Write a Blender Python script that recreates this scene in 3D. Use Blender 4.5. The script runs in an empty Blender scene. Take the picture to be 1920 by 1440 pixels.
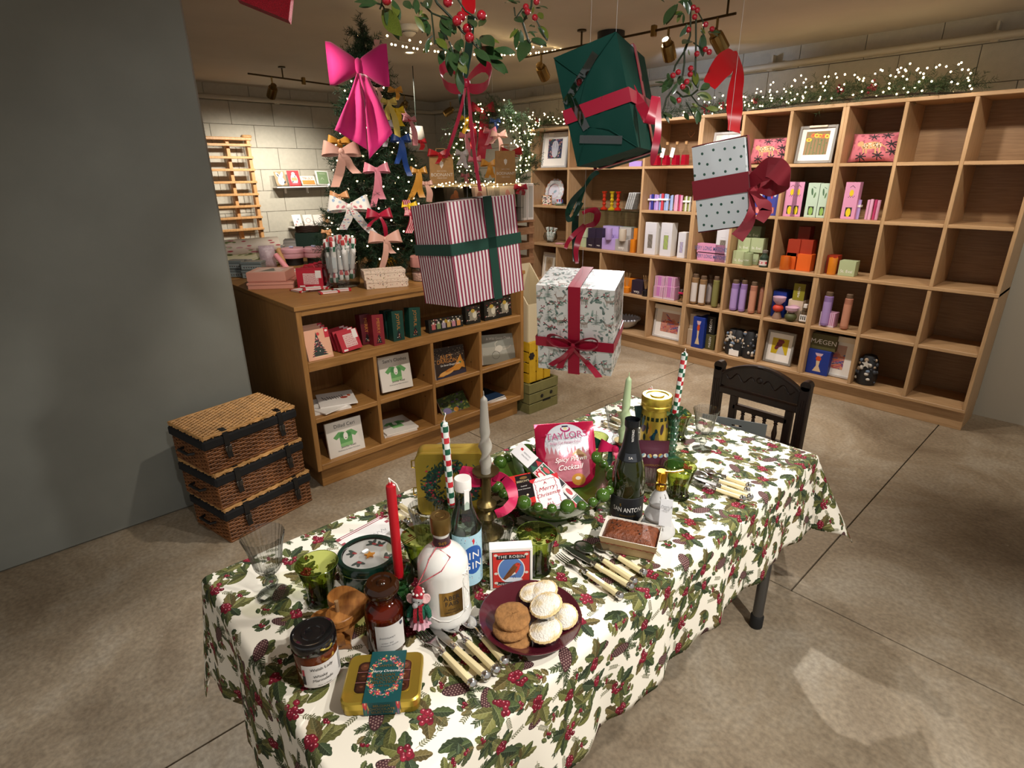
import bpy,bmesh,math,random
import numpy as np
from mathutils import Vector,Matrix,Euler
R = math.radians
S = bpy.context.scene
COL = S.collection
rnd = random.Random(7)
# ---------------------------------------------------------------- camera
CH = 1.62; FPX = 1065.0
_p,_r,_y = R(20.4),R(-.5),R(47.4)
FW = np.array([-math.sin(_y)*math.cos(_p),math.cos(_y)*math.cos(_p),-math.sin(_p)])
_rt = np.array([math.cos(_y),math.sin(_y),0.]); _up = np.cross(_rt,FW)
RT = math.cos(_r)*_rt + math.sin(_r)*_up; UP = -math.sin(_r)*_rt + math.cos(_r)*_up
cd = bpy.data.cameras.new('camera'); cam = bpy.data.objects.new('camera',cd); COL.objects.link(cam)
cd.sensor_fit = 'HORIZONTAL'; cd.sensor_width = 36; cd.lens = FPX*36/1920; cd.clip_start = .02
m = Matrix.Identity(4)
for i in range(3): m[i][0] = RT[i]; m[i][1] = UP[i]; m[i][2] = -FW[i]
m[2][3] = CH; cam.matrix_world = m
S.camera = cam
# ---------------------------------------------------------------- colour management, world, lights
S.view_settings.view_transform = 'Standard'; S.view_settings.look = 'None'
S.view_settings.exposure = 0.0; S.view_settings.gamma = 1.0; S.view_settings.use_curve_mapping = False
S.cycles.use_denoising = True; S.cycles.max_bounces = 9; S.cycles.transparent_max_bounces = 24
S.cycles.sample_clamp_indirect = 4.0; S.cycles.caustics_reflective = False; S.cycles.caustics_refractive = False
wd = bpy.data.worlds.new('world'); S.world = wd; wd.use_nodes = True
wd.node_tree.nodes['Background'].inputs[0].default_value = (1,.95,.89,1); wd.node_tree.nodes['Background'].inputs[1].default_value = .42
def spot(name,loc,aim,watts,deg,col=(1,.86,.70),rad=.035,blend=.5):
    l = bpy.data.lights.new(name,'SPOT'); l.energy = watts; l.spot_size = R(deg); l.spot_blend = blend; l.color = col; l.shadow_soft_size = rad
    o = bpy.data.objects.new(name,l); COL.objects.link(o); o.location = loc
    o.rotation_euler = (Vector(aim)-Vector(loc)).to_track_quat('-Z','Y').to_euler(); return o
WARM = (1,.89,.76); NEUT = (1,.97,.93); COOL = (.88,.94,1)
spot('ceiling_spot_light',(-2.2,3.25,2.38),(-.88,.95,.73),490,62,(1,.99,.97),rad=.03)
spot('ceiling_spot_light',(.25,1.9,2.40),(-.85,1.0,.9),85,62,(1,.95,.88))
spot('ceiling_spot_light',(-1.55,1.45,2.42),(-2.75,1.85,.45),95,80,WARM)
spot('ceiling_spot_light',(-.15,.3,2.40),(-1.35,1.0,1.5),50,80,NEUT)
spot('ceiling_spot_light',(.7,1.0,2.40),(.1,.9,.0),190,84,(1,.96,.9))
for y,w in ((2.18,60),(2.5,60),(2.85,55)):
    spot('wall_spot_light',(-5.62,y,2.22),(-6.75,y-.02,1.25),w,88,(1,.95,.86),blend=.9)
spot('tree_spot_light',(-3.2,1.1,2.40),(-3.5,2.0,1.5),60,75,WARM)
for x,w,c in ((-3.75,38,NEUT),(-3.0,62,(1,.91,.90)),(-2.35,54,(1,.92,.86)),(-1.75,54,(1,.92,.84)),(-1.1,48,WARM),(-.3,40,WARM)):
    spot('shelf_spot_light',(x,3.5,2.42),(x-.15,4.55,.95),w,88,c)
spot('shelf_wall_light',(-2.7,4.1,2.30),(-2.75,4.85,2.30),7,110,(.55,.7,1))
spot('corner_spot_light',(-4.6,2.9,2.40),(-4.9,3.9,1.5),60,70,WARM)
spot('floor_spot_light',(-1.6,3.9,2.40),(-2.0,3.0,0),110,75,WARM)
# ---------------------------------------------------------------- pixel -> world helpers (reference frame 1920 x 1440)
C0 = np.array([0,0,CH])
def ray(x,y): return FW + RT*(x-960)/FPX - UP*(y-720)/FPX
def G(x,y,z): r = ray(x,y); return Vector(C0 + r*((z-CH)/r[2]))
def GY(x,y,Y): r = ray(x,y); return Vector(C0 + r*(Y/r[1]))
def GX(x,y,X): r = ray(x,y); return Vector(C0 + r*(X/r[0]))
def GD(x,y,d): return Vector(C0 + ray(x,y)*d)          # at depth d along the view axis
def dep(P): return float((np.array(P)-C0) @ FW)
def mpp(P): return dep(P)/FPX
def top(x,y,P):                                          # height of pixel (x,y) over the vertical line through P
    r = ray(x,y); n = FW[:2]; return float(CH + r[2]*(n @ np.array(P[:2]))/(n @ r[:2]))
TZ = .73
def T(x,y): return G(x,y,TZ)
# ---------------------------------------------------------------- materials
def lin(c):
    if isinstance(c,str): c = [int(c[i:i+2],16)/255 for i in (0,2,4)]
    return [((v+.055)/1.055)**2.4 if v > .04045 else v/12.92 for v in c[:3]] + [1]
MC = {}
def mat(name,col='808080',rough=.5,metal=0,noise=0,ns=30,bump=0,bs=80,spec=.5,emit=0,coat=0,sheen=0,trans=0,sub=0,stretch=None):
    if name in MC: return MC[name]
    M = bpy.data.materials.new(name); M.use_nodes = True; MC[name] = M
    nt = M.node_tree; b = nt.nodes['Principled BSDF']; c = lin(col)
    b.inputs['Base Color'].default_value = c; b.inputs['Roughness'].default_value = rough; b.inputs['Metallic'].default_value = metal
    b.inputs['Specular IOR Level'].default_value = spec; b.inputs['Coat Weight'].default_value = coat; b.inputs['Coat Roughness'].default_value = .08
    b.inputs['Sheen Weight'].default_value = sheen; b.inputs['Transmission Weight'].default_value = trans
    if sub: b.inputs['Subsurface Weight'].default_value = sub; b.inputs['Subsurface Radius'].default_value = (.02,.012,.008); b.inputs['Subsurface Scale'].default_value = .3
    if emit: b.inputs['Emission Color'].default_value = c; b.inputs['Emission Strength'].default_value = emit
    if noise or bump:
        tc = nt.nodes.new('ShaderNodeTexCoord'); src = tc.outputs['Object']
        if stretch:
            mp = nt.nodes.new('ShaderNodeMapping'); mp.inputs['Scale'].default_value = stretch; nt.links.new(src,mp.inputs[0]); src = mp.outputs[0]
        if noise:
            n = nt.nodes.new('ShaderNodeTexNoise'); n.inputs['Scale'].default_value = ns; n.inputs['Detail'].default_value = 5; nt.links.new(src,n.inputs['Vector'])
            r = nt.nodes.new('ShaderNodeValToRGB'); nt.links.new(n.outputs[0],r.inputs[0])
            r.color_ramp.elements[0].position = .3; r.color_ramp.elements[1].position = .7
            r.color_ramp.elements[0].color = [v*(1-noise) for v in c[:3]]+[1]; r.color_ramp.elements[1].color = [min(1,v*(1+noise)) for v in c[:3]]+[1]
            nt.links.new(r.outputs[0],b.inputs['Base Color'])
        if bump:
            n = nt.nodes.new('ShaderNodeTexNoise'); n.inputs['Scale'].default_value = bs; n.inputs['Detail'].default_value = 4; nt.links.new(src,n.inputs['Vector'])
            bp = nt.nodes.new('ShaderNodeBump'); bp.inputs['Strength'].default_value = bump; bp.inputs['Distance'].default_value = .004
            nt.links.new(n.outputs[0],bp.inputs['Height']); nt.links.new(bp.outputs[0],b.inputs['Normal'])
    return M
def glass(name,col='ffffff',edge='b0b8b8',gloss=.12,dens=.5):
    """thin-walled glass: tinted see-through body, darker where seen edge-on, fresnel gloss"""
    if name in MC: return MC[name]
    M = bpy.data.materials.new(name); M.use_nodes = True; MC[name] = M; nt = M.node_tree; nt.nodes.remove(nt.nodes['Principled BSDF'])
    out = nt.nodes['Material Output']; N = nt.nodes.new; L = nt.links.new
    t = N('ShaderNodeBsdfTransparent'); g = N('ShaderNodeBsdfGlossy'); g.inputs['Roughness'].default_value = .03
    lw = N('ShaderNodeLayerWeight'); lw.inputs[0].default_value = .5
    pw = N('ShaderNodeMath'); pw.operation = 'POWER'; pw.inputs[1].default_value = 1/dens; L(lw.outputs['Facing'],pw.inputs[0])
    mx = N('ShaderNodeMix'); mx.data_type = 'RGBA'; mx.inputs[6].default_value = lin(col); mx.inputs[7].default_value = lin(edge); L(pw.outputs[0],mx.inputs[0]); L(mx.outputs[2],t.inputs[0])
    p5 = N('ShaderNodeMath'); p5.operation = 'POWER'; p5.inputs[1].default_value = 4.0; L(lw.outputs['Facing'],p5.inputs[0])
    ad = N('ShaderNodeMath'); ad.operation = 'MULTIPLY_ADD'; ad.inputs[1].default_value = .6; ad.inputs[2].default_value = gloss; ad.use_clamp = True; L(p5.outputs[0],ad.inputs[0])
    ms = N('ShaderNodeMixShader'); L(ad.outputs[0],ms.inputs[0]); L(t.outputs[0],ms.inputs[1]); L(g.outputs[0],ms.inputs[2]); L(ms.outputs[0],out.inputs[0])
    return M
def wood(name,c1,c2,scale=(1,14,14),rough=.45,ring=6):
    if name in MC: return MC[name]
    M = mat(name,c1,rough); nt = M.node_tree; b = nt.nodes['Principled BSDF']; N = nt.nodes.new; L = nt.links.new
    tc = N('ShaderNodeTexCoord'); mp = N('ShaderNodeMapping'); mp.inputs['Scale'].default_value = scale; L(tc.outputs['Object'],mp.inputs[0])
    n = N('ShaderNodeTexNoise'); n.inputs['Scale'].default_value = ring; n.inputs['Detail'].default_value = 8; n.inputs['Roughness'].default_value = .62; L(mp.outputs[0],n.inputs['Vector'])
    r = N('ShaderNodeValToRGB'); r.color_ramp.elements[0].position = .32; r.color_ramp.elements[1].position = .68
    r.color_ramp.elements[0].color = lin(c2); r.color_ramp.elements[1].color = lin(c1); L(n.outputs[0],r.inputs[0]); L(r.outputs[0],b.inputs['Base Color'])
    bp = N('ShaderNodeBump'); bp.inputs['Strength'].default_value = .12; bp.inputs['Distance'].default_value = .002; L(n.outputs[0],bp.inputs['Height']); L(bp.outputs[0],b.inputs['Normal'])
    return M
# ---------------------------------------------------------------- flat prints drawn with numpy (labels, wraps, covers)
def hexc(c): return np.array([int(c[i:i+2],16)/255 for i in (0,2,4)],np.float32) if isinstance(c,str) else np.array(c,np.float32)
class Pt:
    def __init__(s,w,h,col='ffffff',a=1.): s.w,s.h = w,h; s.a = np.ones((h,w,4),np.float32); s.a[:,:,:3] = hexc(col); s.a[:,:,3] = a
    def _box(s,x0,y0,x1,y1):
        x0 = max(0,int(x0)-1); y0 = max(0,int(y0)-1); x1 = min(s.w,int(x1)+2); y1 = min(s.h,int(y1)+2)
        if x1 <= x0 or y1 <= y0: return None
        yy,xx = np.mgrid[y0:y1,x0:x1].astype(np.float32)+.5; return (slice(y0,y1),slice(x0,x1)),xx,yy
    def _put(s,sl,cov,col,al):
        cov = np.clip(cov,0,1)[:,:,None]*al; v = s.a[sl]; v[:,:,:3] = v[:,:,:3]*(1-cov)+hexc(col)*cov; v[:,:,3:] = np.maximum(v[:,:,3:],cov)
    def ell(s,cx,cy,rx,ry=None,rot=0,col='000000',al=1.):
        ry = ry or rx; q = max(rx,ry); b = s._box(cx-q,cy-q,cx+q,cy+q)
        if b is None: return
        sl,x,y = b; c,n = math.cos(rot),math.sin(rot); u = (x-cx)*c+(y-cy)*n; v = -(x-cx)*n+(y-cy)*c
        d = np.sqrt((u/rx)**2+(v/ry)**2); s._put(sl,(1-d)*min(rx,ry)+.5,col,al)
    def rect(s,x0,y0,x1,y1,col,al=1.): s.poly([(x0,y0),(x1,y0),(x1,y1),(x0,y1)],col,al)
    def poly(s,P,col,al=1.):
        P = np.array(P,np.float32); b = s._box(P[:,0].min(),P[:,1].min(),P[:,0].max(),P[:,1].max())
        if b is None: return
        sl,x,y = b; acc = np.zeros(x.shape,np.float32); dm = np.full(x.shape,9.,np.float32); ins = np.zeros(x.shape,bool); n = len(P)
        for i in range(n):
            (xa,ya),(xb,yb) = P[i],P[(i+1) % n]
            dx,dy = xb-xa,yb-ya; l2 = dx*dx+dy*dy+1e-9
            t = np.clip(((x-xa)*dx+(y-ya)*dy)/l2,0,1); dm = np.minimum(dm,np.hypot(x-xa-t*dx,y-ya-t*dy))
            if ya != yb: ins ^= ((ya > y) != (yb > y)) & (x < xa+(y-ya)/(yb-ya)*dx)
        s._put(sl,np.where(ins,.5+dm,.5-dm),col,al)
    def line(s,P,w,col,al=1.):
        P = np.array(P,np.float32); b = s._box(P[:,0].min()-w,P[:,1].min()-w,P[:,0].max()+w,P[:,1].max()+w)
        if b is None: return
        sl,x,y = b; dm = np.full(x.shape,1e6,np.float32)
        for i in range(len(P)-1):
            (xa,ya),(xb,yb) = P[i],P[i+1]; dx,dy = xb-xa,yb-ya; l2 = dx*dx+dy*dy+1e-9
            t = np.clip(((x-xa)*dx+(y-ya)*dy)/l2,0,1); dm = np.minimum(dm,np.hypot(x-xa-t*dx,y-ya-t*dy))
        s._put(sl,w/2-dm+.5,col,al)
    def mat(s,name,rough=.5,metal=0,spec=.5,coat=0,bump=0,bs=60,tile=False,alpha=False):
        im = bpy.data.images.new(name,s.w,s.h,alpha=True); im.pixels.foreach_set(s.a.ravel()); im.pack()
        M = mat(name,'ffffff',rough,metal,spec=spec,coat=coat,bump=bump,bs=bs); nt = M.node_tree
        t = nt.nodes.new('ShaderNodeTexImage'); t.image = im; t.extension = 'REPEAT' if tile else 'EXTEND'; b = nt.nodes['Principled BSDF']
        nt.links.new(t.outputs[0],b.inputs['Base Color'])
        if alpha: nt.links.new(t.outputs[1],b.inputs['Alpha'])
        return M
# ---------------------------------------------------------------- mesh builder
def rotm(r): return Euler(r).to_matrix() if r is not None and not isinstance(r,Matrix) else (r or Matrix.Identity(3))
class B:
    def __init__(s): s.v = []; s.f = []; s.m = []; s.u = []; s.X = None
    def add(s,V,F,mi=0,uv=None):
        o = len(s.v)
        s.v += [tuple(s.X @ Vector(p)) for p in V] if s.X else [tuple(p) for p in V]
        for k,f in enumerate(F): s.f.append([i+o for i in f]); s.m.append(mi); s.u.append(uv[k] if uv else None)
        return s
    def box(s,c,d,rot=None,mi=0,ch=0,uvf=None):
        """box centred on c; ch = chamfer; uvf = face index list given 0..1 uv (0 -y,1 +x,2 +y,3 -x,4 +z,5 -z)"""
        Rm = rotm(rot); c = Vector(c); hx,hy,hz = d[0]/2,d[1]/2,d[2]/2
        if not ch:
            P = [(-hx,-hy,-hz),(hx,-hy,-hz),(hx,hy,-hz),(-hx,hy,-hz),(-hx,-hy,hz),(hx,-hy,hz),(hx,hy,hz),(-hx,hy,hz)]
            F = [(0,1,5,4),(1,2,6,5),(2,3,7,6),(3,0,4,7),(4,5,6,7),(3,2,1,0)]
            q = [(0,0),(1,0),(1,1),(0,1)]
            return s.add([c+Rm @ Vector(p) for p in P],F,mi,[q]*6)
        ch = min(ch,hx*.9,hy*.9,hz*.9); V = []; idx = {}
        for ix in (-1,1):
            for iy in (-1,1):
                for iz in (-1,1):
                    for ax in range(3):
                        p = [ix*(hx-ch),iy*(hy-ch),iz*(hz-ch)]; p[ax] = (ix*hx,iy*hy,iz*hz)[ax]
                        idx[(ix,iy,iz,ax)] = len(V); V.append(c+Rm @ Vector(p))
        g = lambda x,y,z,a: idx[(x,y,z,a)]; q = [(0,0),(1,0),(1,1),(0,1)]; F = []; U = []
        for sg,ax,order in ((-1,1,((-1,-1),(1,-1),(1,1),(-1,1))),(1,0,((-1,-1),(1,-1),(1,1),(-1,1))),(1,1,((1,-1),(-1,-1),(-1,1),(1,1))),(-1,0,((1,-1),(-1,-1),(-1,1),(1,1))),(1,2,((-1,-1),(1,-1),(1,1),(-1,1))),(-1,2,((-1,1),(1,1),(1,-1),(-1,-1)))):
            f = []
            for a,b in order: k = {1: (a,sg,b),0: (sg,a,b),2: (a,b,sg)}[ax]; f.append(g(*k,ax))
            F.append(f); U.append(q)
        for a in (-1,1):
            for b in (-1,1):
                F.append([g(-1,a,b,1),g(1,a,b,1),g(1,a,b,2),g(-1,a,b,2)]); F.append([g(a,-1,b,0),g(a,1,b,0),g(a,1,b,2),g(a,-1,b,2)]); F.append([g(a,b,-1,0),g(a,b,1,0),g(a,b,1,1),g(a,b,-1,1)]); U += [None]*3
                for z in (-1,1): F.append([g(a,b,z,0),g(a,b,z,1),g(a,b,z,2)]); U.append(None)
        return s.add(V,F,mi,U)
    def lathe(s,prof,c=(0,0,0),n=28,mi=0,rot=None,flute=0,fn=0,cap=(True,True),sx=1,sy=1):
        """prof: list of (r,z)"""
        Rm = rotm(rot); c = Vector(c); V = []; F = []; U = []
        for j,(r,z) in enumerate(prof):
            for i in range(n):
                a = 2*math.pi*i/n; q = r*(1+flute*math.cos(fn*a)) if flute else r
                V.append(c+Rm @ Vector((q*math.cos(a)*sx,q*math.sin(a)*sy,z)))
        L = len(prof); cl = [0.]
        for (ra,za),(rb_,zb_) in zip(prof[:-1],prof[1:]): cl.append(cl[-1]+math.hypot(rb_-ra,zb_-za))
        cl = [q/(cl[-1] or 1) for q in cl]
        for j in range(L-1):
            for i in range(n):
                k = (i+1) % n; F.append((j*n+i,j*n+k,(j+1)*n+k,(j+1)*n+i)); U.append([(i/n,cl[j]),((i+1)/n,cl[j]),((i+1)/n,cl[j+1]),(i/n,cl[j+1])])
        disc = [(.5+.5*math.cos(2*math.pi*i/n),.5+.5*math.sin(2*math.pi*i/n)) for i in range(n)]
        if cap[0] and prof[0][0] > 1e-5: F.append(tuple(range(n-1,-1,-1))); U.append(disc[::-1])
        if cap[1] and prof[-1][0] > 1e-5: F.append(tuple(range((L-1)*n,L*n))); U.append(disc)
        return s.add(V,F,mi,U)
    def tube(s,P,r,n=6,mi=0,cap=True):
        P = [Vector(p) for p in P]; rs = r if isinstance(r,(list,tuple)) else [r]*len(P); V = []; F = []
        t0 = (P[1]-P[0]).normalized(); ref = Vector((0,0,1)) if abs(t0.z) < .9 else Vector((1,0,0)); u = t0.cross(ref).normalized()
        for j,p in enumerate(P):
            t = (P[min(j+1,len(P)-1)]-P[max(j-1,0)]).normalized(); u = (u-t*u.dot(t)).normalized(); w = t.cross(u)
            for i in range(n): a = 2*math.pi*i/n; V.append(p+(u*math.cos(a)+w*math.sin(a))*rs[j])
        for j in range(len(P)-1):
            for i in range(n): k = (i+1) % n; F.append((j*n+i,j*n+k,(j+1)*n+k,(j+1)*n+i))
        if cap: F.append(tuple(range(n-1,-1,-1))); F.append(tuple(range((len(P)-1)*n,len(P)*n)))
        return s.add(V,F,mi)
    def ribbon(s,P,W,w,th=.0012,mi=0):
        """strip along P, W = width direction (one or per point), real thickness th"""
        P = [Vector(p) for p in P]; n = len(P); W = [Vector(x).normalized() for x in W] if isinstance(W,list) else [Vector(W).normalized()]*n
        ws = w if isinstance(w,(list,tuple)) else [w]*n; V = []; F = []; U = []
        for j in range(n):
            t = P[min(j+1,n-1)]-P[max(j-1,0)]; nn = t.cross(W[j]); nn = nn.normalized()*th/2 if nn.length > 1e-9 else Vector((0,0,th/2)); h = W[j]*ws[j]/2
            V += [P[j]-h-nn,P[j]+h-nn,P[j]+h+nn,P[j]-h+nn]
        for j in range(n-1):
            a,b = j*4,j*4+4; v0,v1 = j/(n-1),(j+1)/(n-1)
            for i in range(4):
                k = (i+1) % 4; F.append((a+i,a+k,b+k,b+i)); uu = [(0,1),(1,1),(1,0),(0,0)][i]; U.append([(uu[0],v0),(uu[1],v0),(uu[1],v1),(uu[0],v1)])
        F += [(3,2,1,0),(4*n-4,4*n-3,4*n-2,4*n-1)]; U += [None,None]
        return s.add(V,F,mi,U)
    def sph(s,c,r,n=12,mi=0,sc=(1,1,1),rot=None):
        m_ = max(4,n//2); prof = [(r*math.sin(math.pi*j/m_),-r*math.cos(math.pi*j/m_)) for j in range(m_+1)]
        Rm = rotm(rot); V = []; F = []; c = Vector(c)
        V.append(c+Rm @ Vector((0,0,-r*sc[2])))
        for j in range(1,m_):
            for i in range(n): a = 2*math.pi*i/n; V.append(c+Rm @ Vector((prof[j][0]*math.cos(a)*sc[0],prof[j][0]*math.sin(a)*sc[1],prof[j][1]*sc[2])))
        V.append(c+Rm @ Vector((0,0,r*sc[2]))); e = len(V)-1
        for i in range(n): k = (i+1) % n; F.append((0,1+k,1+i)); F.append((e,e-n+i,e-n+k))
        for j in range(m_-2):
            for i in range(n): k = (i+1) % n; F.append((1+j*n+i,1+j*n+k,1+(j+1)*n+k,1+(j+1)*n+i))
        return s.add(V,F,mi)
    def prism(s,poly,z0,z1,c=(0,0,0),rot=None,mi=0):
        """extrude a 2D outline (x,y) from z0 to z1; uv from its bounding box on the caps"""
        Rm = rotm(rot); c = Vector(c); n = len(poly); xs = [p[0] for p in poly]; ys = [p[1] for p in poly]; x0,y0 = min(xs),min(ys); w,h = max(xs)-x0 or 1,max(ys)-y0 or 1
        V = [c+Rm @ Vector((x,y,z0)) for x,y in poly]+[c+Rm @ Vector((x,y,z1)) for x,y in poly]; q = [((x-x0)/w,(y-y0)/h) for x,y in poly]
        F = [tuple(range(n-1,-1,-1)),tuple(range(n,2*n))]+[(i,(i+1) % n,n+(i+1) % n,n+i) for i in range(n)]
        return s.add(V,F,mi,[q[::-1],q]+[None]*n)
    def quad(s,P,mi=0): return s.add(P,[(0,1,2,3)],mi,[[(0,0),(1,0),(1,1),(0,1)]])
    def grid(s,fn,nu,nv,mi=0,wrap=False):
        V = [fn(i/(nu),j/(nv)) for j in range(nv+1) for i in range(nu+1)]; F = []; U = []
        for j in range(nv):
            for i in range(nu): a = j*(nu+1)+i; F.append((a,a+1,a+nu+2,a+nu+1)); U.append([(i/nu,j/nv),((i+1)/nu,j/nv),((i+1)/nu,(j+1)/nv),(i/nu,(j+1)/nv)])
        return s.add(V,F,mi,U)
    def mesh(s,name,mats,smooth=35):
        me = bpy.data.meshes.new(name); me.from_pydata(s.v,[],s.f)
        for mm in (mats if isinstance(mats,(list,tuple)) else [mats]): me.materials.append(mm)
        me.polygons.foreach_set('material_index',s.m)
        if any(u is not None for u in s.u):
            ul = me.uv_layers.new(name='uv'); buf = np.zeros((len(me.loops),2),np.float32); k = 0
            for f,u in zip(s.f,s.u):
                if u is not None: buf[k:k+len(f)] = u
                k += len(f)
            ul.data.foreach_set('uv',buf.ravel())
        if smooth:
            me.polygons.foreach_set('use_smooth',[True]*len(me.polygons)); me.set_sharp_from_angle(angle=R(smooth))
        me.validate(); me.update(); return me
    def obj(s,name,mats,parent=None,smooth=35,loc=None,rot=None,kind=None,label=None):
        o = bpy.data.objects.new(name,s.mesh(name,mats,smooth)); COL.objects.link(o)
        if parent: o.parent = parent
        if loc is not None: o.location = loc
        if rot is not None: o.rotation_euler = rot
        if kind: o['kind'] = kind
        if label: o['label'] = label
        return o
def tag(o,label,cat,group=None):
    o['label'] = label; o['category'] = cat
    if group: o['group'] = group
    return o
def thing(name,label,cat,loc=(0,0,0),rz=0,group=None,rot=None,sc=None):
    o = bpy.data.objects.new(name,None); COL.objects.link(o); o.location = loc; o.rotation_euler = rot if rot is not None else (0,0,rz); o.empty_display_size = .05
    if sc: o.scale = sc if isinstance(sc,tuple) else (sc,)*3
    return tag(o,label,cat,group)
def dup(r,loc,rz=None,label=None,group=None,rot=None,sc=None):
    c = r.copy(); COL.objects.link(c); c.location = loc
    if rz is not None: c.rotation_euler = (0,0,rz)
    if rot is not None: c.rotation_euler = rot
    if sc: c.scale = sc if isinstance(sc,tuple) else (sc,)*3
    if label: c['label'] = label
    if group: c['group'] = group
    for ch in list(r.children):
        k = ch.copy(); COL.objects.link(k); k.parent = c
        for g in ch.children: q = g.copy(); COL.objects.link(q); q.parent = k
    return c
_TM = {}
def text(body,size,m,parent,loc=(0,0,0),rot=None,ext=.0004,bend=0,sx=1.,name='lettering',shear=0,sp=1.,off=0):
    """flat raised lettering in the local xy plane, baseline-centred; bend = radius of a vertical cylinder (axis local y) it wraps"""
    key = (body,round(ext,6),round(shear,3),sp,off)
    if key not in _TM:
        c = bpy.data.curves.new('lettering','FONT'); c.body = body; c.align_x = 'CENTER'; c.align_y = 'CENTER'; c.size = 1; c.extrude = 0; c.resolution_u = 3; c.shear = shear; c.space_character = sp; c.offset = off
        o = bpy.data.objects.new('lettering',c); me = bpy.data.meshes.new_from_object(o); bpy.data.objects.remove(o); bpy.data.curves.remove(c); _TM[key] = ([tuple(v.co) for v in me.vertices],[tuple(p.vertices) for p in me.polygons]); bpy.data.meshes.remove(me)
    V,F = _TM[key]; b = B(); Q = []
    for x,y,z in V:
        x *= size*sx; y *= size; z = ext
        if bend: a = x/bend; Q.append(((bend+z)*math.sin(a),y,(bend+z)*math.cos(a)-bend))
        else: Q.append((x,y,z))
    b.add(Q,F); return b.obj(name,m,parent,0,loc,rot)
UPR = (R(90),0,0)                       # local xy plane -> upright plane facing -y
# ================================================================ SETTING
def struct(o): o['kind'] = 'structure'; return o
OAK = wood('oak','a97c46','8b6232',(1,14,14)); OAKV = wood('oak_upright','a97c46','8b6232',(14,14,1)); OAKY = wood('oak_along','a97c46','8b6232',(14,1,14))
LOAK = wood('light_oak','c4a078','ac885e',(1,14,14)); LOAKV = wood('light_oak_upright','c4a078','ac885e',(14,14,1)); LSHADED = wood('light_oak_shaded','9c7c58','846444',(1,14,14))  # back boards: darker copy of the oak, cubby shade put into its colour
conc = mat('concrete','83745e',.62); nt = conc.node_tree; N = nt.nodes.new; L = nt.links.new; bs_ = nt.nodes['Principled BSDF']
g = N('ShaderNodeNewGeometry'); n1 = N('ShaderNodeTexNoise'); n1.inputs['Scale'].default_value = 1.7; n1.inputs['Detail'].default_value = 9; n1.inputs['Roughness'].default_value = .68; n1.inputs['Distortion'].default_value = .6; L(g.outputs['Position'],n1.inputs['Vector'])
r1 = N('ShaderNodeValToRGB'); e = r1.color_ramp.elements; e[0].position = .3; e[0].color = lin('7a6852'); e[1].position = .72; e[1].color = lin('b5aa98'); k = e.new(.5); k.color = lin('9d8d76'); L(n1.outputs[0],r1.inputs[0])
n2 = N('ShaderNodeTexNoise'); n2.inputs['Scale'].default_value = 60; n2.inputs['Detail'].default_value = 6; L(g.outputs['Position'],n2.inputs['Vector'])
r2 = N('ShaderNodeValToRGB'); r2.color_ramp.elements[0].position = .3; r2.color_ramp.elements[0].color = (.72,.72,.72,1); r2.color_ramp.elements[1].position = .7; r2.color_ramp.elements[1].color = (1.12,1.12,1.12,1); L(n2.outputs[0],r2.inputs[0])
mxx = N('ShaderNodeMix'); mxx.data_type = 'RGBA'; mxx.blend_type = 'MULTIPLY'; mxx.inputs[0].default_value = 1; L(r1.outputs[0],mxx.inputs[6]); L(r2.outputs[0],mxx.inputs[7])
n3 = N('ShaderNodeTexNoise'); n3.inputs['Scale'].default_value = 5; n3.inputs['Detail'].default_value = 10; n3.inputs['Roughness'].default_value = .75; L(g.outputs['Position'],n3.inputs['Vector'])
r3 = N('ShaderNodeValToRGB'); r3.color_ramp.elements[0].position = .66; r3.color_ramp.elements[1].position = .72; L(n3.outputs[0],r3.inputs[0])
mx2 = N('ShaderNodeMix'); mx2.data_type = 'RGBA'; mx2.inputs[7].default_value = lin('c4b9a6'); L(mxx.outputs[2],mx2.inputs[6]); L(r3.outputs[0],mx2.inputs[0]); L(mx2.outputs[2],bs_.inputs['Base Color'])
bp = N('ShaderNodeBump'); bp.inputs['Strength'].default_value = .25; bp.inputs['Distance'].default_value = .004; L(n2.outputs[0],bp.inputs['Height']); L(bp.outputs[0],bs_.inputs['Normal'])
grout = mat('dark_joint','2c241b',.9)
floor = struct(B().box((-2.7,1.3,-.06),(8.6,7.4,.08)).obj('floor',grout,None,0))
for x0,x1,y0,y1 in ((-6.9,-3.9,-2.3,2.12),(-3.9,-1.55,-2.3,2.12),(-1.55,1.5,-2.3,2.12),(-6.9,-4.35,2.12,4.95),(-4.35,-2.46,2.12,4.95),(-2.46,-.62,2.12,4.95),(-.62,1.5,2.12,4.95)):
    B().box(((x0+x1)/2,(y0+y1)/2,-.011),(x1-x0-.006,y1-y0-.006,.022),ch=.001).obj('slab',conc,floor,0)
CEILZ = 2.49
ceilm = mat('ceiling_paint','c2b8a8',.85,noise=.04,ns=3,bump=.25,bs=6)
struct(B().box((-2.7,1.3,CEILZ+.04),(8.6,7.4,.08)).obj('ceiling',ceilm,None,0))
mortar = mat('painted_mortar','b9b2a2',.85); blk = mat('painted_block','b6af9e',.8,noise=.05,ns=25,bump=.5,bs=140)
wl = struct(B().box((-6.82,1.3,1.25),(.12,7.4,2.6)).obj('wall_left',mortar,None,0))
wb = struct(B().box((-2.7,4.94,1.25),(8.6,.14,2.6)).obj('wall_back',mortar,None,0))
def block_me(w): return B().box((0,0,0),(.03,w,.2175),ch=.002).mesh('block',blk,0)
bm1 = block_me(.439); bmx = B().box((0,0,0),(.439,.03,.2175),ch=.002).mesh('block',blk,0)
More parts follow.
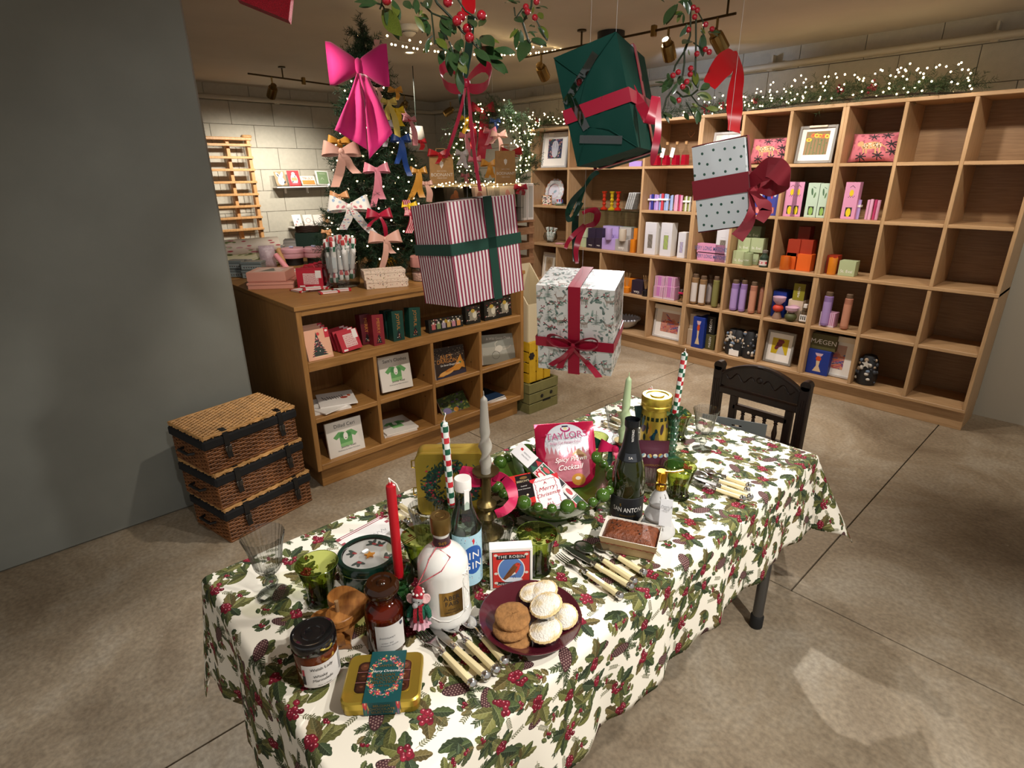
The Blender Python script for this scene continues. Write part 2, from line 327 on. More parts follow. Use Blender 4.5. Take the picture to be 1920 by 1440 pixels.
for c in range(8):
    zc = .79+.2212*c+.1106
    for j in range(9):
        yc = 1.16+.4425*j+(.221 if c % 2 else 0)
        if yc > 4.8: continue
        o = bpy.data.objects.new('block',bm1); COL.objects.link(o); o.parent = wl; o.location = (-6.752,yc,zc)
for c in range(8):
    zc = .79+.2212*c+.1106
    for j in range(16 if c > 4 else 5):
        o = bpy.data.objects.new('block',bmx); COL.objects.link(o); o.parent = wb; o.location = (-6.5+.4425*j+(.221 if c % 2 else 0),4.862,zc)
pil = mat('grey_plaster','7f817a',.75,noise=.06,ns=4,bump=.5,bs=9)
struct(B().box((-3.42,-.72,1.25),(.8,3.23,2.5),ch=.01).obj('pillar',pil,None,0))
# heating pipe running round both walls
pp = mat('cream_pipe','b3aa97',.5)
pipe = thing('wall_pipe','cream painted pipe clipped along the top of the block walls','pipe',(0,0,0))
B().tube([(-6.66,-1,2.36),(-6.66,4.73,2.36),(-6.63,4.76,2.36),(1.4,4.76,2.36)],.022,12).obj('pipe_run',pp,pipe)
for p in [(-6.68,y,2.36) for y in (1.2,2.75,4.2)]+[(x,4.78,2.36) for x in (-5.6,-4.9,-3.9,-2.25,-.9)]:
    B().box(p,(.05,.05,.06),ch=.008).box((p[0],p[1]+(.03 if p[1] > 4.5 else 0),p[2]+.04),(.012,.06 if p[1] > 4.5 else .012,.08)).obj('pipe_clip',pp,pipe)
# ---------------------------------------------------------------- ceiling fittings
brass = mat('aged_brass','8a7044',.32,1); dbrass = mat('dark_brass','4a3d28',.4,1); lampm = mat('lamp_face','ffe9c4',.4,emit=6)
def spot_head(parent,p,aim):
    """stem, collar and ribbed can pointing at aim"""
    p = Vector(p); B().tube([p,p+Vector((0,0,-.07))],.007,8).obj('stem',brass,parent)
    q = (Vector(aim)-(p+Vector((0,0,-.09)))).to_track_quat('Z','Y').to_euler(); b = B(); c = p+Vector((0,0,-.09))
    b.lathe([(.018,-.04),(.024,-.038),(.024,-.012),(.034,-.01),(.038,.0),(.038,.085),(.033,.088),(.03,.07)],c,24,rot=q,flute=.03,fn=12)
    h = b.obj('lamp_can',brass,parent); B().lathe([(.03,0),(.0295,.004)],c+rotm(q) @ Vector((0,0,.071)),20,rot=q).obj('lamp_glass',lampm,h); return h
def track(label,pts,heads,aims,drop):
    t = thing('track_light',label,'light',pts[0])
    o = Vector(pts[0]); pl = [Vector(p)-o for p in pts]
    b = B()
    for a_,b_ in zip(pl[:-1],pl[1:]): b.tube([a_,b_],.007,8)
    b.obj('rail',dbrass,t)
    for p in pl[1:-1]: B().box(p,(.03,.03,.06),ch=.004).obj('joint',brass,t)
    for f in drop:
        p = pl[0].lerp(pl[-1],f); B().tube([p,p+Vector((0,0,CEILZ-pts[0][2]-.004))],.006,8).lathe([(.03,CEILZ-pts[0][2]-.01),(.03,CEILZ-pts[0][2])],(p.x,p.y,p.z),16).obj('ceiling_rod',dbrass,t)
    for f,am in zip(heads,aims):
        n = len(pl)-1; s_ = f*n; i = min(int(s_),n-1); p = pl[i].lerp(pl[i+1],s_-i); spot_head(t,p,Vector(am)-o)
    return t
TZ2 = 2.40
a0,a1,a2 = G(465,138,TZ2),G(569,152,TZ2),G(775,181,TZ2)
track('brass rail of spotlights in front of the grey block wall',[a0,a1,a2],(.2,.7,1.22,1.9/2),[(-6.7,2.2,1.2),(-6.7,2.5,1.2),(-6.7,2.8,1.2),(-6.6,3.4,1.2)],(.17,.8))
b0,b1,b2 = G(972,110,TZ2),G(1226,58,TZ2),G(1380,25,TZ2)
track('brass rail of spotlights over the shelving',[b0,b1,b2],(.1,.32,.6,.9),[(-3.6,4.6,1.2),(-3.4,4.6,1.2),(-2.5,4.6,1.0),(-1.5,4.6,1.0)],(.03,.36,.97))
rose = thing('ceiling_rose','dark round ceiling mount above the green present','light mount',G(1146,60,CEILZ)); B().lathe([(.085,-.05),(.09,-.045),(.09,0)],(0,0,0),28).obj('rose_body',mat('black_metal','17130f',.5),rose)
sd = thing('smoke_detector','white round smoke detector on the ceiling beside the tree','detector',G(767,48,CEILZ)); wp = mat('white_plastic','d8d0c0',.45)
B().lathe([(.06,0),(.062,-.012),(.055,-.03),(.04,-.036)][::-1],(0,0,0),28).obj('detector_base',wp,sd); B().lathe([(.012,-.062),(.02,-.06),(.042,-.041),(.042,-.036)],(0,0,0),28).obj('detector_cap',wp,sd)
B().lathe([(.036,-.041),(.0465,-.039)],(0,0,0),28).obj('sensor_slot',mat('dark_slot','15120e',.7),sd)
dl = thing('downlight','small white recessed downlight beyond the smoke detector','light',G(768,98,CEILZ)); B().lathe([(.03,-.002),(.045,-.006),(.05,0)],(0,0,0),28).obj('bezel',wp,dl); B().lathe([(.03,-.003),(.001,-.003)],(0,0,0),24).obj('lamp_face',mat('dim_lamp','fff0d8',.4,emit=1.2),dl)
# ================================================================ DISPLAY COUNTER
def grid_box(b,x0,x1,y0,y1,z0,z1,ch=.002): b.box(((x0+x1)/2,(y0+y1)/2,(z0+z1)/2),(x1-x0,y1-y0,z1-z0),ch=ch); return b
def panel(name,m,parent,x0,x1,y0,y1,z0,z1,ch=.002): return grid_box(B(),x0,x1,y0,y1,z0,z1,ch).obj(name,m,parent,0)
CX,CY0,CY1,CB,CT = -2.70,1.06,2.595,-3.72,1.02
ct = thing('display_counter','oak display counter with open shelves beneath the Christmas tree','counter',(CX,CY0,0))
def cp(name,m,x0,x1,y0,y1,z0,z1): return panel(name,m,ct,x0-CX,x1-CX,y0-CY0,y1-CY0,z0,z1)
cp('worktop',OAKY,CB-.01,CX+.008,CY0-.008,CY1+.008,.998,CT)
cp('side_panel',OAKV,CB,CX,CY0,CY0+.027,.115,.998); cp('side_panel',OAKV,CB,CX,CY1-.027,CY1,.115,.998)
cp('back_panel',OAKV,CX-.43,CX-.41,CY0+.027,CY1-.027,.12,.998)
cp('top_rail',OAKY,CX-.025,CX-.002,CY0+.027,CY1-.027,.968,.998)
cp('shelf',OAKY,CX-.41,CX-.001,CY0+.027,CY1-.027,.678,.727); cp('bottom_shelf',OAKY,CX-.41,CX-.001,CY0+.027,CY1-.027,.115,.147); cp('plinth',OAKY,CB+.05,CX-.035,CY0+.03,CY1-.03,0,.115)
DY = [CY0+.027,1.452,1.472,1.832,1.853,2.204,2.225,CY1-.027]
for i in (1,3,5): cp('divider',OAKV,CX-.41,CX-.002,DY[i],DY[i+1],.147,.678)
for i in (0,2,4,6): cp('small_shelf',OAKY,CX-.41,CX-.003,DY[i],DY[i+1],.392,.418)
for i in (0,2,4): B().lathe([(.0035,0),(.0035,.002)],(CX-.09-CX,DY[i+1]-.0015-CY0,.46),8,rot=(R(90),0,0)).lathe([(.0035,0),(.0035,.002)],(CX-.09-CX,DY[i+1]-.0015-CY0,.32),8,rot=(R(90),0,0)).obj('peg_hole',mat('peg_hole','2a1a0c',.9),ct)
# ================================================================ WALL SHELVING
SY = 4.45; SB = 4.83
UX = [-4.522,-4.0,-3.12,-2.595,-2.25,-1.9,-1.548,-1.2,-.85,-.5,-.1,.3,.7]
SZ = [.147,.515,.902,1.287,1.652,2.025]
def shelving(label,x0,x1,ups,lows,full_shelves=True,skip=()):
    t = thing('shelving_unit',label,'shelving',(x0,SY,0)); w = x1-x0; D = SB-SY; h = .011
    def pn(name,m,a,b_,y0,y1,z0,z1): return panel(name,m,t,a-x0,b_-x0,y0,y1,z0,z1)
    pn('back_panel',LSHADED,x0,x1,D-.012,D,.13,2.02)
    pn('plinth',LOAK,x0,x1,.03,D-.02,0,.128)
    pn('top_board',LOAK,x0,x1,0,D-.012,2.012,2.034); pn('bottom_board',LOAK,x0,x1,0,D-.012,.128,.150)
    pn('shelf_board',LOAK,x0,x1,-.004,D-.012,.888,.91)
    pn('side_panel',LOAKV,x0,x0+.02,.001,D-.012,.15,2.012); pn('side_panel',LOAKV,x1-.02,x1,.001,D-.012,.15,2.012)
    ed = [x0]+ups+[x1]
    for u in ups: pn('divider',LOAKV,u-h,u+h,.001,D-.012,.91,2.012)
    for a,b_ in zip(ed[:-1],ed[1:]):
        a2 = a+(.02 if a == x0 else h); b2 = b_-(.02 if b_ == x1 else h)
        for z in (1.287,1.652):
            if (round(a,2),z) in skip: B().box(((a2+b2)/2-x0,D/2,1.275),(b2-a2,D-.04,.008)).obj('glass_shelf',glass('shelf_glass','e8f4ee','6f9488',.1),t); continue
            pn('shelf_board',LOAK,a2,b2,0,D-.012,z-h,z+h)
    ed = [x0]+lows+[x1]
    for u in lows: pn('divider',LOAKV,u-h,u+h,.001,D-.012,.15,.888)
    for a,b_ in zip(ed[:-1],ed[1:]): pn('shelf_board',LOAK,a+(.02 if a == x0 else h),b_-(.02 if b_ == x1 else h),0,D-.012,.504,.526)
    return t
shelving('light oak wall shelving with a glass shelf, nearest the lit wreath',UX[0],UX[3],[-4.0,-3.12],[-4.135,-3.55,-2.972],skip=((-4.0,1.287),))
shelving('light oak cube shelving holding pillar candles, behind the carved chair',UX[3],UX[6],[UX[4],UX[5]],[UX[4],UX[5]])
shelving('light oak cube shelving at the right-hand end of the wall',UX[6],UX[9],[UX[7],UX[8]],[UX[7],UX[8]])
# ================================================================ PLACEMENT HELPERS
def face(P,extra=0): return math.atan2(-P[0],P[1])+R(extra)          # turn local -y towards the aisle where the photo was taken
def frame3(TL,TR,BL):
    x = (TR-TL); w = x.length; x.normalize(); u = TL-BL; h = u.length; y = (u-x*u.dot(x)).normalized(); z = x.cross(y)
    M = Matrix((x,y,z)).transposed(); c = TR*.5+BL*.5; return c,M.to_euler(),w,h
def curved(parent,name,m,r,a0,a1,z0,z1,th=.0008,n=14,nz=1,rf=None):
    """label wrapped on a body of revolution, angles in degrees from the local -y front, + to the right"""
    b = B()
    def fn(u,v): a = R(a0+(a1-a0)*u-90); z = z0+(z1-z0)*v; q = (rf(z) if rf else r)+th; return (q*math.cos(a),q*math.sin(a),z)
    return b.grid(fn,n,nz).obj(name,m,parent,60)
def ctext(body,size,m,parent,r,z,ang=0,sx=1.,vert=False,sp=1.,shear=0):
    """lettering wrapped on a cylinder of radius r, facing local -y turned by ang"""
    a = R(ang); o = text(body,size,m,parent,(r*math.sin(a),-r*math.cos(a),z),None,.0006,0 if vert else r,sx,sp=sp,shear=shear)
    o.rotation_euler = (R(90),0,a) if not vert else (Matrix.Rotation(a,3,'Z') @ Matrix.Rotation(R(90),3,'X') @ Matrix.Rotation(R(90),3,'Z')).to_euler(); return o
GOLDT = mat('gold_ink','b8923f',.35,.8); WHT = mat('white_ink','ece8e2',.6); BLKT = mat('black_ink','1c1a1a',.6); REDT = mat('red_ink','b3202c',.6); GREYT = mat('grey_ink','77777a',.6)
PAPER = mat('white_paper','eeeae4',.6); CREAM = mat('cream_card','e8dcc6',.6); KRAFT = mat('kraft_paper','b58b58',.7,noise=.08,ns=40)
# ================================================================ TABLE AND CLOTH
TX0,TX1,TY0,TY1 = -1.30,-.565,.215,1.885
tb = thing('folding_table','grey-legged trestle table hidden under the holly print cloth','table',((TX0+TX1)/2,(TY0+TY1)/2,0))
hx,hy = (TX1-TX0)/2,(TY1-TY0)/2
B().box((0,0,TZ-.025),(2*hx,2*hy,.035),ch=.008).obj('table_top',mat('grey_laminate','8c8c88',.5),tb)
for sx in (-1,1):
    for sy in (-1,1):
        l = B().lathe([(.019,.03),(.019,.69)],(sx*(hx-.065),sy*(hy-.06),0),16).obj('leg',mat('grey_steel','6b6c6e',.35,.9),tb)
        B().lathe([(.02,0),(.0235,.004),(.0235,.05),(.02,.055)],(sx*(hx-.065),sy*(hy-.06),0),16).obj('rubber_foot',mat('black_rubber','121212',.7),l)
    B().tube([(sx*(hx-.065),-hy+.06,.66),(sx*(hx-.065),hy-.06,.66)],.012,8).obj('apron_rail',mat('grey_steel'),tb)
# holly, berry and cone print, painted as one repeat of the fabric
PS = 1000; TILE = .43; K = PS/TILE
pt = Pt(PS,PS,'efe8d8'); rp = random.Random(3)
def wrap(fn,x,y,rad):
    for ox in (-PS,0,PS):
        for oy in (-PS,0,PS):
            if -rad < x+ox < PS+rad and -rad < y+oy < PS+rad: st = rp.getstate(); fn(x+ox,y+oy); end = rp.getstate(); rp.setstate(st)
    rp.setstate(end)
def leaf(x,y,a,l,cs,spiny=True,wd=.33):
    c,s_ = math.cos(a),math.sin(a); up = []; dn = []
    for i in range(17):
        t = i/16; w = wd*l*math.sin(math.pi*min(1,t*.96+.02))**.75
        if spiny: w *= 1+.34*(abs(((t*4.2) % 1)-.5)*2-.55)
        up.append((t*l,w)); dn.append((t*l,-w*.92))
    tr = lambda p: (x+p[0]*c-p[1]*s_,y+p[0]*s_+p[1]*c)
    pt.poly([tr(p) for p in up+dn[::-1]],cs[0]); pt.poly([tr((p[0],p[1]*.9)) for p in up]+[tr((l,0)),tr((0,0))],cs[1]); pt.poly([tr((p[0],p[1]*.55)) for p in dn]+[tr((l,0)),tr((0,0))],cs[2],.6)
    pt.line([tr((0,0)),tr((l*.95,0))],2.2,cs[3],.8)
    for t in (.2,.35,.5,.65,.8):
        for q in (1,-1): pt.line([tr((t*l,0)),tr(((t+.12)*l,q*wd*l*.6*math.sin(math.pi*t)))],1.4,cs[3],.55)
HG = [('50512a','6b6c3a','3f4122','989866'),('5e5d34','7a7947','494826','a5a272'),('434a2c','5b6439','353c23','8c8f63'),('54482a','6d603a','423b22','988a62')]
DG = [('2c3524','3d4a33','242c1e','66735a'),('333d27','46522f','2a3320','6f7a58')]
def pine(x,y,a,l,col='38412b'):
    for i in range(int(l/3.2)):
        t = i/(l/3.2); px,py = x+math.cos(a)*l*t,y+math.sin(a)*l*t
        for q in (-1,1):
            aa = a+q*(.55+.5*rp.random()); ln = l*.3*(1-.45*t); pt.line([(px,py),(px+math.cos(aa)*ln,py+math.sin(aa)*ln)],2.6,rp.choice([col,'4d5836','2b3322']))
def berries(x,y,n,rad,br=13):
    for i in range(n):
        a = rp.random()*6.28; d = rad*math.sqrt(rp.random()); bx,by = x+d*math.cos(a)*1.15,y+d*math.sin(a)*.8
        pt.ell(bx,by,br,br,0,'5c1522'); pt.ell(bx,by,br-2,br-2,0,rp.choice(['7a1a2a','8a2032','661422'])); pt.ell(bx-br*.28,by+br*.3,br*.24,br*.24,0,'d99aa0')
def cone(x,y,a,l):
    c,s_ = math.cos(a),math.sin(a); pt.ell(x,y,l*.5,l*.235,a,'3b2527')
    for i in range(9):
        for j in range(-2,3):
            u = (i-4)*l*.105+(j % 2)*l*.05; v = j*l*.085
            if (u/(l*.47))**2+(v/(l*.215))**2 < 1: px,py = x+u*c-v*s_,y+u*s_+v*c; pt.ell(px,py,l*.052,l*.04,a,'573638'); pt.ell(px+c*2,py+s_*2,l*.018,l*.026,a,'a88f82')
def sprig(x,y,a,l):
    pt.line([(x,y),(x+math.cos(a)*l,y+math.sin(a)*l)],1.8,'6d6a48')
    for i in range(7):
        t = .2+i*.12; px,py = x+math.cos(a)*l*t,y+math.sin(a)*l*t
        for q in (-1,1): aa = a+q*.9; pt.ell(px+math.cos(aa)*9,py+math.sin(aa)*9,7,2.6,aa,'57583a')
def cluster(x,y):
    k = rp.random(); a0 = rp.random()*6.28
    if k < .5:
        for i in range(rp.randint(1,2)): pine(x,y,a0+2.6+i*.9,rp.uniform(90,125))
        if rp.random() < .6: cone(x+60*math.cos(a0+2),y+60*math.sin(a0+2),a0+1.2,rp.uniform(105,140))
    for i in range(rp.randint(6,8)): leaf(x+14*rp.uniform(-1,1),y+14*rp.uniform(-1,1),a0+i*.92+rp.uniform(-.3,.3),rp.uniform(70,118),rp.choice(HG+HG+DG),True,.27)
    berries(x+22*math.cos(a0),y+22*math.sin(a0),rp.randint(9,22),rp.uniform(24,46)); sprig(x+50*math.cos(a0-1),y+50*math.sin(a0-1),a0-1,85)
def small(x,y):
    a0 = rp.random()*6.28; pt.line([(x,y),(x+70*math.cos(a0),y+70*math.sin(a0))],2,'6b5a3c')
    for i in range(5): leaf(x+i*15*math.cos(a0),y+i*15*math.sin(a0),a0+(1 if i % 2 else -1)*1.0,rp.uniform(34,52),rp.choice(HG+DG))
    berries(x+45*math.cos(a0),y+45*math.sin(a0),4,13,8)
def conegrp(x,y):
    a = rp.random()*6.28
    for i in range(3): pine(x,y,a+2+i*.8,rp.uniform(70,110))
    for i in range(3): leaf(x,y,a-1+i*.5,rp.uniform(70,100),rp.choice(HG))
    cone(x+30*math.cos(a),y+30*math.sin(a),a,130)
ptsl = []
for gy in range(5):
    for gx in range(5): ptsl.append(((gx+.5+(gy % 2)*.5)*200+rp.uniform(-26,26),(gy+.5)*200+rp.uniform(-26,26)))
kinds = [cluster,conegrp,cluster,small,cluster]
def spray3(x,y):
    a = rp.random()*6.28
    for k in range(4): leaf(x,y,a+k*.55-.8,rp.uniform(62,104),rp.choice(HG+DG),k % 2 == 0,.25)
for k in range(16): wrap(spray3,rp.random()*PS,rp.random()*PS,130)
for i,(x,y) in enumerate(ptsl): wrap(small,x+100,y+100+rp.uniform(-20,20),140)
for i,(x,y) in enumerate(ptsl): wrap(kinds[(i*3+i//5) % 5],x,y,220)
for i,(x,y) in enumerate(ptsl): wrap(lambda x,y: sprig(x,y,rp.random()*6.28,80),x+100,y-30,100)
clothm = pt.mat('holly_print_cotton',.85,spec=.2,tile=True)
OV = .285; RHO = .018
def drape(s_):                                             # overhang length -> (outward, downward)
    q = RHO*math.pi/2
    return (RHO*math.sin(s_/RHO),RHO*(1-math.cos(s_/RHO)),0.) if s_ < q else (RHO,RHO,s_-q)
def cloth_pt(u,v):
    du = TX0-u if u < TX0 else (u-TX1 if u > TX1 else 0); dv = TY0-v if v < TY0 else (v-TY1 if v > TY1 else 0)
    sx = -1 if u < TX0 else 1; sy = -1 if v < TY0 else 1; cx = min(max(u,TX0),TX1); cy = min(max(v,TY0),TY1); z = TZ+.0015
    if du == 0 and dv == 0: return (u,v,z-.0008+.0008*math.sin(u*17+v*9)*math.sin(v*13))
    r = math.hypot(du,dv); o,d,rest = drape(r); ph = math.atan2(dv,du); c,s_ = math.cos(ph),math.sin(ph)
    if du and dv:
        tl = R(28 if sy > 0 else 10)*math.sin(2*ph)**.9; az = ph+.35*math.sin(2*ph)*(1 if ph > math.pi/4 else -1)*0
        h = rest*math.sin(tl); return (cx+sx*(o*c+h*math.cos(az)),cy+sy*(o*s_+h*math.sin(az)),z-d-rest*math.cos(tl))
    w = min(1,rest/.25)
    if du: f = .010*w*math.sin(v*21+1)+.006*w*math.sin(v*47)+.012*w; return (cx+sx*(o+f),v,z-d-rest+.004*math.sin(v*33)*w)
    f = .016*w*math.sin(u*24+.5)+.008*w*math.sin(u*51)+.014*w; return (u,cy+sy*(o+f),z-d-rest)
def axis_vals(a,b): 
    ins = list(np.linspace(a,b,int((b-a)/.03)+1)); q = [.003,.008,.014,.02,.028]+list(np.linspace(.04,OV,17))
    return [a-x for x in q[::-1]]+ins+[b+x for x in q]
us,vs = axis_vals(TX0,TX1),axis_vals(TY0,TY1); b = B(); V = [cloth_pt(u,v) for v in vs for u in us]; F = []; U = []; nu = len(us)
for j in range(len(vs)-1):
    for i in range(nu-1):
        F.append((j*nu+i,j*nu+i+1,(j+1)*nu+i+1,(j+1)*nu+i)); U.append([(us[i]/TILE,vs[j]/TILE),(us[i+1]/TILE,vs[j]/TILE),(us[i+1]/TILE,vs[j+1]/TILE),(us[i]/TILE,vs[j+1]/TILE)])
b.add(V,F,0,U); cl = tag(b.obj('tablecloth',clothm,None,80),'cream tablecloth printed with holly, red berries and pine cones','tablecloth')
md = cl.modifiers.new('hem','SOLIDIFY'); md.thickness = .0012; md.offset = -1
TZ += .0025                                                # things stand on the cloth
# ================================================================ GLASSWARE
CLG = glass('clear_glass','f8f8f7','6e7678',.07,.45); GRG = glass('green_glass','dfe5b0','66772c',.05,.5); DGG = glass('deep_green_glass','9cc9a4','17492a',.08,.6)
SOLG = glass('solid_glass','f4f6f4','80888a',.10,.7); SOLGG = glass('solid_green_glass','a9bb55','2c3a0a',.08,.8); RIMG = mat('green_rim','56682a',.1)
def goblet(label,loc,sc=1.,sticker=False):
    t = thing('goblet',label,'glass',loc,sc=sc)
    B().lathe([(.012,.066),(.022,.070),(.031,.085),(.034,.105),(.040,.140),(.047,.165),(.049,.172),(.0475,.172),(.0385,.140),(.0325,.105),(.029,.088),(.018,.076),(.001,.074)],(0,0,0),104,flute=.022,fn=26).obj('bowl',CLG,t,50)
    B().lathe([(.001,.0),(.036,.0),(.037,.002),(.030,.005),(.012,.010),(.008,.018),(.013,.028),(.016,.036),(.012,.046),(.009,.052),(.012,.060),(.012,.068)],(0,0,0),40).obj('stem',SOLG,t)
    if sticker: B().box((.006,-.021,.0079),(.014,.019,.0006),rot=(R(-6),0,R(25))).obj('price_sticker',PAPER,t,0)
    return t
def tumbler(label,loc,sc=1.,body=GRG):
    t = thing('tumbler',label,'glass',loc,sc=sc)
    B().lathe([(.028,.018),(.0285,.030),(.034,.060),(.041,.085),(.045,.098),(.0455,.099),(.044,.099),(.040,.086),(.0325,.060),(.0265,.032),(.024,.022),(.001,.021)],(0,0,0),40).obj('bowl',body,t,50)
    B().lathe([(.0445,.0985),(.0452,.0992),(.0458,.0985),(.0452,.0978),(.0445,.0985)],(0,0,0),40,cap=(False,False)).obj('rim',RIMG,t)
    B().lathe([(.001,.001),(.029,0),(.033,.002),(.033,.006),(.029,.010),(.028,.019),(.001,.0185)],(0,0,0),40).obj('foot',SOLGG,t)
    dots = B()
    for k in range(9): a = 2*math.pi*k/9; dots.sph((.0365*math.cos(a),.0365*math.sin(a),.062),.006,8,sc=(.45,.45,1))
    dots.obj('moulded_petals',body,t,kind='stuff'); return t
def ribglass(label,loc,sc=1.):
    t = thing('ribbed_tumbler',label,'glass',loc,sc=sc)
    B().lathe([(.001,0),(.026,0),(.028,.002),(.030,.02),(.034,.06),(.041,.088),(.043,.096),(.0415,.096),(.0395,.088),(.0325,.06),(.028,.02),(.026,.010),(.001,.009)],(0,0,0),104,flute=.024,fn=26).obj('bowl',CLG,t,50); return t
goblet('clear ribbed goblet with a price sticker, alone at the near corner',T(513,1114),.93,True)
goblet('clear ribbed goblet beside the patterned gold canister',T(1316,842),.86)
goblet('clear ribbed goblet behind the pale green twisted candle',T(1153,838),.86)
tumbler('green tumbler between the near goblet and the round green tin',T(604,1124),1.0)
tumbler('green tumbler hidden behind the red candle and white bottle',T(792,1068),.98)
tumbler('green tumbler behind the matchbox, under the bobble bowl',T(1006,1068),1.05)
tumbler('green tumbler by the ceramic tree and the cutlery',T(1270,930),1.0)
tumbler('green tumbler touching the gold canister',T(1268,822),.96)
tumbler('green tumbler behind the pink crisp packet',T(1113,868),.96)
ribglass('clear ribbed tumbler in front of the gold wreath tin',T(803,1012),1.05)
ribglass('clear ribbed tumbler beside the gin bottle and bowl',T(930,1046),1.05)
ribglass('clear ribbed tumbler in front of the plum pouch',T(1218,918),.98)
# ================================================================ CANDLES
def wick(b,p,pts,mi): b.tube([Vector(p)+Vector(q) for q in pts],.0011,5,mi)
CWHITE = mat('white_wick','e9e4da',.8)
def taper(name,label,base,tip,r,m,wk,squash=.95):
    """plain dipped candle from base to tip"""
    v = Vector(tip)-Vector(base); l = v.length; t = thing(name,label,'candle',base,rot=v.to_track_quat('Z','Y').to_euler())
    B().lathe([(r*.97,0),(r,.004),(r,l*.955),(r*.9,l*.975),(r*.45,l*.985),(r*.4,l)],(0,0,0),20).obj('wax',m,t)
    b = B(); wick(b,(0,0,l),wk,0); b.obj('wick',CWHITE,t); return t,l
def twist(name,label,base,tip,r,m,lo,hi):
    v = Vector(tip)-Vector(base); l = v.length; t = thing(name,label,'candle',base,rot=v.to_track_quat('Z','Y').to_euler())
    n = 20; V = []; J = 60; b = B()
    for j in range(J+1):
        s_ = j/J; tw = min(max((s_-lo)/(hi-lo),0),1); fl = .55*math.sin(math.pi*min(1,max(0,(s_-lo*.4)/(hi*1.08-lo*.4)))); rr = r*(1-.35*max(0,s_-hi)/(1-hi)); rr *= 1 if s_ < .96 else max(.2,(1-(s_-.96)/.045))
        for i in range(n): a = 2*math.pi*i/n; x,y = rr*(1+fl*.75)*math.cos(a),rr*(1-fl*.45)*math.sin(a); w = tw*math.pi*2.1; V.append((x*math.cos(w)-y*math.sin(w),x*math.sin(w)+y*math.cos(w),s_*l))
    F = [(j*n+i,j*n+(i+1) % n,(j+1)*n+(i+1) % n,(j+1)*n+i) for j in range(J) for i in range(n)]+[tuple(range(n-1,-1,-1)),tuple(range(J*n,J*n+n))]
    b.add(V,F).obj('wax',m,t,50); w = B(); wick(w,(0,0,l),[(0,0,-.002),(0,0,.006),(.001,0,.012)],0); w.obj('wick',m,t); return t
redwax = mat('red_wax','b5121f',.35,spec=.5,sub=.15); 
# checked candle print
cp_ = Pt(80,640,'e9ece6')
for j in range(16):
    for i in range(4):
        if (i+j) % 2 == 0: cp_.rect(i*20,j*40,i*20+20,j*40+40,['b8202b','1d5a40','c9323a','1d5a40'][(j//2) % 4])
checkm = cp_.mat('checked_wax',.4)
P1 = T(755,1150)
zc1 = .108
ch1 = thing('candlestick','short green cut-glass candlestick holding a red candle','candlestick',P1)
B().lathe([(.001,0),(.040,0),(.042,.004),(.036,.010),(.024,.016),(.017,.022),(.020,.032),(.024,.045),(.021,.060),(.013,.068),(.016,.073),(.020,.078),(.030,.088),(.033,.104),(.031,.112),(.026,.112),(.014,.096),(.001,.094)],(0,0,0),40,flute=.035,fn=10).obj('holder',DGG,ch1,40)
tp = Vector((P1.x,P1.y,top(757,905,P1)))
taper('taper_candle','plain red candle in the short green glass candlestick',P1+Vector((0,0,.097)),tp,.0098,redwax,[(0,0,-.002),(.003,0,.006),(.009,-.002,.006),(-.012,-.006,0),(-.018,-.008,-.014)])
# bowed brass candlestick with the grey twist
brs = mat('old_brass','75653f',.38,.9); P2 = T(914,1000)
bh = top(914,882,P2)-P2.z
st = thing('candlestick','antique brass candlestick holding the grey twisted candle','candlestick',P2)
B().lathe([(.001,0),(.042,0),(.044,.006),(.036,.012),(.016,.022),(.012,.034),(.020,.046),(.027,.056),(.016,.068),(.012,.074)],(0,0,0),32).obj('foot',brs,st)
B().lathe([(.012,.074),(.024,.082),(.026,.092),(.016,.10),(.012,.106),(.013,bh-.03),(.014,bh-.012)],(0,0,0),32).obj('stem',brs,st)
B().lathe([(.001,bh-.012),(.026,bh-.010),(.034,bh-.002),(.0345,bh),(.026,bh-.004),(.013,bh-.006)],(0,0,0),32).obj('drip_pan',brs,st)
twist('twisted_candle','grey twisted candle in the brass candlestick',P2+Vector((0,0,bh-.008)),Vector((P2.x,P2.y,top(914,742,P2))),.0125,mat('grey_wax','9d978b',.4,sub=.1),.08,.55)
# checked candle, near
P3 = T(850,1005)
h3 = .10
c3 = thing('candlestick','small dark glass candlestick behind the gin bottle','candlestick',P3); B().lathe([(.001,0),(.034,0),(.032,.008),(.014,.018),(.012,.05),(.02,.07),(.022,.1),(.012,.1),(.001,.085)],(0,0,0),28).obj('holder',DGG,c3)
taper('checked_candle','red, green and white checked candle in front of the gold wreath tin',P3+Vector((0,0,.088)),Vector((P3.x-.008,P3.y-.004,top(849,790,P3))),.0098,checkm,[(0,0,-.002),(-.003,0,.006),(-.01,0,.012),(-.016,-.004,.014)])
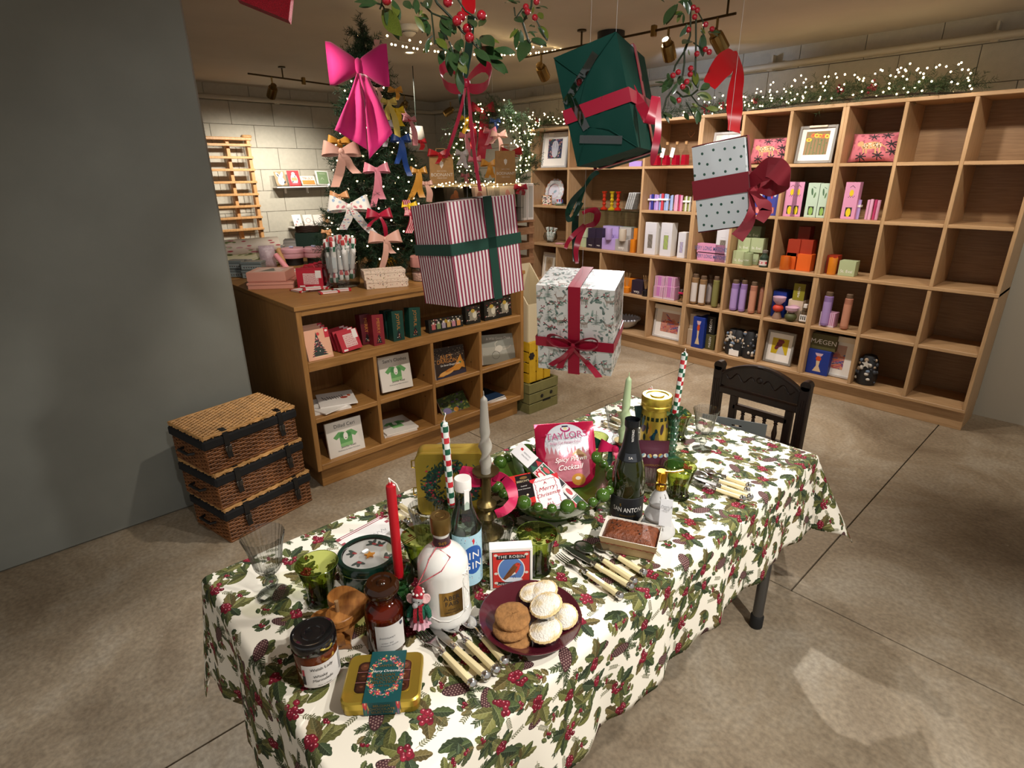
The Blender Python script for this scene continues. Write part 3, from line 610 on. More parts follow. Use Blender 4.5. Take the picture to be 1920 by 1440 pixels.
# palm candlestick, far
P4 = T(1256,868); h4 = top(1262,770,P4)-P4.z
pg = mat('bottle_green_glass','2c5a3c',.08,trans=.35,coat=.4)
c4 = thing('candlestick','dark green glass palm-tree candlestick with a checked candle','candlestick',P4)
pr = [(.001,0),(.044,0),(.045,.006),(.034,.016),(.020,.024),(.015,.03)]
B().lathe(pr,(0,0,0),32,flute=.06,fn=8).obj('foot',pg,c4)
pr = []
for k in range(6): z = .028+k*(h4-.055)/6; pr += [(.0125+.0006*k,z),(.0165+.0006*k,z+(h4-.055)/6*.85)]
B().lathe(pr+[(.016,h4-.025),(.022,h4-.01)],(0,0,0),24).obj('trunk',pg,c4)
for k in range(8):
    a = k*math.pi/4; d = Vector((math.cos(a),math.sin(a),0)); b = B()
    b.ribbon([Vector((0,0,h4-.028))+d*.012,Vector((0,0,h4-.008))+d*.022,Vector((0,0,h4+.004))+d*.034,Vector((0,0,h4-.004))+d*.044],Vector((-d.y,d.x,0)),[.014,.02,.016,.003],.003); b.obj('leaf',pg,c4)
taper('checked_candle','red, green and white checked candle in the palm-tree candlestick',P4+Vector((0,0,h4-.022)),Vector((P4.x+.008,P4.y+.01,top(1271,660,P4))),.0098,checkm,[(0,0,-.001),(0,0,.006),(.001,0,.01)])
# red candle in clear holder
P5 = T(1208,846); h5 = .06
c5 = thing('candlestick','clear glass holder with a red candle before the gold canister','candlestick',P5); B().lathe([(.001,0),(.03,0),(.028,.006),(.012,.014),(.013,.026),(.026,.044),(.032,.062),(.030,.062),(.013,.034),(.001,.030)],(0,0,0),32,flute=.03,fn=10).obj('holder',CLG,c5)
taper('taper_candle','plain red candle standing before the gold canister',P5+Vector((0,0,.032)),Vector((P5.x+.004,P5.y+.004,top(1214,728,P5))),.0105,redwax,[(0,0,-.002),(-.002,0,.008),(-.006,-.002,.006),(-.008,-.004,-.008)])
# pale green twist
P6 = T(1163,888); h6 = top(1162,825,P6)-P6.z
c6 = thing('candlestick','small brass candlestick holding the pale green twisted candle','candlestick',P6)
B().lathe([(.001,0),(.034,0),(.034,.005),(.016,.014),(.014,.03),(.018,.04),(.012,.05),(.011,h6-.02),(.024,h6-.006),(.026,h6),(.012,h6-.004),(.001,h6-.006)],(0,0,0),28).obj('holder',brs,c6)
twist('twisted_candle','pale green twisted candle behind the wine bottle',P6+Vector((0,0,h6-.008)),Vector((P6.x+.004,P6.y+.006,top(1173,706,P6))),.0125,mat('pale_green_wax','b3c79a',.4,sub=.15),.06,.58)
# ================================================================ RIBBON BOWS
def loop_pts(s_,w,h,n=12,drop=.3):
    return [Vector((s_*w*.5*(1-math.cos(2*math.pi*k/n))*.98,h*.55*math.sin(2*math.pi*k/n)*(1 if 1 else 1),0)) for k in range(n+1)]
def bow(name,label,loc,mat_,w=.12,h=.06,rib=.022,tails=((-.03,-.1),(.03,-.1)),rz=0,cat='bow',group=None,rot=None,th=.001,knot=.6,curl=.012,ring=False,tw=1.):
    """two loops, a knot and hanging tails in the local xz plane, facing -y; ring = loops seen open, else seen broadside"""
    t = thing(name,label,cat,loc,rz,group,rot)
    for s_ in (-1,1):
        P = []; W = []; n = 16; ws = []
        for k in range(n+1):
            a = 2*math.pi*k/n; q = (1-math.cos(a))/2
            if ring: P.append(Vector((s_*w*.5*q,-rib*.28*math.sin(a/2),h*.5*math.sin(a)*(.5+.5*q)+h*.36*q))); W.append(Vector((.25*s_,-1,.85))); ws.append(rib*(.45+.55*min(1,math.sin(math.pi*k/n)*1.6)))
            else: P.append(Vector((s_*w*.5*q**.8,-math.sin(a)*h*.30*(.4+.6*q)-.002,h*.22*q+.10*h*math.sin(a)))); W.append(Vector((-.25*s_,.28*math.sin(a),1))); ws.append(max(rib*.5,h*(.30+.62*q**.9)))
        B().ribbon(P,W,ws,th).obj('loop',mat_,t,60)
    for i,(tx,tz) in enumerate(tails):
        P = []; n = 8; W = []
        for k in range(n+1): s_ = k/n; P.append(Vector((tx*s_+curl*math.sin(s_*4+i*2),-.004-curl*.8*math.sin(s_*5+i),tz*s_))); W.append(Vector((1,.5*math.sin(s_*5+i*1.7),0)))
        B().ribbon(P,W,[tw*rib*(.5+.5*min(1,3*k/n)) for k in range(n+1)],th).obj('tail',mat_,t,60)
    B().sph((0,-.004,.002),rib*knot*.55,10,sc=(1,.8,1.1)).obj('knot',mat_,t); return t
def strip(label,px,d,w,m,wd=None,th=.0012,name='hanging_ribbon'):
    """satin ribbon through pixel points at view depths d, width in px"""
    Pp_ = [GD(x,y,d if not isinstance(d,(list,tuple)) else d[i]) for i,(x,y) in enumerate(px)]; o = Pp_[0]; t = thing(name,label,'ribbon',o); Q = []; n = len(Pp_); ww = []; WW = []
    for k in range((n-1)*6+1):
        f = k/6; i = min(int(f),n-2); u = f-i; p0,p1,p2,p3 = Pp_[max(0,i-1)],Pp_[i],Pp_[i+1],Pp_[min(n-1,i+2)]; Q.append((p1*2+(p2-p0)*u+(p0*2-p1*5+p2*4-p3)*u*u+(p1*3-p0-p2*3+p3)*u**3)/2-o)
        wl_ = w if not isinstance(w,(list,tuple)) else w[i]*(1-u)+w[i+1]*u; ww.append(wl_*mpp(p1)); t_ = (p2-p1).normalized(); W = t_.cross(Vector(FW)); W = W.normalized()+Vector(FW)*.5*math.sin(k*.35); WW.append(W)
    B().ribbon(Q,WW,ww,th).obj('satin_strip',m,t,60); return t
def satin(n,c,r=.35): return mat(n,c,r,spec=.35,sheen=.1)
CRIM = satin('crimson_ribbon','9b1230',.32); MAG = satin('magenta_ribbon','b8134a',.4); FORE = satin('forest_ribbon','0f3a2c',.3)
d_ = dep(P2)-.03
strip('wide magenta ribbon sweeping right from the brass candlestick',[(912,894),(926,893),(943,896),(958,914),(962,938),(948,956),(930,964)],[d_,d_-.02,d_-.03,d_-.03,d_-.04,d_-.05,d_-.05],[10,16,20,21,20,18,16],MAG)
strip('wide magenta ribbon loop left of the brass candlestick',[(914,896),(896,906),(874,896),(866,884),(876,882),(896,888),(912,894)],[d_-.01,d_-.03,d_-.04,d_-.02,d_+.0,d_+.0,d_-.01],[10,20,22,18,16,14,10],MAG)
strip('magenta ribbon knot on the brass candlestick',[(905,892),(914,890),(924,892),(922,904),(908,905)],d_-.02,16,MAG)
bow('ribbon_bow','magenta and green ribbon round the small brass candlestick by the wine bottle',P6+Vector((-.012,-.016,h6-.03)),MAG,.10,.05,.04,((.02,-.06),),face(P6,0))
bow('ribbon_bow','dark green ribbon curling out beside the small brass candlestick',P6+Vector((-.03,-.02,h6-.028)),FORE,.12,.045,.018,((-.02,-.10),),face(P6,-10))
# ================================================================ CUTLERY
IV = mat('ivory_resin','e3d3a4',.4,spec=.5); STL = mat('polished_steel','d6d5d3',.2,1); DST = mat('brushed_steel','b0aeac',.3,1)
def cutlery(kind,label,a,e,group=None,tilt=0,lift=0):
    """a = tip of the head, e = end of the handle (points on the cloth)"""
    d = e-a; L_ = Vector((d.x,d.y,0)).length; t = thing(kind,label,'cutlery',(a.x,a.y,a.z+.0005+lift),math.atan2(d.y,d.x),group)
    hl = L_*.52; x0 = L_-hl
    P = [(-hl/2,-.0075),(-hl/2,.0075),(hl/2,.0095),(hl/2,-.0095)]
    b = B(); n = 12; V = []
    for j,x in enumerate((x0,x0+.01,L_-.012)):
        for i in range(n): q = 2*math.pi*i/n; w = (.0068,.0074,.0088)[j]*(1-.07*(i % 2)); V.append((x,w*math.cos(q),.0085+w*.8*math.sin(q)))
    b.add(V,[(j*n+i,j*n+(i+1) % n,(j+1)*n+(i+1) % n,(j+1)*n+i) for j in range(2) for i in range(n)]+[tuple(range(n))[::-1],tuple(range(2*n,3*n))]).obj('handle',IV,t,20)
    rt = (0,R(90),0)
    B().lathe([(.0085,0),(.0098,.003),(.0088,.006),(.0098,.010),(.006,.0145),(.002,.016)],(L_-.013,0,.0085),14,rot=rt).obj('end_cap',STL,t); B().lathe([(.0035,-.014),(.006,-.012),(.0055,-.008),(.0078,-.004),(.007,0),(.0078,.003)],(x0,0,.0085),14,rot=rt).obj('bolster',STL,t)
    if kind == 'table_knife':
        o = [(0,.004),(.012,.0095),(.05,.0105),(x0-.012,.0085),(x0-.006,.003),(x0-.006,-.003),(x0-.012,-.0045),(.03,-.0065),(.006,-.003)]
        B().prism(o,.0055,.0075).obj('blade',DST,t,0)
    else:
        z = lambda x: .0035+.010*math.sin(math.pi*min(1,max(0,x/x0))*.9)*.6+.006*(x/x0)
        if kind == 'table_fork':
            b = B(); hw = .0125
            for k in range(4): y = -hw+.0032+k*(2*hw-.0064)/3; b.tube([(0,y,.006),(.02,y,.003),(.046,y,.0035)],[.0009,.0017,.0019],5)
            b.obj('tines',STL,t,kind='stuff'); b = B()
            b.grid(lambda u,v: (.044+u*(x0-.05),(v-.5)*2*(hw*(1-u)**1.6+.0026),z(.044+u*(x0-.05))-.001*(1-(2*v-1)**2)),12,6).obj('neck',STL,t,60).modifiers.new('th','SOLIDIFY').thickness = .0018
        else:
            bl = x0*(.62 if kind == 'table_spoon' else .58); bw = bl*.36
            def fn(u,v):
                r = v; q = 2*math.pi*u; ex = 1+.14*math.cos(q); return (bl*.5+bl*.5*r*math.cos(q),bw*r*math.sin(q)*(1-.12*math.cos(q)),.0016+.0085*r*r)
            o = B().grid(fn,28,7).obj('spoon_bowl',STL,t,70); mo = o.modifiers.new('th','SOLIDIFY'); mo.thickness = .0014
            B().tube([(bl*.97,0,.010),(bl*1.15,0,.013),(x0-.008,0,.0095)],[.0035,.0024,.0034],8).obj('neck',STL,t)
    return t
for k,a,e,l in (('table_fork',(786,1183),(890,1293),'ivory-handled fork, outer left of the near place setting'),('table_knife',(803,1176),(916,1278),'ivory-handled knife beside the near fork'),('table_spoon',(829,1164),(934,1267),'large ivory-handled spoon below the white bottle'),('dessert_spoon',(870,1162),(950,1251),'small ivory-handled spoon beside the plum plate'),
                   ('table_fork',(1046,1042),(1166,1126),'ivory-handled fork nearest the edge, in front of the cake'),('table_knife',(1058,1030),(1186,1108),'ivory-handled knife in front of the cake'),('table_spoon',(1080,1022),(1192,1098),'large ivory-handled spoon in front of the cake'),('dessert_spoon',(1116,1024),(1210,1082),'small ivory-handled spoon touching the cake tray'),
                   ('table_fork',(1294,906),(1396,941),'ivory-handled fork nearest the table edge at the far setting'),('table_knife',(1300,899),(1410,938),'ivory-handled knife at the far setting'),('table_spoon',(1297,889),(1404,925),'large ivory-handled spoon by the far green tumbler'),('dessert_spoon',(1320,885),(1407,917),'small ivory-handled spoon, topmost at the far setting'),
                   ('table_knife',(800,1006),(724,957),'ivory-handled knife behind the red candle'),('table_fork',(818,996),(746,950),'ivory-handled fork in front of the gold wreath tin'),
                   ('table_knife',(1196,818),(1128,795),'ivory-handled knife behind the pale green candle'),('table_fork',(1208,812),(1143,786),'ivory-handled fork, uppermost behind the pale green candle')):
    cutlery(k,l,T(*a),T(*e))
# ================================================================ PLATE, BISCUITS, PIES
PC = T(994,1172)
plum = mat('plum_glaze','4a1420',.16,spec=.7,coat=.5)
pl = thing('plate','glossy plum coloured rimmed plate holding biscuits and mince pies','plate',PC)
B().lathe([(.001,.001),(.06,0),(.065,.003),(.096,.020),(.106,.026),(.107,.028),(.105,.029),(.094,.0235),(.066,.010),(.001,.008)],(0,0,0),64).obj('dish',plum,pl,50)
ging = mat('ginger_biscuit','94683a',.9,noise=.22,ns=70,bump=.9,bs=110); pastry = mat('shortcrust','dcc08a',.85,noise=.12,ns=60,bump=.5,bs=140); sug = mat('icing_sugar','f0e8da',.95,noise=.06,ns=120,bump=.6,bs=260)
sm = sug; nt = sm.node_tree                                # sugar dusting: patchy over the pastry colour
for n_ in nt.nodes:
    if n_.type == 'VALTORGB': n_.color_ramp.elements[0].position = .36; n_.color_ramp.elements[0].color = lin('e2c88f'); n_.color_ramp.elements[1].position = .5; n_.color_ramp.elements[1].color = lin('f3ecdf')
    if n_.type == 'TEX_NOISE' and n_.inputs['Scale'].default_value == 120: n_.inputs['Scale'].default_value = 22
def biscuit(label,p,z,rx,ry):
    t = B(); r_ = random.Random(label); n = 40
    V = []; pr = [(.3,0),(.96,.0005),(1,.004),(.97,.0085),(.8,.0105),(.45,.012),(.001,.0125)]
    t.lathe([(.037*a,b_) for a,b_ in pr],(0,0,0),n); t.v = [(x+r_.uniform(-.0006,.0006),y+r_.uniform(-.0006,.0006),zz+(r_.uniform(-.0005,.0005) if zz > .003 else 0)) for x,y,zz in t.v]
    o = t.obj('ginger_biscuit',ging,None,60,(p.x,p.y,z),(rx,ry,0)); return tag(o,label,'biscuit',None)
zb = PC.z+.0085; bb = G(963,1196,zb+.005); 
biscuit('ginger biscuit at the bottom of the three-high stack',bb,zb+.003,0,.02); biscuit('ginger biscuit in the middle of the stack, cracked top',G(958,1178,zb+.02)+Vector((0,0,0)),zb+.017,.05,-.04); biscuit('ginger biscuit lying on top of the stack',G(961,1160,zb+.03),zb+.031,.05,.08)
FOIL = mat('foil_case','d8d8d6',.25,1)
def pie(label,P,rot=(0,0,0),sc=1.):
    t = thing('mince_pie',label,'mince pie',P,rot=rot,sc=sc)
    B().lathe([(.024,0),(.032,.016),(.0345,.018),(.0345,.0195),(.031,.0185),(.022,.002)],(0,0,0),48,flute=.02,fn=24).obj('foil_case',FOIL,t,50)
    b = B().lathe([(.0335,.017),(.0345,.020),(.0315,.0225),(.029,.0215),(.024,.0245),(.012,.0275),(.001,.0285)],(0,0,0),60,flute=.018,fn=20); b.obj('crust',pastry,t,50)
    B().lathe([(.0312,.0222),(.0285,.0226),(.024,.0252),(.012,.0282),(.001,.0292)],(0,0,0),40).obj('sugar_dusting',sm,t,60); return t
pie('sugared mince pie at the front right of the plate',G(1026,1196,zb+.004)+Vector((0,0,.002)),(R(12),0,R(-30)),1.0)
pie('sugared mince pie tilted on top of the others',G(1028,1147,zb+.034),(R(16),0,R(-30)),1.0)
pie('pale mince pie at the right-hand rim of the plate',G(1060,1163,zb+.006),(R(20),R(10),R(-10)),.84)
pie('mince pie at the back rim of the plate',G(1022,1122,zb+.01),(R(18),0,R(-35)),1.0)
pie('mince pie half hidden at the back left of the plate',G(1003,1122,zb+.004),(R(10),R(-8),0),.9)
# ================================================================ MATCHBOX
mp_ = Pt(320,360,'e9e5dc'); mp_.rect(10,8,310,352,'1d1b1c'); mp_.rect(16,14,304,346,'c8342c'); mp_.ell(160,180,108,122,0,'e9e5dc'); mp_.ell(160,180,100,116,0,'5b7fb8')
mp_.poly([(80,90),(140,108),(230,100),(252,84),(210,66),(110,66)],'e6ecf2')
mp_.poly([(92,96),(150,190),(180,232),(205,246),(226,240),(234,226),(220,180),(196,140),(160,122),(110,84)],'7a4a28'); mp_.poly([(196,140),(222,182),(232,226),(214,214),(204,190),(192,160),(180,132)],'d23a2c'); mp_.ell(212,224,20,18,0,'cc3c2e'); mp_.poly([(160,122),(196,140),(190,158),(172,140)],'ece6dc'); mp_.poly([(228,228),(244,222),(228,220)],'2a2320'); mp_.ell(214,230,4,4,0,'1a1512')
for q in range(5): mp_.line([(115+q*14,130+q*16),(150+q*8,160+q*12)],3,'4f2d17')
mp_.line([(172,124),(176,98)],3,'3a2a20'); mp_.line([(186,128),(192,100)],3,'3a2a20')
for yy,q in ((300,1),(52,-1)): mp_.poly([(44,yy-18),(100,yy-2*q-18),(220,yy-2*q-18),(276,yy-18),(276,yy+18),(220,yy+18+6*q),(100,yy+18+6*q),(44,yy+18)],'221f20')
for x in (40,280):
    for y in (322,150,60): mp_.ell(x,y,15,12,0,'d9d2c4')
mm_ = mp_.mat('robin_label',.5)
Pm = T(959,1104); wl_ = (T(997,1097)-T(921,1113)).length; hm = top(958,1028,Pm)-Pm.z
mb = thing('matchbox','large matchbox with a robin picture standing behind the plum plate','matchbox',Pm,face(Pm,4)); hm = min(hm,.11)
B().box((0,.0135,hm/2),(wl_,.027,hm),ch=.0008).obj('box_sleeve',PAPER,mb,0); B().box((0,-.0003,hm/2-.002),(wl_*.95,.0008,hm*.93)).obj('robin_label',mm_,mb,0)
text('THE ROBIN',.0105,WHT,mb,(0,-.0009,hm*.805),UPR,sp=1.15); text('SAFETY MATCHES',.0078,WHT,mb,(0,-.0009,hm*.135),UPR,sp=1.05)
# ================================================================ BOTTLES AND JARS
Pw = T(836,1150); wb_ = thing('liqueur_bottle','white glass bottle with gold label and knotwork relief','bottle',Pw,face(Pw,6))
WG = mat('white_glass','e2dfd8',.12,spec=.6,coat=.4); r0 = .053; hw = top(829,966,Pw)-Pw.z; cap0 = hw-.036
B().lathe([(.001,.004),(.040,0),(r0+.002,.006),(r0+.003,.016),(r0,.024),(r0,.128),(r0-.002,.146),(.040,.162),(.028,.172),(.0175,.176),(.0165,.180),(.0165,cap0-.008),(.018,cap0-.004),(.018,cap0)],(0,0,0),56).obj('bottle_body',WG,wb_,45)
B().lathe([(.0205,cap0),(.021,cap0+.002),(.021,hw-.004),(.0195,hw),(.012,hw),(.0115,hw-.0008),(.009,hw-.0008),(.0085,hw),(.001,hw)],(0,0,0),40).obj('stopper',mat('dull_gold','7d6436',.35,.85),wb_); B().lathe([(.0172,.181),(.0172,cap0-.009)],(0,0,0),40,cap=(False,False)).obj('neck_band',mat('plum_band','3c2226',.4),wb_)
curved(wb_,'gold_label',mat('gold_foil','a8854a',.28,.9),r0,-18,36,.040,.098)
ctext('ABER',.0155,BLKT,wb_,r0+.0008,.083,9,.95); ctext('FAllS',.0155,BLKT,wb_,r0+.0008,.069,9,.95); ctext('WHISKY',.0052,BLKT,wb_,r0+.0008,.055,9); ctext('CREAM LIQUEUR',.0045,BLKT,wb_,r0+.0008,.048,9); ctext('949',.011,GOLDT,wb_,.0175,.190,0)
for k,(f1,f2,ph) in enumerate(((1,1,0),(1.6,2,.7),(2.3,1,1.8))):
    P = []
    for i in range(33):
        q = 2*math.pi*i/32; a = R(54+14*math.cos(q*f1+ph)-90); z = .080+.048*math.sin(q*f2+ph*.5); P.append(((r0+.0001)*math.cos(a),(r0+.0001)*math.sin(a),z))
    B().tube(P,.0011,6).obj('relief_knot',WG,wb_,60)
P = [((r0+.0006)*math.cos(R(a-90)),(r0+.0006)*math.sin(R(a-90)),z) for a,z in ((-48,.055),(-40,.035),(-20,.028),(0,.026),(25,.028),(50,.036))]; B().tube(P,.0011,6).obj('relief_knot',WG,wb_,60)
# felt mouse hanging from the bottle neck
fg = mat('grey_felt','8f8d8a',.95,noise=.15,ns=200,bump=.6,bs=300); fp = mat('pink_felt','d7a9a8',.95,bump=.4,bs=300); kr = mat('red_knit','9a1626',.95,bump=.9,bs=260); kg = mat('green_knit','11543f',.95,bump=.9,bs=260); kw = mat('white_knit','e6ddd6',.95,bump=.9,bs=260); tu = mat('pink_tulle','c99aa6',.9)
rzb = face(Pw,6); 
def onb(a,z,r): a = R(a)+rzb-math.pi/2; return Pw+Vector((r*math.cos(a),r*math.sin(a),z))
mo = onb(-50,.063,r0+.022); ms_ = thing('mouse_ornament','grey felt mouse in knitted hat and jumper hanging from the white bottle','ornament',mo,face(mo,-14))
B().lathe([(.004,-.020),(.0125,-.016),(.0155,-.004),(.014,.008),(.008,.018),(.005,.022)],(0,0,0),20).obj('jumper',kg,ms_)
B().sph((-.001,-.003,.031),.0125,16,sc=(1,1.1,.95)).sph((-.004,-.0165,.0275),.0062,12,sc=(1,1.15,.9)).obj('head',fg,ms_,80)
for s_ in (-1,1): B().lathe([(.001,0),(.0085,.001),(.0095,.003),(.0085,.004),(.001,.0028)],(s_*.0145,-.001,.033),16,rot=(R(80),0,R(s_*22)),sy=1.15).obj('ear',fp,ms_); B().sph((-.001+s_*.0048,-.0150,.034),.0014,8).obj('eye',mat('black_bead','0a0a0a',.2),ms_)
B().lathe([(.0125,.036),(.012,.043),(.009,.052),(.004,.060),(.001,.062)],(0,0,0),18).obj('knitted_hat',kr,ms_); 
b = B()
for k in range(8): a = k*math.pi/4; b.sph((.0108*math.cos(a),.0108*math.sin(a),.0475),.003,6)
b.obj('hat_stitches',kw,ms_,kind='stuff'); B().lathe([(.0105,.016),(.0125,.019),(.0115,.023),(.009,.024)],(0,0,0),18).obj('scarf_wrap',kr,ms_)
for s_ in (-1,1):
    B().ribbon([(s_*.005,-.011,.018),(s_*.0055,-.0165,.006),(s_*.006,-.0165,-.008),(s_*.0065,-.0155,-.016)],(1,0,0),.007,.003).obj('scarf_end',kr,ms_); B().tube([(s_*.012,0,.012),(s_*.019,-.004,.002),(s_*.021,-.008,-.008)],[.0065,.006,.005],10).obj('sleeve',kg,ms_); B().sph((s_*.0215,-.0095,-.0125),.0042,10).obj('paw',fg,ms_); B().tube([(s_*.005,0,-.026),(s_*.0055,-.001,-.040)],.0026,8).sph((s_*.0055,-.004,-.041),.0034,8).obj('leg',fg,ms_)
B().lathe([(.011,-.012),(.017,-.022),(.021,-.032)],(0,0,0),48,flute=.10,fn=12,cap=(False,False)).obj('tutu',tu,ms_,60)
nk = [onb(q,.182,.0185)-mo for q in range(-40,300,20)]; rzm = ms_.rotation_euler.z
RM = Matrix.Rotation(-rzm,3,'Z'); tw = [(Vector((0,0,.062)))]+[RM @ (onb(-50,z,r)-mo) for z,r in ((.150,.048),(.165,.038))]
tie = mat('red_white_twine','b04a52',.9,noise=.6,ns=400); B().tube(tw+[RM @ p for p in nk]+[RM @ (onb(20,.168,.036)-mo),RM @ (onb(-10,.150,.0495)-mo),Vector((0,0,.063))],.0011,6).obj('hanging_twine',tie,ms_)
# gin bottle
Pg = T(876,1098); hg = top(862,896,Pg)-Pg.z; gb = thing('gin_bottle','clear gin bottle with a pale blue label behind the white bottle','bottle',Pg,face(Pg,24))
gg = glass('gin_glass','e9f4ee','5d7d70',.10,.6); rg = .036
B().lathe([(.001,.006),(.03,0),(rg,.006),(rg,.150),(rg-.001,.165),(rg-.008,.185),(.024,.200),(.0195,.212),(.0165,.245),(.0155,hg-.028),(.0165,hg-.024)],(0,0,0),48,cap=(True,False)).obj('bottle_body',gg,gb,45)
B().lathe([(.001,.012),(.032,.012),(rg-.003,.018),(rg-.003,.165),(.027,.186),(.020,.200),(.001,.2)],(0,0,0),40).obj('gin',glass('gin_liquid','eef6f2','9ab8ac',.02,.7),gb)
B().lathe([(.0185,hg-.026),(.0185,hg-.002),(.0175,hg),(.001,hg)],(0,0,0),32).obj('cap',mat('white_cap','e2ddd6',.4),gb)
B().box((0,-.0172,hg-.045),(.012,.0012,.05),rot=(R(2),0,0),ch=.0004).obj('seal_strip',PAPER,gb,0)
gl = Pt(420,300,'9fc3d0'); rq = random.Random(5)
for i in range(90):
    x,y = rq.random()*420,rq.random()*300; gl.ell(x,y,rq.uniform(2,6),rq.uniform(2,4),rq.random()*3,rq.choice(['3a5f96','c65b4a','5f8fae','2d4a80']),.8)
gl.ell(215,155,118,84,0,'24539a'); gl.poly([(205,270),(230,280),(238,262),(222,240),(214,262)],'c02a34'); curved(gb,'label',gl.mat('gin_label',.5),rg,-75,75,.028,.158)
ctext('JIN',.026,WHT,gb,rg+.0009,.106,0,sp=1.1); ctext('GIN',.026,WHT,gb,rg+.0009,.080,0,sp=1.1)
# amber candle jar
Pa = T(727,1206); ha = top(725,1078,Pa)-Pa.z; aj = thing('amber_jar','amber glass apothecary jar with white label beside the wooden hearts','jar',Pa,face(Pa,10))
am = glass('amber_glass','dc9a3e','4a2408',.05,.8); ra = .0385; k_ = ha/.170
B().lathe([(.001,.004),(.034,0),(ra,.006),(ra,.090),(ra-.002,.098),(.030,.110),(.025,.114),(.0255,.122),(.029,.124),(.029,.128)],(0,0,0),48,cap=(True,False)).obj('jar_body',am,aj,45); B().lathe([(.001,.008),(.034,.008),(.0365,.014),(.0365,.084),(.001,.086)],(0,0,0),40).obj('wax',mat('amber_wax','7c4614',.3,spec=.4,trans=.2),aj)
B().lathe([(.022,.120),(.030,.128),(.0335,.136),(.0335,.146),(.028,.153),(.020,.153),(.018,.150),(.010,.150),(.007,.154),(.001,.155)],(0,0,0),40).obj('stopper',mat('amber_stopper','3c1d08',.06,trans=.45),aj,45)
curved(aj,'label',mat('jar_label','c9c5c0',.6),ra,-42,48,.014,.078); ctext('BODNANT',.0055,GREYT,aj,ra+.001,.050,-8,sp=1.2); ctext('amber and',.0048,GREYT,aj,ra+.001,.038,-10,sp=1.1); ctext('aromatic woods',.0048,GREYT,aj,ra+.001,.032,-4,sp=1.1)
cr = B().prism([(0,-.0045),(.0035,-.001),(.0035,.004),(-.0035,.004),(-.0035,-.001)],0,.0005); o = cr.obj('crest',mat('navy_ink','22283c',.6),aj,0); a = R(36); o.location = ((ra+.001)*math.sin(a),-(ra+.001)*math.cos(a),.071); o.rotation_euler = (R(90),0,a)
# marmalade jar
Pj = T(599,1262); jj = thing('marmalade_jar','jar of marmalade with glossy black lid nearest the table corner','jar',Pj,face(Pj,16),sc=1.16); rj = .0335
B().lathe([(.001,.003),(.030,0),(rj,.005),(rj,.058),(.0315,.064),(.0305,.070)],(0,0,0),44).obj('jar_body',mat('marmalade','5a2408',.08,spec=.6,coat=.6),jj,45)
B().lathe([(.034,.066),(.0355,.068),(.0355,.082),(.034,.086),(.030,.087),(.028,.0855),(.018,.0855),(.017,.0867),(.013,.0867),(.012,.0855),(.006,.086),(.001,.0868)],(0,0,0),48).obj('lid',mat('gloss_black','0d0d10',.12,coat=.6),jj,40)
curved(jj,'label',mat('jar_label_white','d8d2cc',.6),rj,-62,66,.006,.050); ctext('Welsh Lady',.0076,BLKT,jj,rj+.001,.042,-8); ctext('Whisky',.0072,BLKT,jj,rj+.001,.028,-14); ctext('Marmalade',.0072,BLKT,jj,rj+.001,.020,-8); ctext('Made in Wales',.0036,BLKT,jj,rj+.001,.010,-6)
o = curved(jj,'figure_mark',mat('figure_red','b0303a',.6),rj,-60,-54,.030,.042,.0014); o = curved(jj,'figure_mark',BLKT,rj,-61,-53,.012,.030,.0014); curved(jj,'barcode_panel',mat('small_print','9a9794',.7),rj,46,60,.014,.046,.0014)
# wine bottle
Pv = T(1173,968); hv = top(1182,793,Pv)-Pv.z; wn = thing('wine_bottle','dark green sparkling wine bottle with black label beside the bobble bowl','bottle',Pv,face(Pv,4)); rw = .0435; s_ = hv/.31
B().lathe([(.001,.012),(.03,.004),(.038,0),(rw,.008),(rw,.120),(rw-.001,.140),(rw-.006,.165),(.030,.190),(.022,.215),(.0185,.235)],(0,0,0),48).obj('bottle_body',mat('dark_bottle_glass','20260a',.06,trans=.25,coat=.5),wn,50)
foil = mat('black_foil','15171a',.38,.3); B().lathe([(.0330,.183),(.0235,.212),(.0195,.235),(.0175,.255),(.0170,.270),(.0190,.273),(.0195,.284),(.0185,.288),(.0195,.292),(.0195,hv-.006),(.016,hv),(.001,hv)],(0,0,0),40).obj('neck_foil',foil,wn,45)
curved(wn,'label',mat('black_label','17181b',.5),rw,-80,80,.014,.082); curved(wn,'label_band',mat('grey_line','4a4c50',.5),rw,-80,80,.0805,.082,.0012)
ctext('SAN ANTONI',.0195,WHT,wn,rw+.001,.046,2,.70); ctext('PROSECCO DOC',.006,GOLDT,wn,rw+.001,.029,4); ctext('S',.012,GOLDT,wn,rw+.001,.060,-24); ctext('SAN ANTONIO',.0085,WHT,wn,.0187,.244,10,vert=True,sx=.9)
curved(wn,'medallion',mat('medallion_grey','2a2d33',.4),.026,-28,28,.186,.206,.0035,rf=lambda z: .0335-(z-.183)*.36); ctext('SA',.010,WHT,wn,.0335,.196,0)
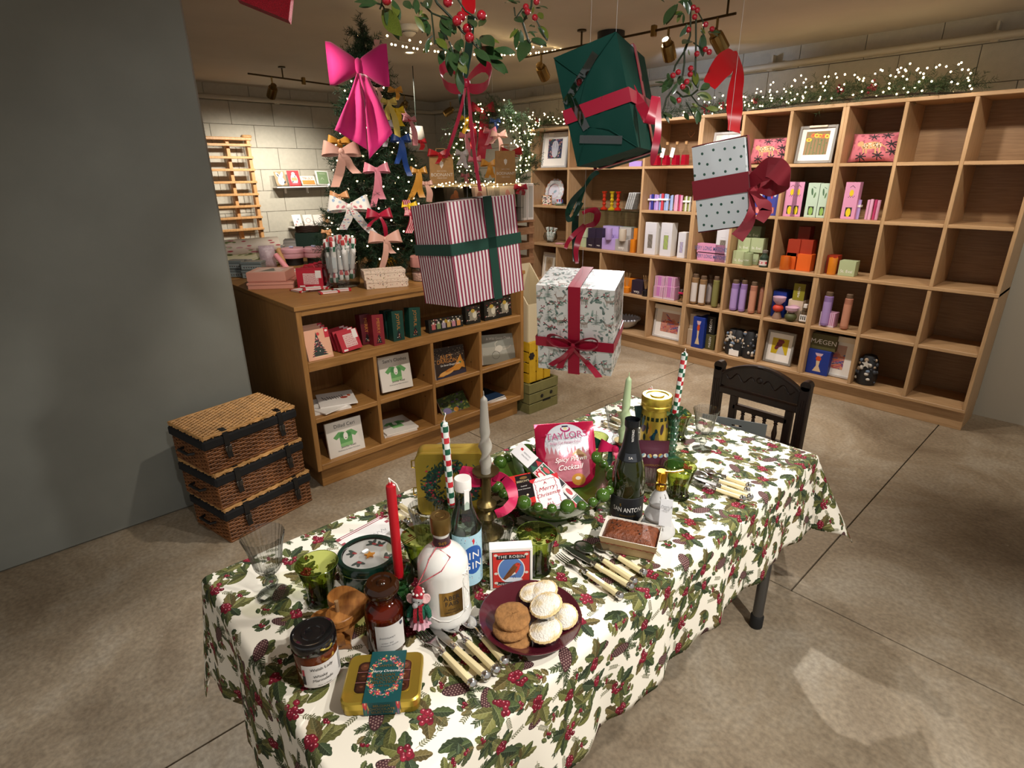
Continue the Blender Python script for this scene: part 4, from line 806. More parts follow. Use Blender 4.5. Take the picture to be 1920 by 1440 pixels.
# ceramic tree diffuser
Pt_ = T(1231,996); cd_ = thing('ceramic_tree','white speckled ceramic tree diffuser with gold cap and hanging tag','ornament',Pt_,face(Pt_,6)); ce = mat('speckled_ceramic','bdbcba',.45,noise=.03,ns=40,bump=.2,bs=60)
B().lathe([(.001,0),(.043,0),(.047,.005),(.046,.012),(.038,.030),(.028,.046),(.0355,.048),(.036,.053),(.029,.070),(.020,.084),(.0265,.086),(.027,.091),(.021,.108),(.0125,.126),(.012,.130)],(0,0,0),48).obj('tree_body',ce,cd_,25)
sp_ = B(); rq = random.Random(2)
for k in range(60):
    z = rq.uniform(.008,.115); a = rq.uniform(0,6.28); prr = [(.046,.012),(.028,.046),(.036,.053),(.020,.084),(.027,.091),(.0125,.126)]
    for (r1_,z1),(r2_,z2) in zip(prr[:-1],prr[1:]):
        if z1 <= z <= z2: rr = r1_+(r2_-r1_)*(z-z1)/(z2-z1); sp_.sph((rr*math.cos(a),rr*math.sin(a),z),.0006,5)
sp_.obj('speckles',mat('brown_speck','7a6a58',.7),cd_,0,kind='stuff')
gm = mat('bright_gold','c9962e',.14,1); B().lathe([(.013,.128),(.0145,.130),(.0145,.142),(.0125,.144)],(0,0,0),32).obj('gold_collar',gm,cd_); B().lathe([(.0125,.143),(.0125,.152)],(0,0,0),32).obj('clear_ring',SOLG,cd_); B().lathe([(.0135,.151),(.014,.153),(.014,.178),(.012,.180),(.001,.180)],(0,0,0),32).obj('gold_cap',gm,cd_)
tg = B().box((.014,-.043,.086),(.030,.0012,.072),rot=(R(-10),0,R(-6))).obj('hanging_tag',mat('pearl_tag','dfe0e2',.5),cd_,0); o = text('Petals &\nPine',.0085,GREYT,cd_,(.014,-.0455,.100),(R(80),0,R(-6)),shear=.3); text('Reed diffuser',.0042,GREYT,cd_,(.014,-.043,.080),(R(80),0,R(-6)))
B().box((.018,-.0395,.060),(.018,.0012,.012),rot=(R(-10),0,R(-6))).obj('gold_mark',gm,cd_,0); B().tube([(.010,-.032,.122),(.013,-.034,.112),(.018,-.037,.108),(.008,-.026,.128)],.0009,5).obj('tag_string',mat('grey_string','77706a',.9),cd_)
B().tube([(.006,-.004,.180),(.03,-.004,.181),(.052,.004,.184)],.0022,6).obj('spout',gm,cd_)
# ================================================================ TINS, BOXES AND BOWL ON THE TABLE
def rrect(w,h,r,n=5):
    P = []
    for cx,cy,a0 in ((w/2-r,h/2-r,0),(-w/2+r,h/2-r,90),(-w/2+r,-h/2+r,180),(w/2-r,-h/2+r,270)):
        for k in range(n+1): a = R(a0+90*k/n); P.append((cx+r*math.cos(a),cy+r*math.sin(a)))
    return P
def stack_prism(b,layers,mi=0):
    """layers: list of (outline, z) with equal point counts"""
    V = []; F = []; n = len(layers[0][0])
    for o,z in layers: V += [(x,y,z) for x,y in o]
    for j in range(len(layers)-1): F += [(j*n+i,j*n+(i+1) % n,(j+1)*n+(i+1) % n,(j+1)*n+i) for i in range(n)]
    F += [tuple(range(n-1,-1,-1)),tuple(range((len(layers)-1)*n,len(layers)*n))]; return b.add(V,F,mi)
GOLD = mat('gold_tin','c8ac46',.32,.75,noise=.06,ns=8); GOLD2 = mat('gold_tin_dark','ad9238',.34,.75)
# chocolate tin
f0,f1 = T(638,1345),T(788,1335); bk = G(791,1221,TZ+.030); ax = (f1-f0); W_ = ax.length; ax.normalize(); ay = Vector((-ax.y,ax.x,0)); D_ = min(max((bk-f1).dot(ay),.11),.19)
c = f0+ax*W_/2+ay*D_/2; ctn = thing('chocolate_tin','square gold tin of chocolates with a teal floral sleeve at the near end','tin',c,math.atan2(ax.y,ax.x))
stack_prism(B(),[(rrect(W_*.97,D_*.97,.014),0),(rrect(W_*.97,D_*.97,.014),.016)]).obj('tin_base',GOLD2,ctn)
stack_prism(B(),[(rrect(W_,D_,.016),.013),(rrect(W_,D_,.016),.026),(rrect(W_-.006,D_-.006,.014),.029),(rrect(W_-.010,D_-.010,.013),.0285)]).obj('lid',GOLD,ctn)
wp_ = Pt(300,240,'1b100d'); rq = random.Random(4)
for i in range(4):
    for j in range(3): wp_.rect(i*75+6,j*80+6,i*75+69,j*80+74,rq.choice(['3a1f16','2a1610','4a2a1c','30180f'])); wp_.ell(i*75+37,j*80+40,24,26,0,rq.choice(['5b3424','3c2016','6b4630'])); wp_.ell(i*75+37,j*80+48,10,6,0,rq.choice(['8c5a3c','b0506a','c9a070']),.6)
for i in (75,150,225): wp_.line([(i,0),(i,240)],5,'8c5a5a')
for j in (80,160): wp_.line([(0,j),(300,j)],5,'8c5a5a')
b = B(); b.prism(rrect(W_*.70,D_*.62,.010),.0283,.0291); b.obj('window',wp_.mat('chocolates_print',.12,coat=.6),ctn,0)
stack_prism(B(),[(rrect(W_*.73,D_*.66,.011),.0285),(rrect(W_*.73,D_*.66,.011),.0288)]).obj('window_rim',GOLD,ctn,0)
sp = Pt(220,420,'0f4a4c'); rq = random.Random(9)
for i in range(330):
    a = rq.random()*6.28; k = rq.uniform(.86,1.25); x,y = 110+92*math.cos(a)*k,210+140*math.sin(a)*k; sp.ell(x,y,rq.uniform(3,10),rq.uniform(2,5),rq.random()*3,rq.choice(['c23a44','b5525a','c9a25a','5f7a4a','d9b0a0','7a5f86','2d6a5a','e0c080']))
for i in range(10): a = i*.628; sp.ell(110+95*math.cos(a),210+150*math.sin(a),11,10,0,'d0353f'); sp.ell(110+95*math.cos(a),210+150*math.sin(a),4,4,0,'f0c0a0')
sw = W_*.47; b = B()
b.add([(-sw/2,-D_/2-.0015,.001),(sw/2,-D_/2-.0015,.001),(sw/2,-D_/2-.0015,.0300),(-sw/2,-D_/2-.0015,.0300),(-sw/2,D_/2+.0015,.0300),(sw/2,D_/2+.0015,.0300),(sw/2,D_/2+.0015,.001),(-sw/2,D_/2+.0015,.001)],[(0,1,2,3),(3,2,5,4),(4,5,6,7)],0,[[(0,.46),(1,.46),(1,.5),(0,.5)],[(0,0),(1,0),(1,1),(0,1)],[(0,.46),(1,.46),(1,.5),(0,.5)]])
o = b.obj('paper_sleeve',sp.mat('sleeve_print',.5),ctn,0,(0.004,0,.0006)); o.modifiers.new('th','SOLIDIFY').thickness = .0008
for s_,z,y in ((.0075,'SANTA\u2019S',.026),(.0075,'Merry Christmas',.011),(.0088,'BELGIAN',.000),(.0088,'CHOCOLATE',-.010),(.0088,'SELECTION',-.020),(.005,'NET 200g',-.030)): text(z,s_,GOLDT if 'Merry' not in z else WHT,ctn,(.004,y*D_/.14,.0317),None,.0002,shear=.25 if 'Merry' in z else 0)
for i,z in enumerate(('BELGIAN','CHOCOLATE','SELECTION')): text(z,.0075,GOLDT,ctn,(.004,-D_/2-.0025,.0235-.0075*i),UPR,.0002)
# olive wood hearts
ow = wood('olive_wood','b67a3c','7a4519',(5,22,22),.42,3.2); ow2 = wood('olive_wood_side','a86c30','6a3a16',(4,18,30),.45,4)
def heart(s_): 
    P = []
    for k in range(40): t = 2*math.pi*k/40; P.append((s_*16*math.sin(t)**3/32,s_*(13*math.cos(t)-5*math.cos(2*t)-2*math.cos(3*t)-math.cos(4*t)+2)/32))
    return P[::-1]
c0 = T(622,1198); oh = thing('wooden_heart_box','olive wood swivel box of stacked hearts beside the amber jar','box',c0,0)
def hl(name,c,z0,z1,s_,rz): 
    o_ = heart(s_); i_ = heart(s_*.97); q = B(); stack_prism(q,[(i_,z0),(o_,z0+.0015),(o_,z1-.0015),(i_,z1)]); return q.obj(name,ow,oh,30,(c-c0)-Vector((0,0,(c-c0).z)),(0,0,rz))
hl('base_heart',T(630,1196),.0,.014,.112,R(100)); hl('middle_heart',G(606,1180,TZ+.04),.0145,.042,.106,R(118)); hl('lid_heart',G(657,1131,TZ+.07),.0575,.074,.110,R(150)); hl('lower_lid_layer',G(657,1140,TZ+.055),.0425,.057,.104,R(150))
B().tube([(0,0,.0425),(0,0,.099)],.0042,8).obj('pivot_peg',mat('pale_peg','a9845c',.4,trans=.3),oh,35,G(633,1146,TZ+.074)-c0-Vector((0,0,.074)))
# round green tin
hgt = .058; cg = G(690,1035,TZ+hgt); cg.z = TZ; rg_ = .0735; gt = thing('round_cake_tin','round dark green tin with clear lid showing an iced cake and star','tin',cg,face(cg)); dg = mat('dark_green_tin','0b2a22',.16,coat=.5)
B().lathe([(rg_-.004,0),(rg_-.002,.002),(rg_-.002,.040)],(0,0,0),64).obj('tin_body',dg,gt); B().lathe([(rg_,.038),(rg_+.0012,.039),(rg_+.0005,.041),(rg_,hgt-.005),(rg_-.004,hgt),(rg_-.013,hgt),(rg_-.014,hgt-.003)],(0,0,0),64,cap=(False,False)).obj('lid_rim',dg,gt,45)
B().lathe([(rg_+.0006,.0385),(rg_+.0014,.0395),(rg_+.0006,.0405)],(0,0,0),64,cap=(False,False)).obj('silver_bead',STL,gt)
ic = Pt(400,400,'d9d4cc')
for x,y,a in ((90,250,2.2),(300,290,.6),(250,330,1.2),(120,120,3.6),(330,120,-.6)):
    for k in range(3): ic.ell(x+22*math.cos(a+k),y+22*math.sin(a+k),40,15,a+k,'46504a'); ic.ell(x,y,12,12,0,'a83a3c'); ic.ell(x+14,y-10,11,11,0,'b8484a')
B().lathe([(.058,hgt-.008),(.001,hgt-.007)],(0,0,0),48).obj('iced_cake',mat('icing','d8d3ca',.7),gt); b = B(); b.add([(.0585*math.cos(R(k*9)),.0585*math.sin(R(k*9)),hgt-.0062) for k in range(40)],[tuple(range(40))],0,[[(.5+.5*math.cos(R(k*9)),.5+.5*math.sin(R(k*9))) for k in range(40)]]); b.obj('holly_icing',ic.mat('holly_icing_print',.6),gt,0)
st_ = [((.013 if k % 2 == 0 else .0062)*math.sin(k*math.pi/5),(.013 if k % 2 == 0 else .0062)*math.cos(k*math.pi/5)) for k in range(10)][::-1]; B().prism(st_,hgt-.006,hgt-.0025,(0.003,-.006,0)).obj('gold_star',mat('orange_star','d58a2a',.5),gt,0)
B().prism(rrect(.016,.010,.004),0,.0004,(-.006,.006,hgt+.0005),(0,0,.6)).obj('price_sticker',PAPER,gt,0); B().lathe([(rg_-.012,hgt-.0008),(.001,hgt+.0002)],(0,0,0),48).obj('clear_window',glass('clear_film','fcfcfc','c8cccc',.06,.5),gt)
# menu cards / napkins
def flat_card(name,label,P,w,h,rz,m,cat='card',th=.0012): t = thing(name,label,cat,P,rz); B().box((0,0,th/2),(w,h,th)).obj('paper',m,t,0); return t
nk_ = Pt(300,400,'e4dfda'); 
for y in (0,362): nk_.rect(0,y,300,y+38,'f0ece8'); nk_.rect(0,y+6,300,y+14,'8a1f2c'); nk_.rect(0,y+24,300,y+32,'8a1f2c')
for i in range(12):
    if i % 2: nk_.rect(0,i*32+10,22,i*32+38,'96404a'); nk_.rect(278,i*32+10,300,i*32+38,'96404a')
for i in range(26): nk_.line([(60+i*7,250+16*math.sin(i*1.7)),(68+i*7,246+18*math.sin(i*1.7+2))],2,'6c6c70')
nk_.line([(60,215),(240,215)],2,'8a8a90'); nkm = nk_.mat('menu_print',.6)
a_,b_ = T(628,1013),T(714,968); dx = b_-a_; wdt = dx.length; dx.normalize(); dn = Vector((-dx.y,dx.x,0)); 
if dn.x < 0: dn = -dn
def menu(label,a_,b_,dep_,z=0):
    dx = b_-a_; w_ = dx.length; dx.normalize(); dn = Vector((dx.y,-dx.x,0)); cc = (a_+b_)/2+dn*dep_/2; return flat_card('menu_card',label,cc+Vector((0,0,z)),w_,dep_,math.atan2(dx.y,dx.x),nkm)
menu('white menu card with red striped edge under the round green tin',a_,b_,.155); menu('white menu card with red striped edge behind the crisp packet',T(1052,826),T(1112,796),.15)
# gold wreath tin (upright case)
Pc = T(850,962); hwt = top(845,822,Pc)-Pc.z; ww = 128*mpp(Pc); wt = thing('wreath_tin','upright gold tin case with a holly wreath picture','tin',Pc,face(Pc,-6))
def upr(b,w,h,d,r,y=0): 
    o = rrect(w,h,r); i_ = [(x*.985,z*.985) for x,z in o]; V = []; n = len(o)
    for oo,yy in ((i_,-d/2),(o,-d/2+.004),(o,d/2-.004),(i_,d/2)): V += [(x,yy+y,z+h/2) for x,z in oo]
    b.add(V,[(j*n+i,j*n+(i+1) % n,(j+1)*n+(i+1) % n,(j+1)*n+i)[::1] for j in range(3) for i in range(n)]+[tuple(range(n)),tuple(range(3*n,4*n))[::-1]]); return b
hwt = min(hwt,.20); hwt -= .012
upr(B(),ww,hwt,.052,.022,.030).obj('case_back',GOLD,wt); upr(B(),ww*1.01,hwt*1.005,.014,.022,-.001).obj('case_front',GOLD,wt)
wr = Pt(400,400,'b8983a',0.); rq = random.Random(8)
for i in range(420):
    a = rq.random()*6.28; r_ = 148+rq.gauss(0,22); wr.ell(200+r_*math.cos(a),200+r_*math.sin(a)*.98,rq.uniform(8,20),rq.uniform(3,7),rq.random()*6,rq.choice(['12362c','1c4a3a','0d2a26','2a2a2a','34584a','0f3b33']))
for i in range(34): a = rq.random()*6.28; r_ = 148+rq.gauss(0,16); wr.ell(200+r_*math.cos(a),200+r_*math.sin(a),8,7,0,rq.choice(['a8283c','8a1f34','b84a50']))
for x,y in ((120,235),(140,150),(165,190)): wr.ell(x,y,16,7,.6,'2a3a34'); wr.ell(x+6,y+8,8,4,1.4,'2a3a34')
o = B().box((0,-.0092,hwt*.49),(ww*.88,.0006,hwt*.84)).obj('wreath_print',wr.mat('wreath_print',.35,.2,alpha=True),wt,0)
for z in (hwt*.35,hwt*.8): B().tube([(-ww/2,.01,z+.012),(-ww/2-.012,.01,z+.010),(-ww/2-.012,.01,z-.010),(-ww/2,.01,z-.012)],.0022,6).obj('clasp',GOLD2,wt)
B().box((.018,-.0105,hwt*.52),(.011,.0008,.017),rot=(0,R(28),0)).obj('price_tag',PAPER,wt,0); text('MERRY CHRISTMAS',.008,GOLDT,wt,(0,.03,hwt+.001),None,.0004)
# gold canister
Pk = T(1222,862); hk = top(1221,738,Pk)-Pk.z; gc = thing('gold_canister','shiny patterned gold canister with a screw lid at the far end','canister',Pk,face(Pk)); rk = 25.5*mpp(Pk)
B().lathe([(rk*.96,0),(rk,.003),(rk,hk*.74),(rk*.97,hk*.77),(rk*.97,hk*.82)],(0,0,0),48).obj('can_body',GOLD,gc); B().lathe([(rk*1.0,hk*.80),(rk*1.07,hk*.82),(rk*1.07,hk*.86),(rk*1.03,hk*.87),(rk*1.07,hk*.89),(rk*1.07,hk*.96),(rk*1.0,hk*.985),(rk*.8,hk*.985),(rk*.76,hk*.97),(rk*.5,hk*.97),(rk*.46,hk*.99),(.001,hk*.99)],(0,0,0),48).obj('lid',GOLD,gc)
kp = Pt(600,260,'b8983a',0.); rq = random.Random(12)
for i in range(46): kp.ell(rq.random()*600,rq.random()*230,rq.uniform(14,40),rq.uniform(8,22),rq.random()*3,rq.choice(['17384a','2a3a34','5c4a66','7a6a3a','3a2a34','c9aa50','24505a']))
for i in range(12): kp.rect(i*50+6,236,i*50+38,256,'22301f')
curved(gc,'printed_band',kp.mat('canister_print',.3,.5,alpha=True),rk,-110,110,.004,hk*.73,.0006,28)
B().prism(rrect(.018,.010,.001),0,.0005,(.004,-.004,hk*.991),(0,0,.5)).obj('price_sticker',PAPER,gc,0); gtg = B(); gtg.prism([(-.014,0),(.012,.004),(.012,-.070),(-.002,-.072)],0,.001); gtg.obj('green_tag',mat('dark_green_card','14302c',.6),gc,0,(-rk-.010,-.004,hk*.80),(R(88),0,R(8)))
# plum pouch
Pp = T(1217,905); hp_ = min(top(1218,826,Pp)-Pp.z,.19); wpch = 60*mpp(Pp); pch = thing('foil_pouch','plum foil pouch with a row of circles behind the ribbed tumbler','pouch',Pp,face(Pp,10)); pf = mat('plum_foil','4a1c2c',.35,.1,bump=.3,bs=40)
def puff(b,w,h,d,n=12,flat=.86):
    V = []; F = []; U = []
    for s_ in (-1,1):
        o = len(V)
        for j in range(n+1):
            for i in range(n+1): u,v = i/n,j/n; q = (math.sin(math.pi*u)**.6)*(max(0,math.sin(math.pi*min(1,v/flat)))**.5 if v < flat else 0); V.append(((u-.5)*w*(1-.05*q),s_*(d/2*q+.0008),v*h))
        for j in range(n):
            for i in range(n): a = o+j*(n+1)+i; f = (a,a+1,a+n+2,a+n+1); F.append(f if s_ < 0 else f[::-1]); uu = [(i/n,j/n),((i+1)/n,j/n),((i+1)/n,(j+1)/n),(i/n,(j+1)/n)]; U.append(uu if s_ < 0 else uu[::-1])
    return b.add(V,F,0,U)
puff(B(),wpch,hp_,.035).obj('pouch_body',pf,pch,60)
dc = B(); 
for k in range(6): x = (-.42+.168*k)*wpch; dc = B(); dc.prism([(.0068*math.cos(q*.524),.0068*math.sin(q*.524)) for q in range(12)],0,.0006,(x,-.0185*(1-abs(x/wpch)*1.2),hp_*.70),UPR); dc.obj('printed_circle',mat('pouch_cream','d9cfb8',.6) if k % 2 else mat('pouch_ochre','b89040',.6),pch,0); dc = B(); dc.prism([(.0068*math.cos(q*.524+k),.0068*math.sin(q*.524+k)) for q in range(7)],.0006,.0010,(x,-.0185*(1-abs(x/wpch)*1.2),hp_*.70),UPR); dc.obj('printed_half',mat('pouch_blue','7a97a6',.6),pch,0)
text('\u2014 JOYPOUCH \u2014',.0088,GOLDT,pch,(0,-.0215,hp_*.50),UPR)
# bobble bowl
Pb = G(1036,897,TZ+.092); Pb.z = TZ; rb = .162; bw = thing('bobble_bowl','large glossy green bowl edged with bobbles, full of treats','bowl',Pb); gz = mat('green_glaze','3a561c',.16,spec=.45,coat=.2,noise=.12,ns=9)
B().lathe([(.001,.012),(.06,.010),(.065,0),(.075,0),(.078,.010),(.110,.030),(.145,.062),(rb,.088),(rb+.004,.094),(rb,.097),(rb-.008,.092),(.138,.066),(.100,.034),(.06,.020),(.001,.018)],(0,0,0),72).obj('bowl_body',gz,bw,50)
big = B().sph((0,0,0),.0195,20).mesh('bobble',gz,80); sml = B().sph((0,0,0),.0128,18).mesh('bobble',gz,80); a = -112.; seq = 0
while a < 244:
    q = [0,1,1][seq % 3]; da = 7.0 if q == 0 else 5.6; o = bpy.data.objects.new('bobble',sml if q else big); COL.objects.link(o); o.parent = bw; o.location = ((rb+.002)*math.cos(R(a)),(rb+.002)*math.sin(R(a)),.100 if q else .104); a += da+(5.6 if [0,1,1][(seq+1) % 3] else 7.0)+.9; seq += 1
# things in the bowl, each placed by three of its corners
def card3(name,label,cat,TL,TR,BL,m,th=.01,sides=PAPER,ch=0):
    c,e,w,h = frame3(TL,TR,BL); t = thing(name,label,cat,c,rot=e); b = B().box((0,0,-th/2),(w,h,th),ch=ch); b.obj('body',sides,t,0); B().box((0,0,.0004),(w*.998,h*.998,.0008)).obj('front_print',m,t,0); return t,w,h
db = dep(Pb)
def GDd(x,y,d): return GD(x,y,d)
# crisps
c,e,w,h = frame3(GD(998,797,db+.09),GD(1106,790,db+.09),GD(1016,918,db+.03)); w *= 1.02
ck = Pt(400,480,'b0163f'); rq = random.Random(6)
ck.ell(205,300,150,170,0,'d9dbe2'); ck.poly([(70,40),(60,300),(350,300),(345,90),(300,40)],'c9808c'); ck.ell(205,330,140,130,0,'dcdfe6'); ck.poly([(70,240),(60,330),(350,330),(345,240)],'d5d2d8')
for i in range(11): x = 70+i*27; q = rq.uniform(60,120); ck.poly([(x-24,190),(x+24,190),(x,190+q)],'b0626c',.85); ck.poly([(x-20,210),(x+20,210),(x,180+q)],'c48a90',.5)
ck.poly([(230,190),(330,190),(330,225),(280,268),(230,225)],'b89468'); ck.rect(245,195,315,225,'8a5c40'); ck.ell(205,140,140,90,0,'bd6f7c',.75)
ck.ell(205,425,34,26,0,'b0306a'); ck.ell(205,432,26,20,0,'e6e2e6'); ck.ell(205,430,12,12,0,'e8d6a0'); ck.rect(184,442,226,456,'41465a'); ck.ell(265,52,46,40,0,'c88a3a'); ck.ell(262,60,18,12,0,'e6d8c8'); ck.poly([(20,100),(60,40),(100,90),(60,160)],'e0508a',.5); ck.poly([(380,200),(350,300),(390,420)],'d85a84',.5)
cb = thing('crisp_packet','shiny pink crisp packet standing in the bobble bowl','packet',c,rot=e)
o = puff(B(),w,h,.06,16,.95).obj('packet_body',ck.mat('crisp_packet_print',.26,.25,coat=.3,bump=.5,bs=26),cb,60,(0,-h/2,0)); o.rotation_euler = (R(-90),0,0)
for s_,y in ((1,h/2-.006),(-1,-h/2+.006)): B().box((0,y,0),(w,.012,.0022)).obj('crimped_seal',mat('pink_foil','b0163f',.25,.4),cb,0)
PKT = mat('plum_pink_ink','9a1a5a',.5); text('TAYLORS',.027,PKT,cb,(0.002,h*.26,.0325),(0,0,.05),.0005,sx=1.05,off=.012); text('Ridge Cut Potato Crisps',.0095,PKT,cb,(0,h*.155,.0335),(0,0,.05),.0005); text('Spicy Prawn',.019,WHT,cb,(.008,-h*.10,.0335),(0,0,.06),.0005,shear=.4); text('Cocktail',.021,WHT,cb,(.004,-h*.22,.0325),(0,0,.06),.0005,shear=.4)
# cracker strip box
xm = Pt(140,640,'1a1a1c'); xm.rect(0,470,140,640,'e6e2e2'); xm.rect(84,585,108,606,'c22a34')
for i,(cA,cB) in enumerate((('b8202b','1d5a40'),('1a1a1c','f0ece6'),('1d5a40','1a1a1c'),('b8202b','1d5a40'))):
    y = i*105; xm.rect(8,y+6,66,y+98,cA); xm.rect(74,y+6,132,y+98,cB)
    if i in (1,3): xm.ell(36,y+50,18,28,0,'e6e0da'); xm.ell(104,y+50,18,30,0,'c7484c')
for x in (70,4,136): xm.line([(x,0),(x,420)],6,'e9e6e0')
for y in (2,104,209,314,418): xm.line([(0,y),(140,y)],5,'e9e6e0')
xm.poly([(10,425),(66,425),(38,470)],'1d5a40'); xm.poly([(76,425),(132,425),(104,470)],'b8202b')
for q in range(4): xm.rect(10+q*30,400,26+q*30,416,'d9b0b4')
t_,w,h = card3('gift_strip_box','long red, green and black boxed stack sloping across the bowl','box',GD(952,853,db+.02),GD(972,834,db+.03),GD(1090,962,db-.09),xm.mat('strip_print',.4),.022)
for i,z in enumerate(('CHRISTMAS','CRACKERS')): text(z,.0055,GREYT,t_,(-w*.08+i*.009,h*.34,.0012),(0,0,R(90)),.0003)
# chocolate bar
rc = Pt(300,400,'cf2f2c'); rq = random.Random(3)
for i in range(60): rc.ell(rq.random()*300,rq.random()*400,3,6,.5,'3a1210')
rc.poly([(95,50),(300,70),(300,385),(95,385)],'1b1416'); rc.ell(200,345,50,20,0,'7a5c34'); rc.rect(14,12,72,56,'d8dde6'); rc.ell(215,110,14,12,0,'e6d2b0')
t_,w,h = card3('chocolate_bar','red and black boxed chocolate bar at the front left of the bowl','box',GD(944,897,db-.05),GD(987,888,db-.05),GD(968,948,db-.125),rc.mat('chocolate_print',.4),.012,mat('red_card','c22c2a',.5))
text('BEECH\u2019S',.0095,mat('pale_gold','d8c9a0',.5),t_,(w*.12,h*.24,.0012),None,.0003); text('Luxury',.006,WHT,t_,(w*.12,h*.08,.0012),None,.0003,shear=.3); text('Dark Chocolate',.0052,WHT,t_,(w*.12,-h*.02,.0012),None,.0003)
# merry christmas box
wc = Pt(300,420,'e6e4e6'); wc.poly([(0,420),(0,330),(70,420)],'cc2b33'); wc.poly([(300,420),(300,330),(230,420)],'cc2b33'); wc.poly([(0,0),(40,0),(0,60)],'cc2b33'); wc.poly([(300,0),(260,0),(300,60)],'cc2b33')
for k in range(2):
    P = []; n = 60
    for i in range(n+1):
        s_ = i/n*4; j = int(s_) % 4; f = s_-int(s_); q = 6*math.sin(i*2.2+k); P.append([(44+f*212,376+q),(256+q,376-f*330),(256-f*212,46+q),(44+q,46+f*330)][j])
    wc.line(P,4,'b04550')
t_,w,h = card3('greeting_box','white box reading A Merry Christmas to All at the front of the bowl','box',GD(992,901,db-.07),GD(1044,886,db-.07),GD(1010,965,db-.15),wc.mat('greeting_print',.55),.014,mat('red_card'))
for z,s_,y in (('A',.013,.30),('Merry',.018,.14),('Christmas',.016,-.03),('to',.011,-.18),('ALL',.013,-.31)): text(z,s_,REDT,t_,(0,h*y,.0012),(0,0,.03),.0003,shear=.35 if s_ > .015 else 0)
# loaf cake in a paper tray
a_,b_ = T(1131,1031),T(1222,1051); ax = b_-a_; W_ = ax.length; ax.normalize(); ay = Vector((-ax.y,ax.x,0)); D_ = .074; lc = thing('loaf_cake','dark fruit loaf cake in a pale paper tray beside the ceramic tree','cake',a_+ax*W_/2+ay*D_/2,math.atan2(ax.y,ax.x))
pt_ = mat('tray_card','b99e74',.7); pw = mat('tray_lining','ddd6ca',.6); hh = .046; ex = .011
b = B(); O = [(-W_/2,-D_/2),(W_/2,-D_/2),(W_/2,D_/2),(-W_/2,D_/2)]; P = [(-W_/2-ex,-D_/2-ex),(W_/2+ex,-D_/2-ex),(W_/2+ex,D_/2+ex),(-W_/2-ex,D_/2+ex)]
b.add([(x,y,0) for x,y in O]+[(x,y,hh) for x,y in P]+[(x*.975,y*.955,hh) for x,y in P]+[(x*.97,y*.95,.003) for x,y in O],[(3,2,1,0)]+[(i,(i+1) % 4,4+(i+1) % 4,4+i) for i in range(4)]+[(4+i,4+(i+1) % 4,8+(i+1) % 4,8+i) for i in range(4)]+[(8+i,8+(i+1) % 4,12+(i+1) % 4,12+i) for i in range(4)]+[(12,13,14,15)],0); b.m = [0]*5+[1]*9; b.obj('paper_tray',[pt_,pw],lc,0)
rq = random.Random(1); 
def cake(u,v):
    x,y = (u-.5),(v-.5); r = max(abs(x),abs(y))*2; k = 1-r**6; zz = .026+.030*max(0,k)**.5*(1-.25*r*r); n_ = .0013*math.sin(u*61+v*17)*math.sin(v*47-u*9)+.0008*math.sin(u*130)*math.sin(v*111); return (x*(W_+2*ex*.72),y*(D_+2*ex*.68),zz+n_)
B().grid(cake,40,24).obj('loaf',mat('fruit_cake','6b3518',.55,noise=.35,ns=60,bump=.9,bs=160,spec=.5),lc,70); b = B()
for i in range(26): u,v = rq.uniform(.1,.9),rq.uniform(.12,.88); b.sph(cake(u,v),rq.uniform(.0016,.0032),6,sc=(1,.8,.5))
b.obj('currants',mat('currant','1c0d08',.4),lc,60,kind='stuff')
# ================================================================ CHAIR
dw = wood('dark_carved_wood','2c170d','190c06',(10,10,2),.35,5); YC = 2.36; pL,pR = GY(1352,676,YC),GY(1516,712,YC); zt = pL.z; xm_ = (pL.x+pR.x)/2; hw_ = (pR.x-pL.x)/2
ch = thing('carved_chair','dark carved wooden chair with spindle back at the far end of the table','chair',(xm_,YC,0))
def cz(x,y): return GY(x,y,YC).z
for s_ in (-1,1):
    b = B().box((s_*hw_,0,zt/2-.01),(.042,.036,zt-.02),ch=.004).lathe([(.0215,-.018),(.0215,.018)],(s_*hw_,0,zt-.02),20,rot=(R(90),0,0))
    for k in (-.009,0,.009): b.box((s_*hw_+k,-.0185,zt*.72),(.004,.003,zt*.36))
    b.obj('back_post',dw,ch,40); B().lathe([(.016,0),(.019,.03),(.022,.10),(.016,.13),(.024,.15),(.024,.40)],(s_*(hw_-.005),-.43,0),16).obj('leg',dw,ch)
z1 = cz(1432,716); zb2 = cz(1429,749); n = 24; b = B(); lo = zt-.105
arch = [(-hw_+.02,lo)]+[(-hw_+.02+(2*hw_-.04)*k/n,zt-.045+.062*math.sin(math.pi*k/n)**.8) for k in range(n+1)]+[(hw_-.02,lo)]
b.prism(arch,-.012,.012,(0,0,0),UPR).obj('crest_rail',dw,ch,30); b = B()
for k in range(n): a_,c_ = arch[k+1],arch[k+2]; b.tube([(a_[0],-.014,a_[1]-.004),(c_[0],-.014,c_[1]-.004)],.006,6)
b.obj('crest_moulding',dw,ch,60); b = B()
for s_ in (-1,1): b.tube([(s_*(.02+.13*k/14),-.013,zt-.055+.016*math.sin(k*.9)) for k in range(15)],.0028,6)
b.lathe([(.016,-.004),(.012,.004),(.005,.005)],(0,-.013,zt-.045),14,rot=(R(90),0,0)); b.obj('carved_vine',dw,ch,60,kind='stuff')
B().box((0,-.004,lo-.022),(2*hw_-.03,.034,.032),ch=.004).obj('top_rail',dw,ch,0); xi = GY(1379,730,YC).x-xm_; xj = GY(1483,760,YC).x-xm_
zr = min(zb2,lo-.09); B().box(((xi+xj)/2,0,zr),(xj-xi,.026,.026),ch=.004).obj('middle_rail',dw,ch,0); B().box((0,0,.50),(2*hw_-.03,.028,.035),ch=.004).obj('lower_rail',dw,ch,0)
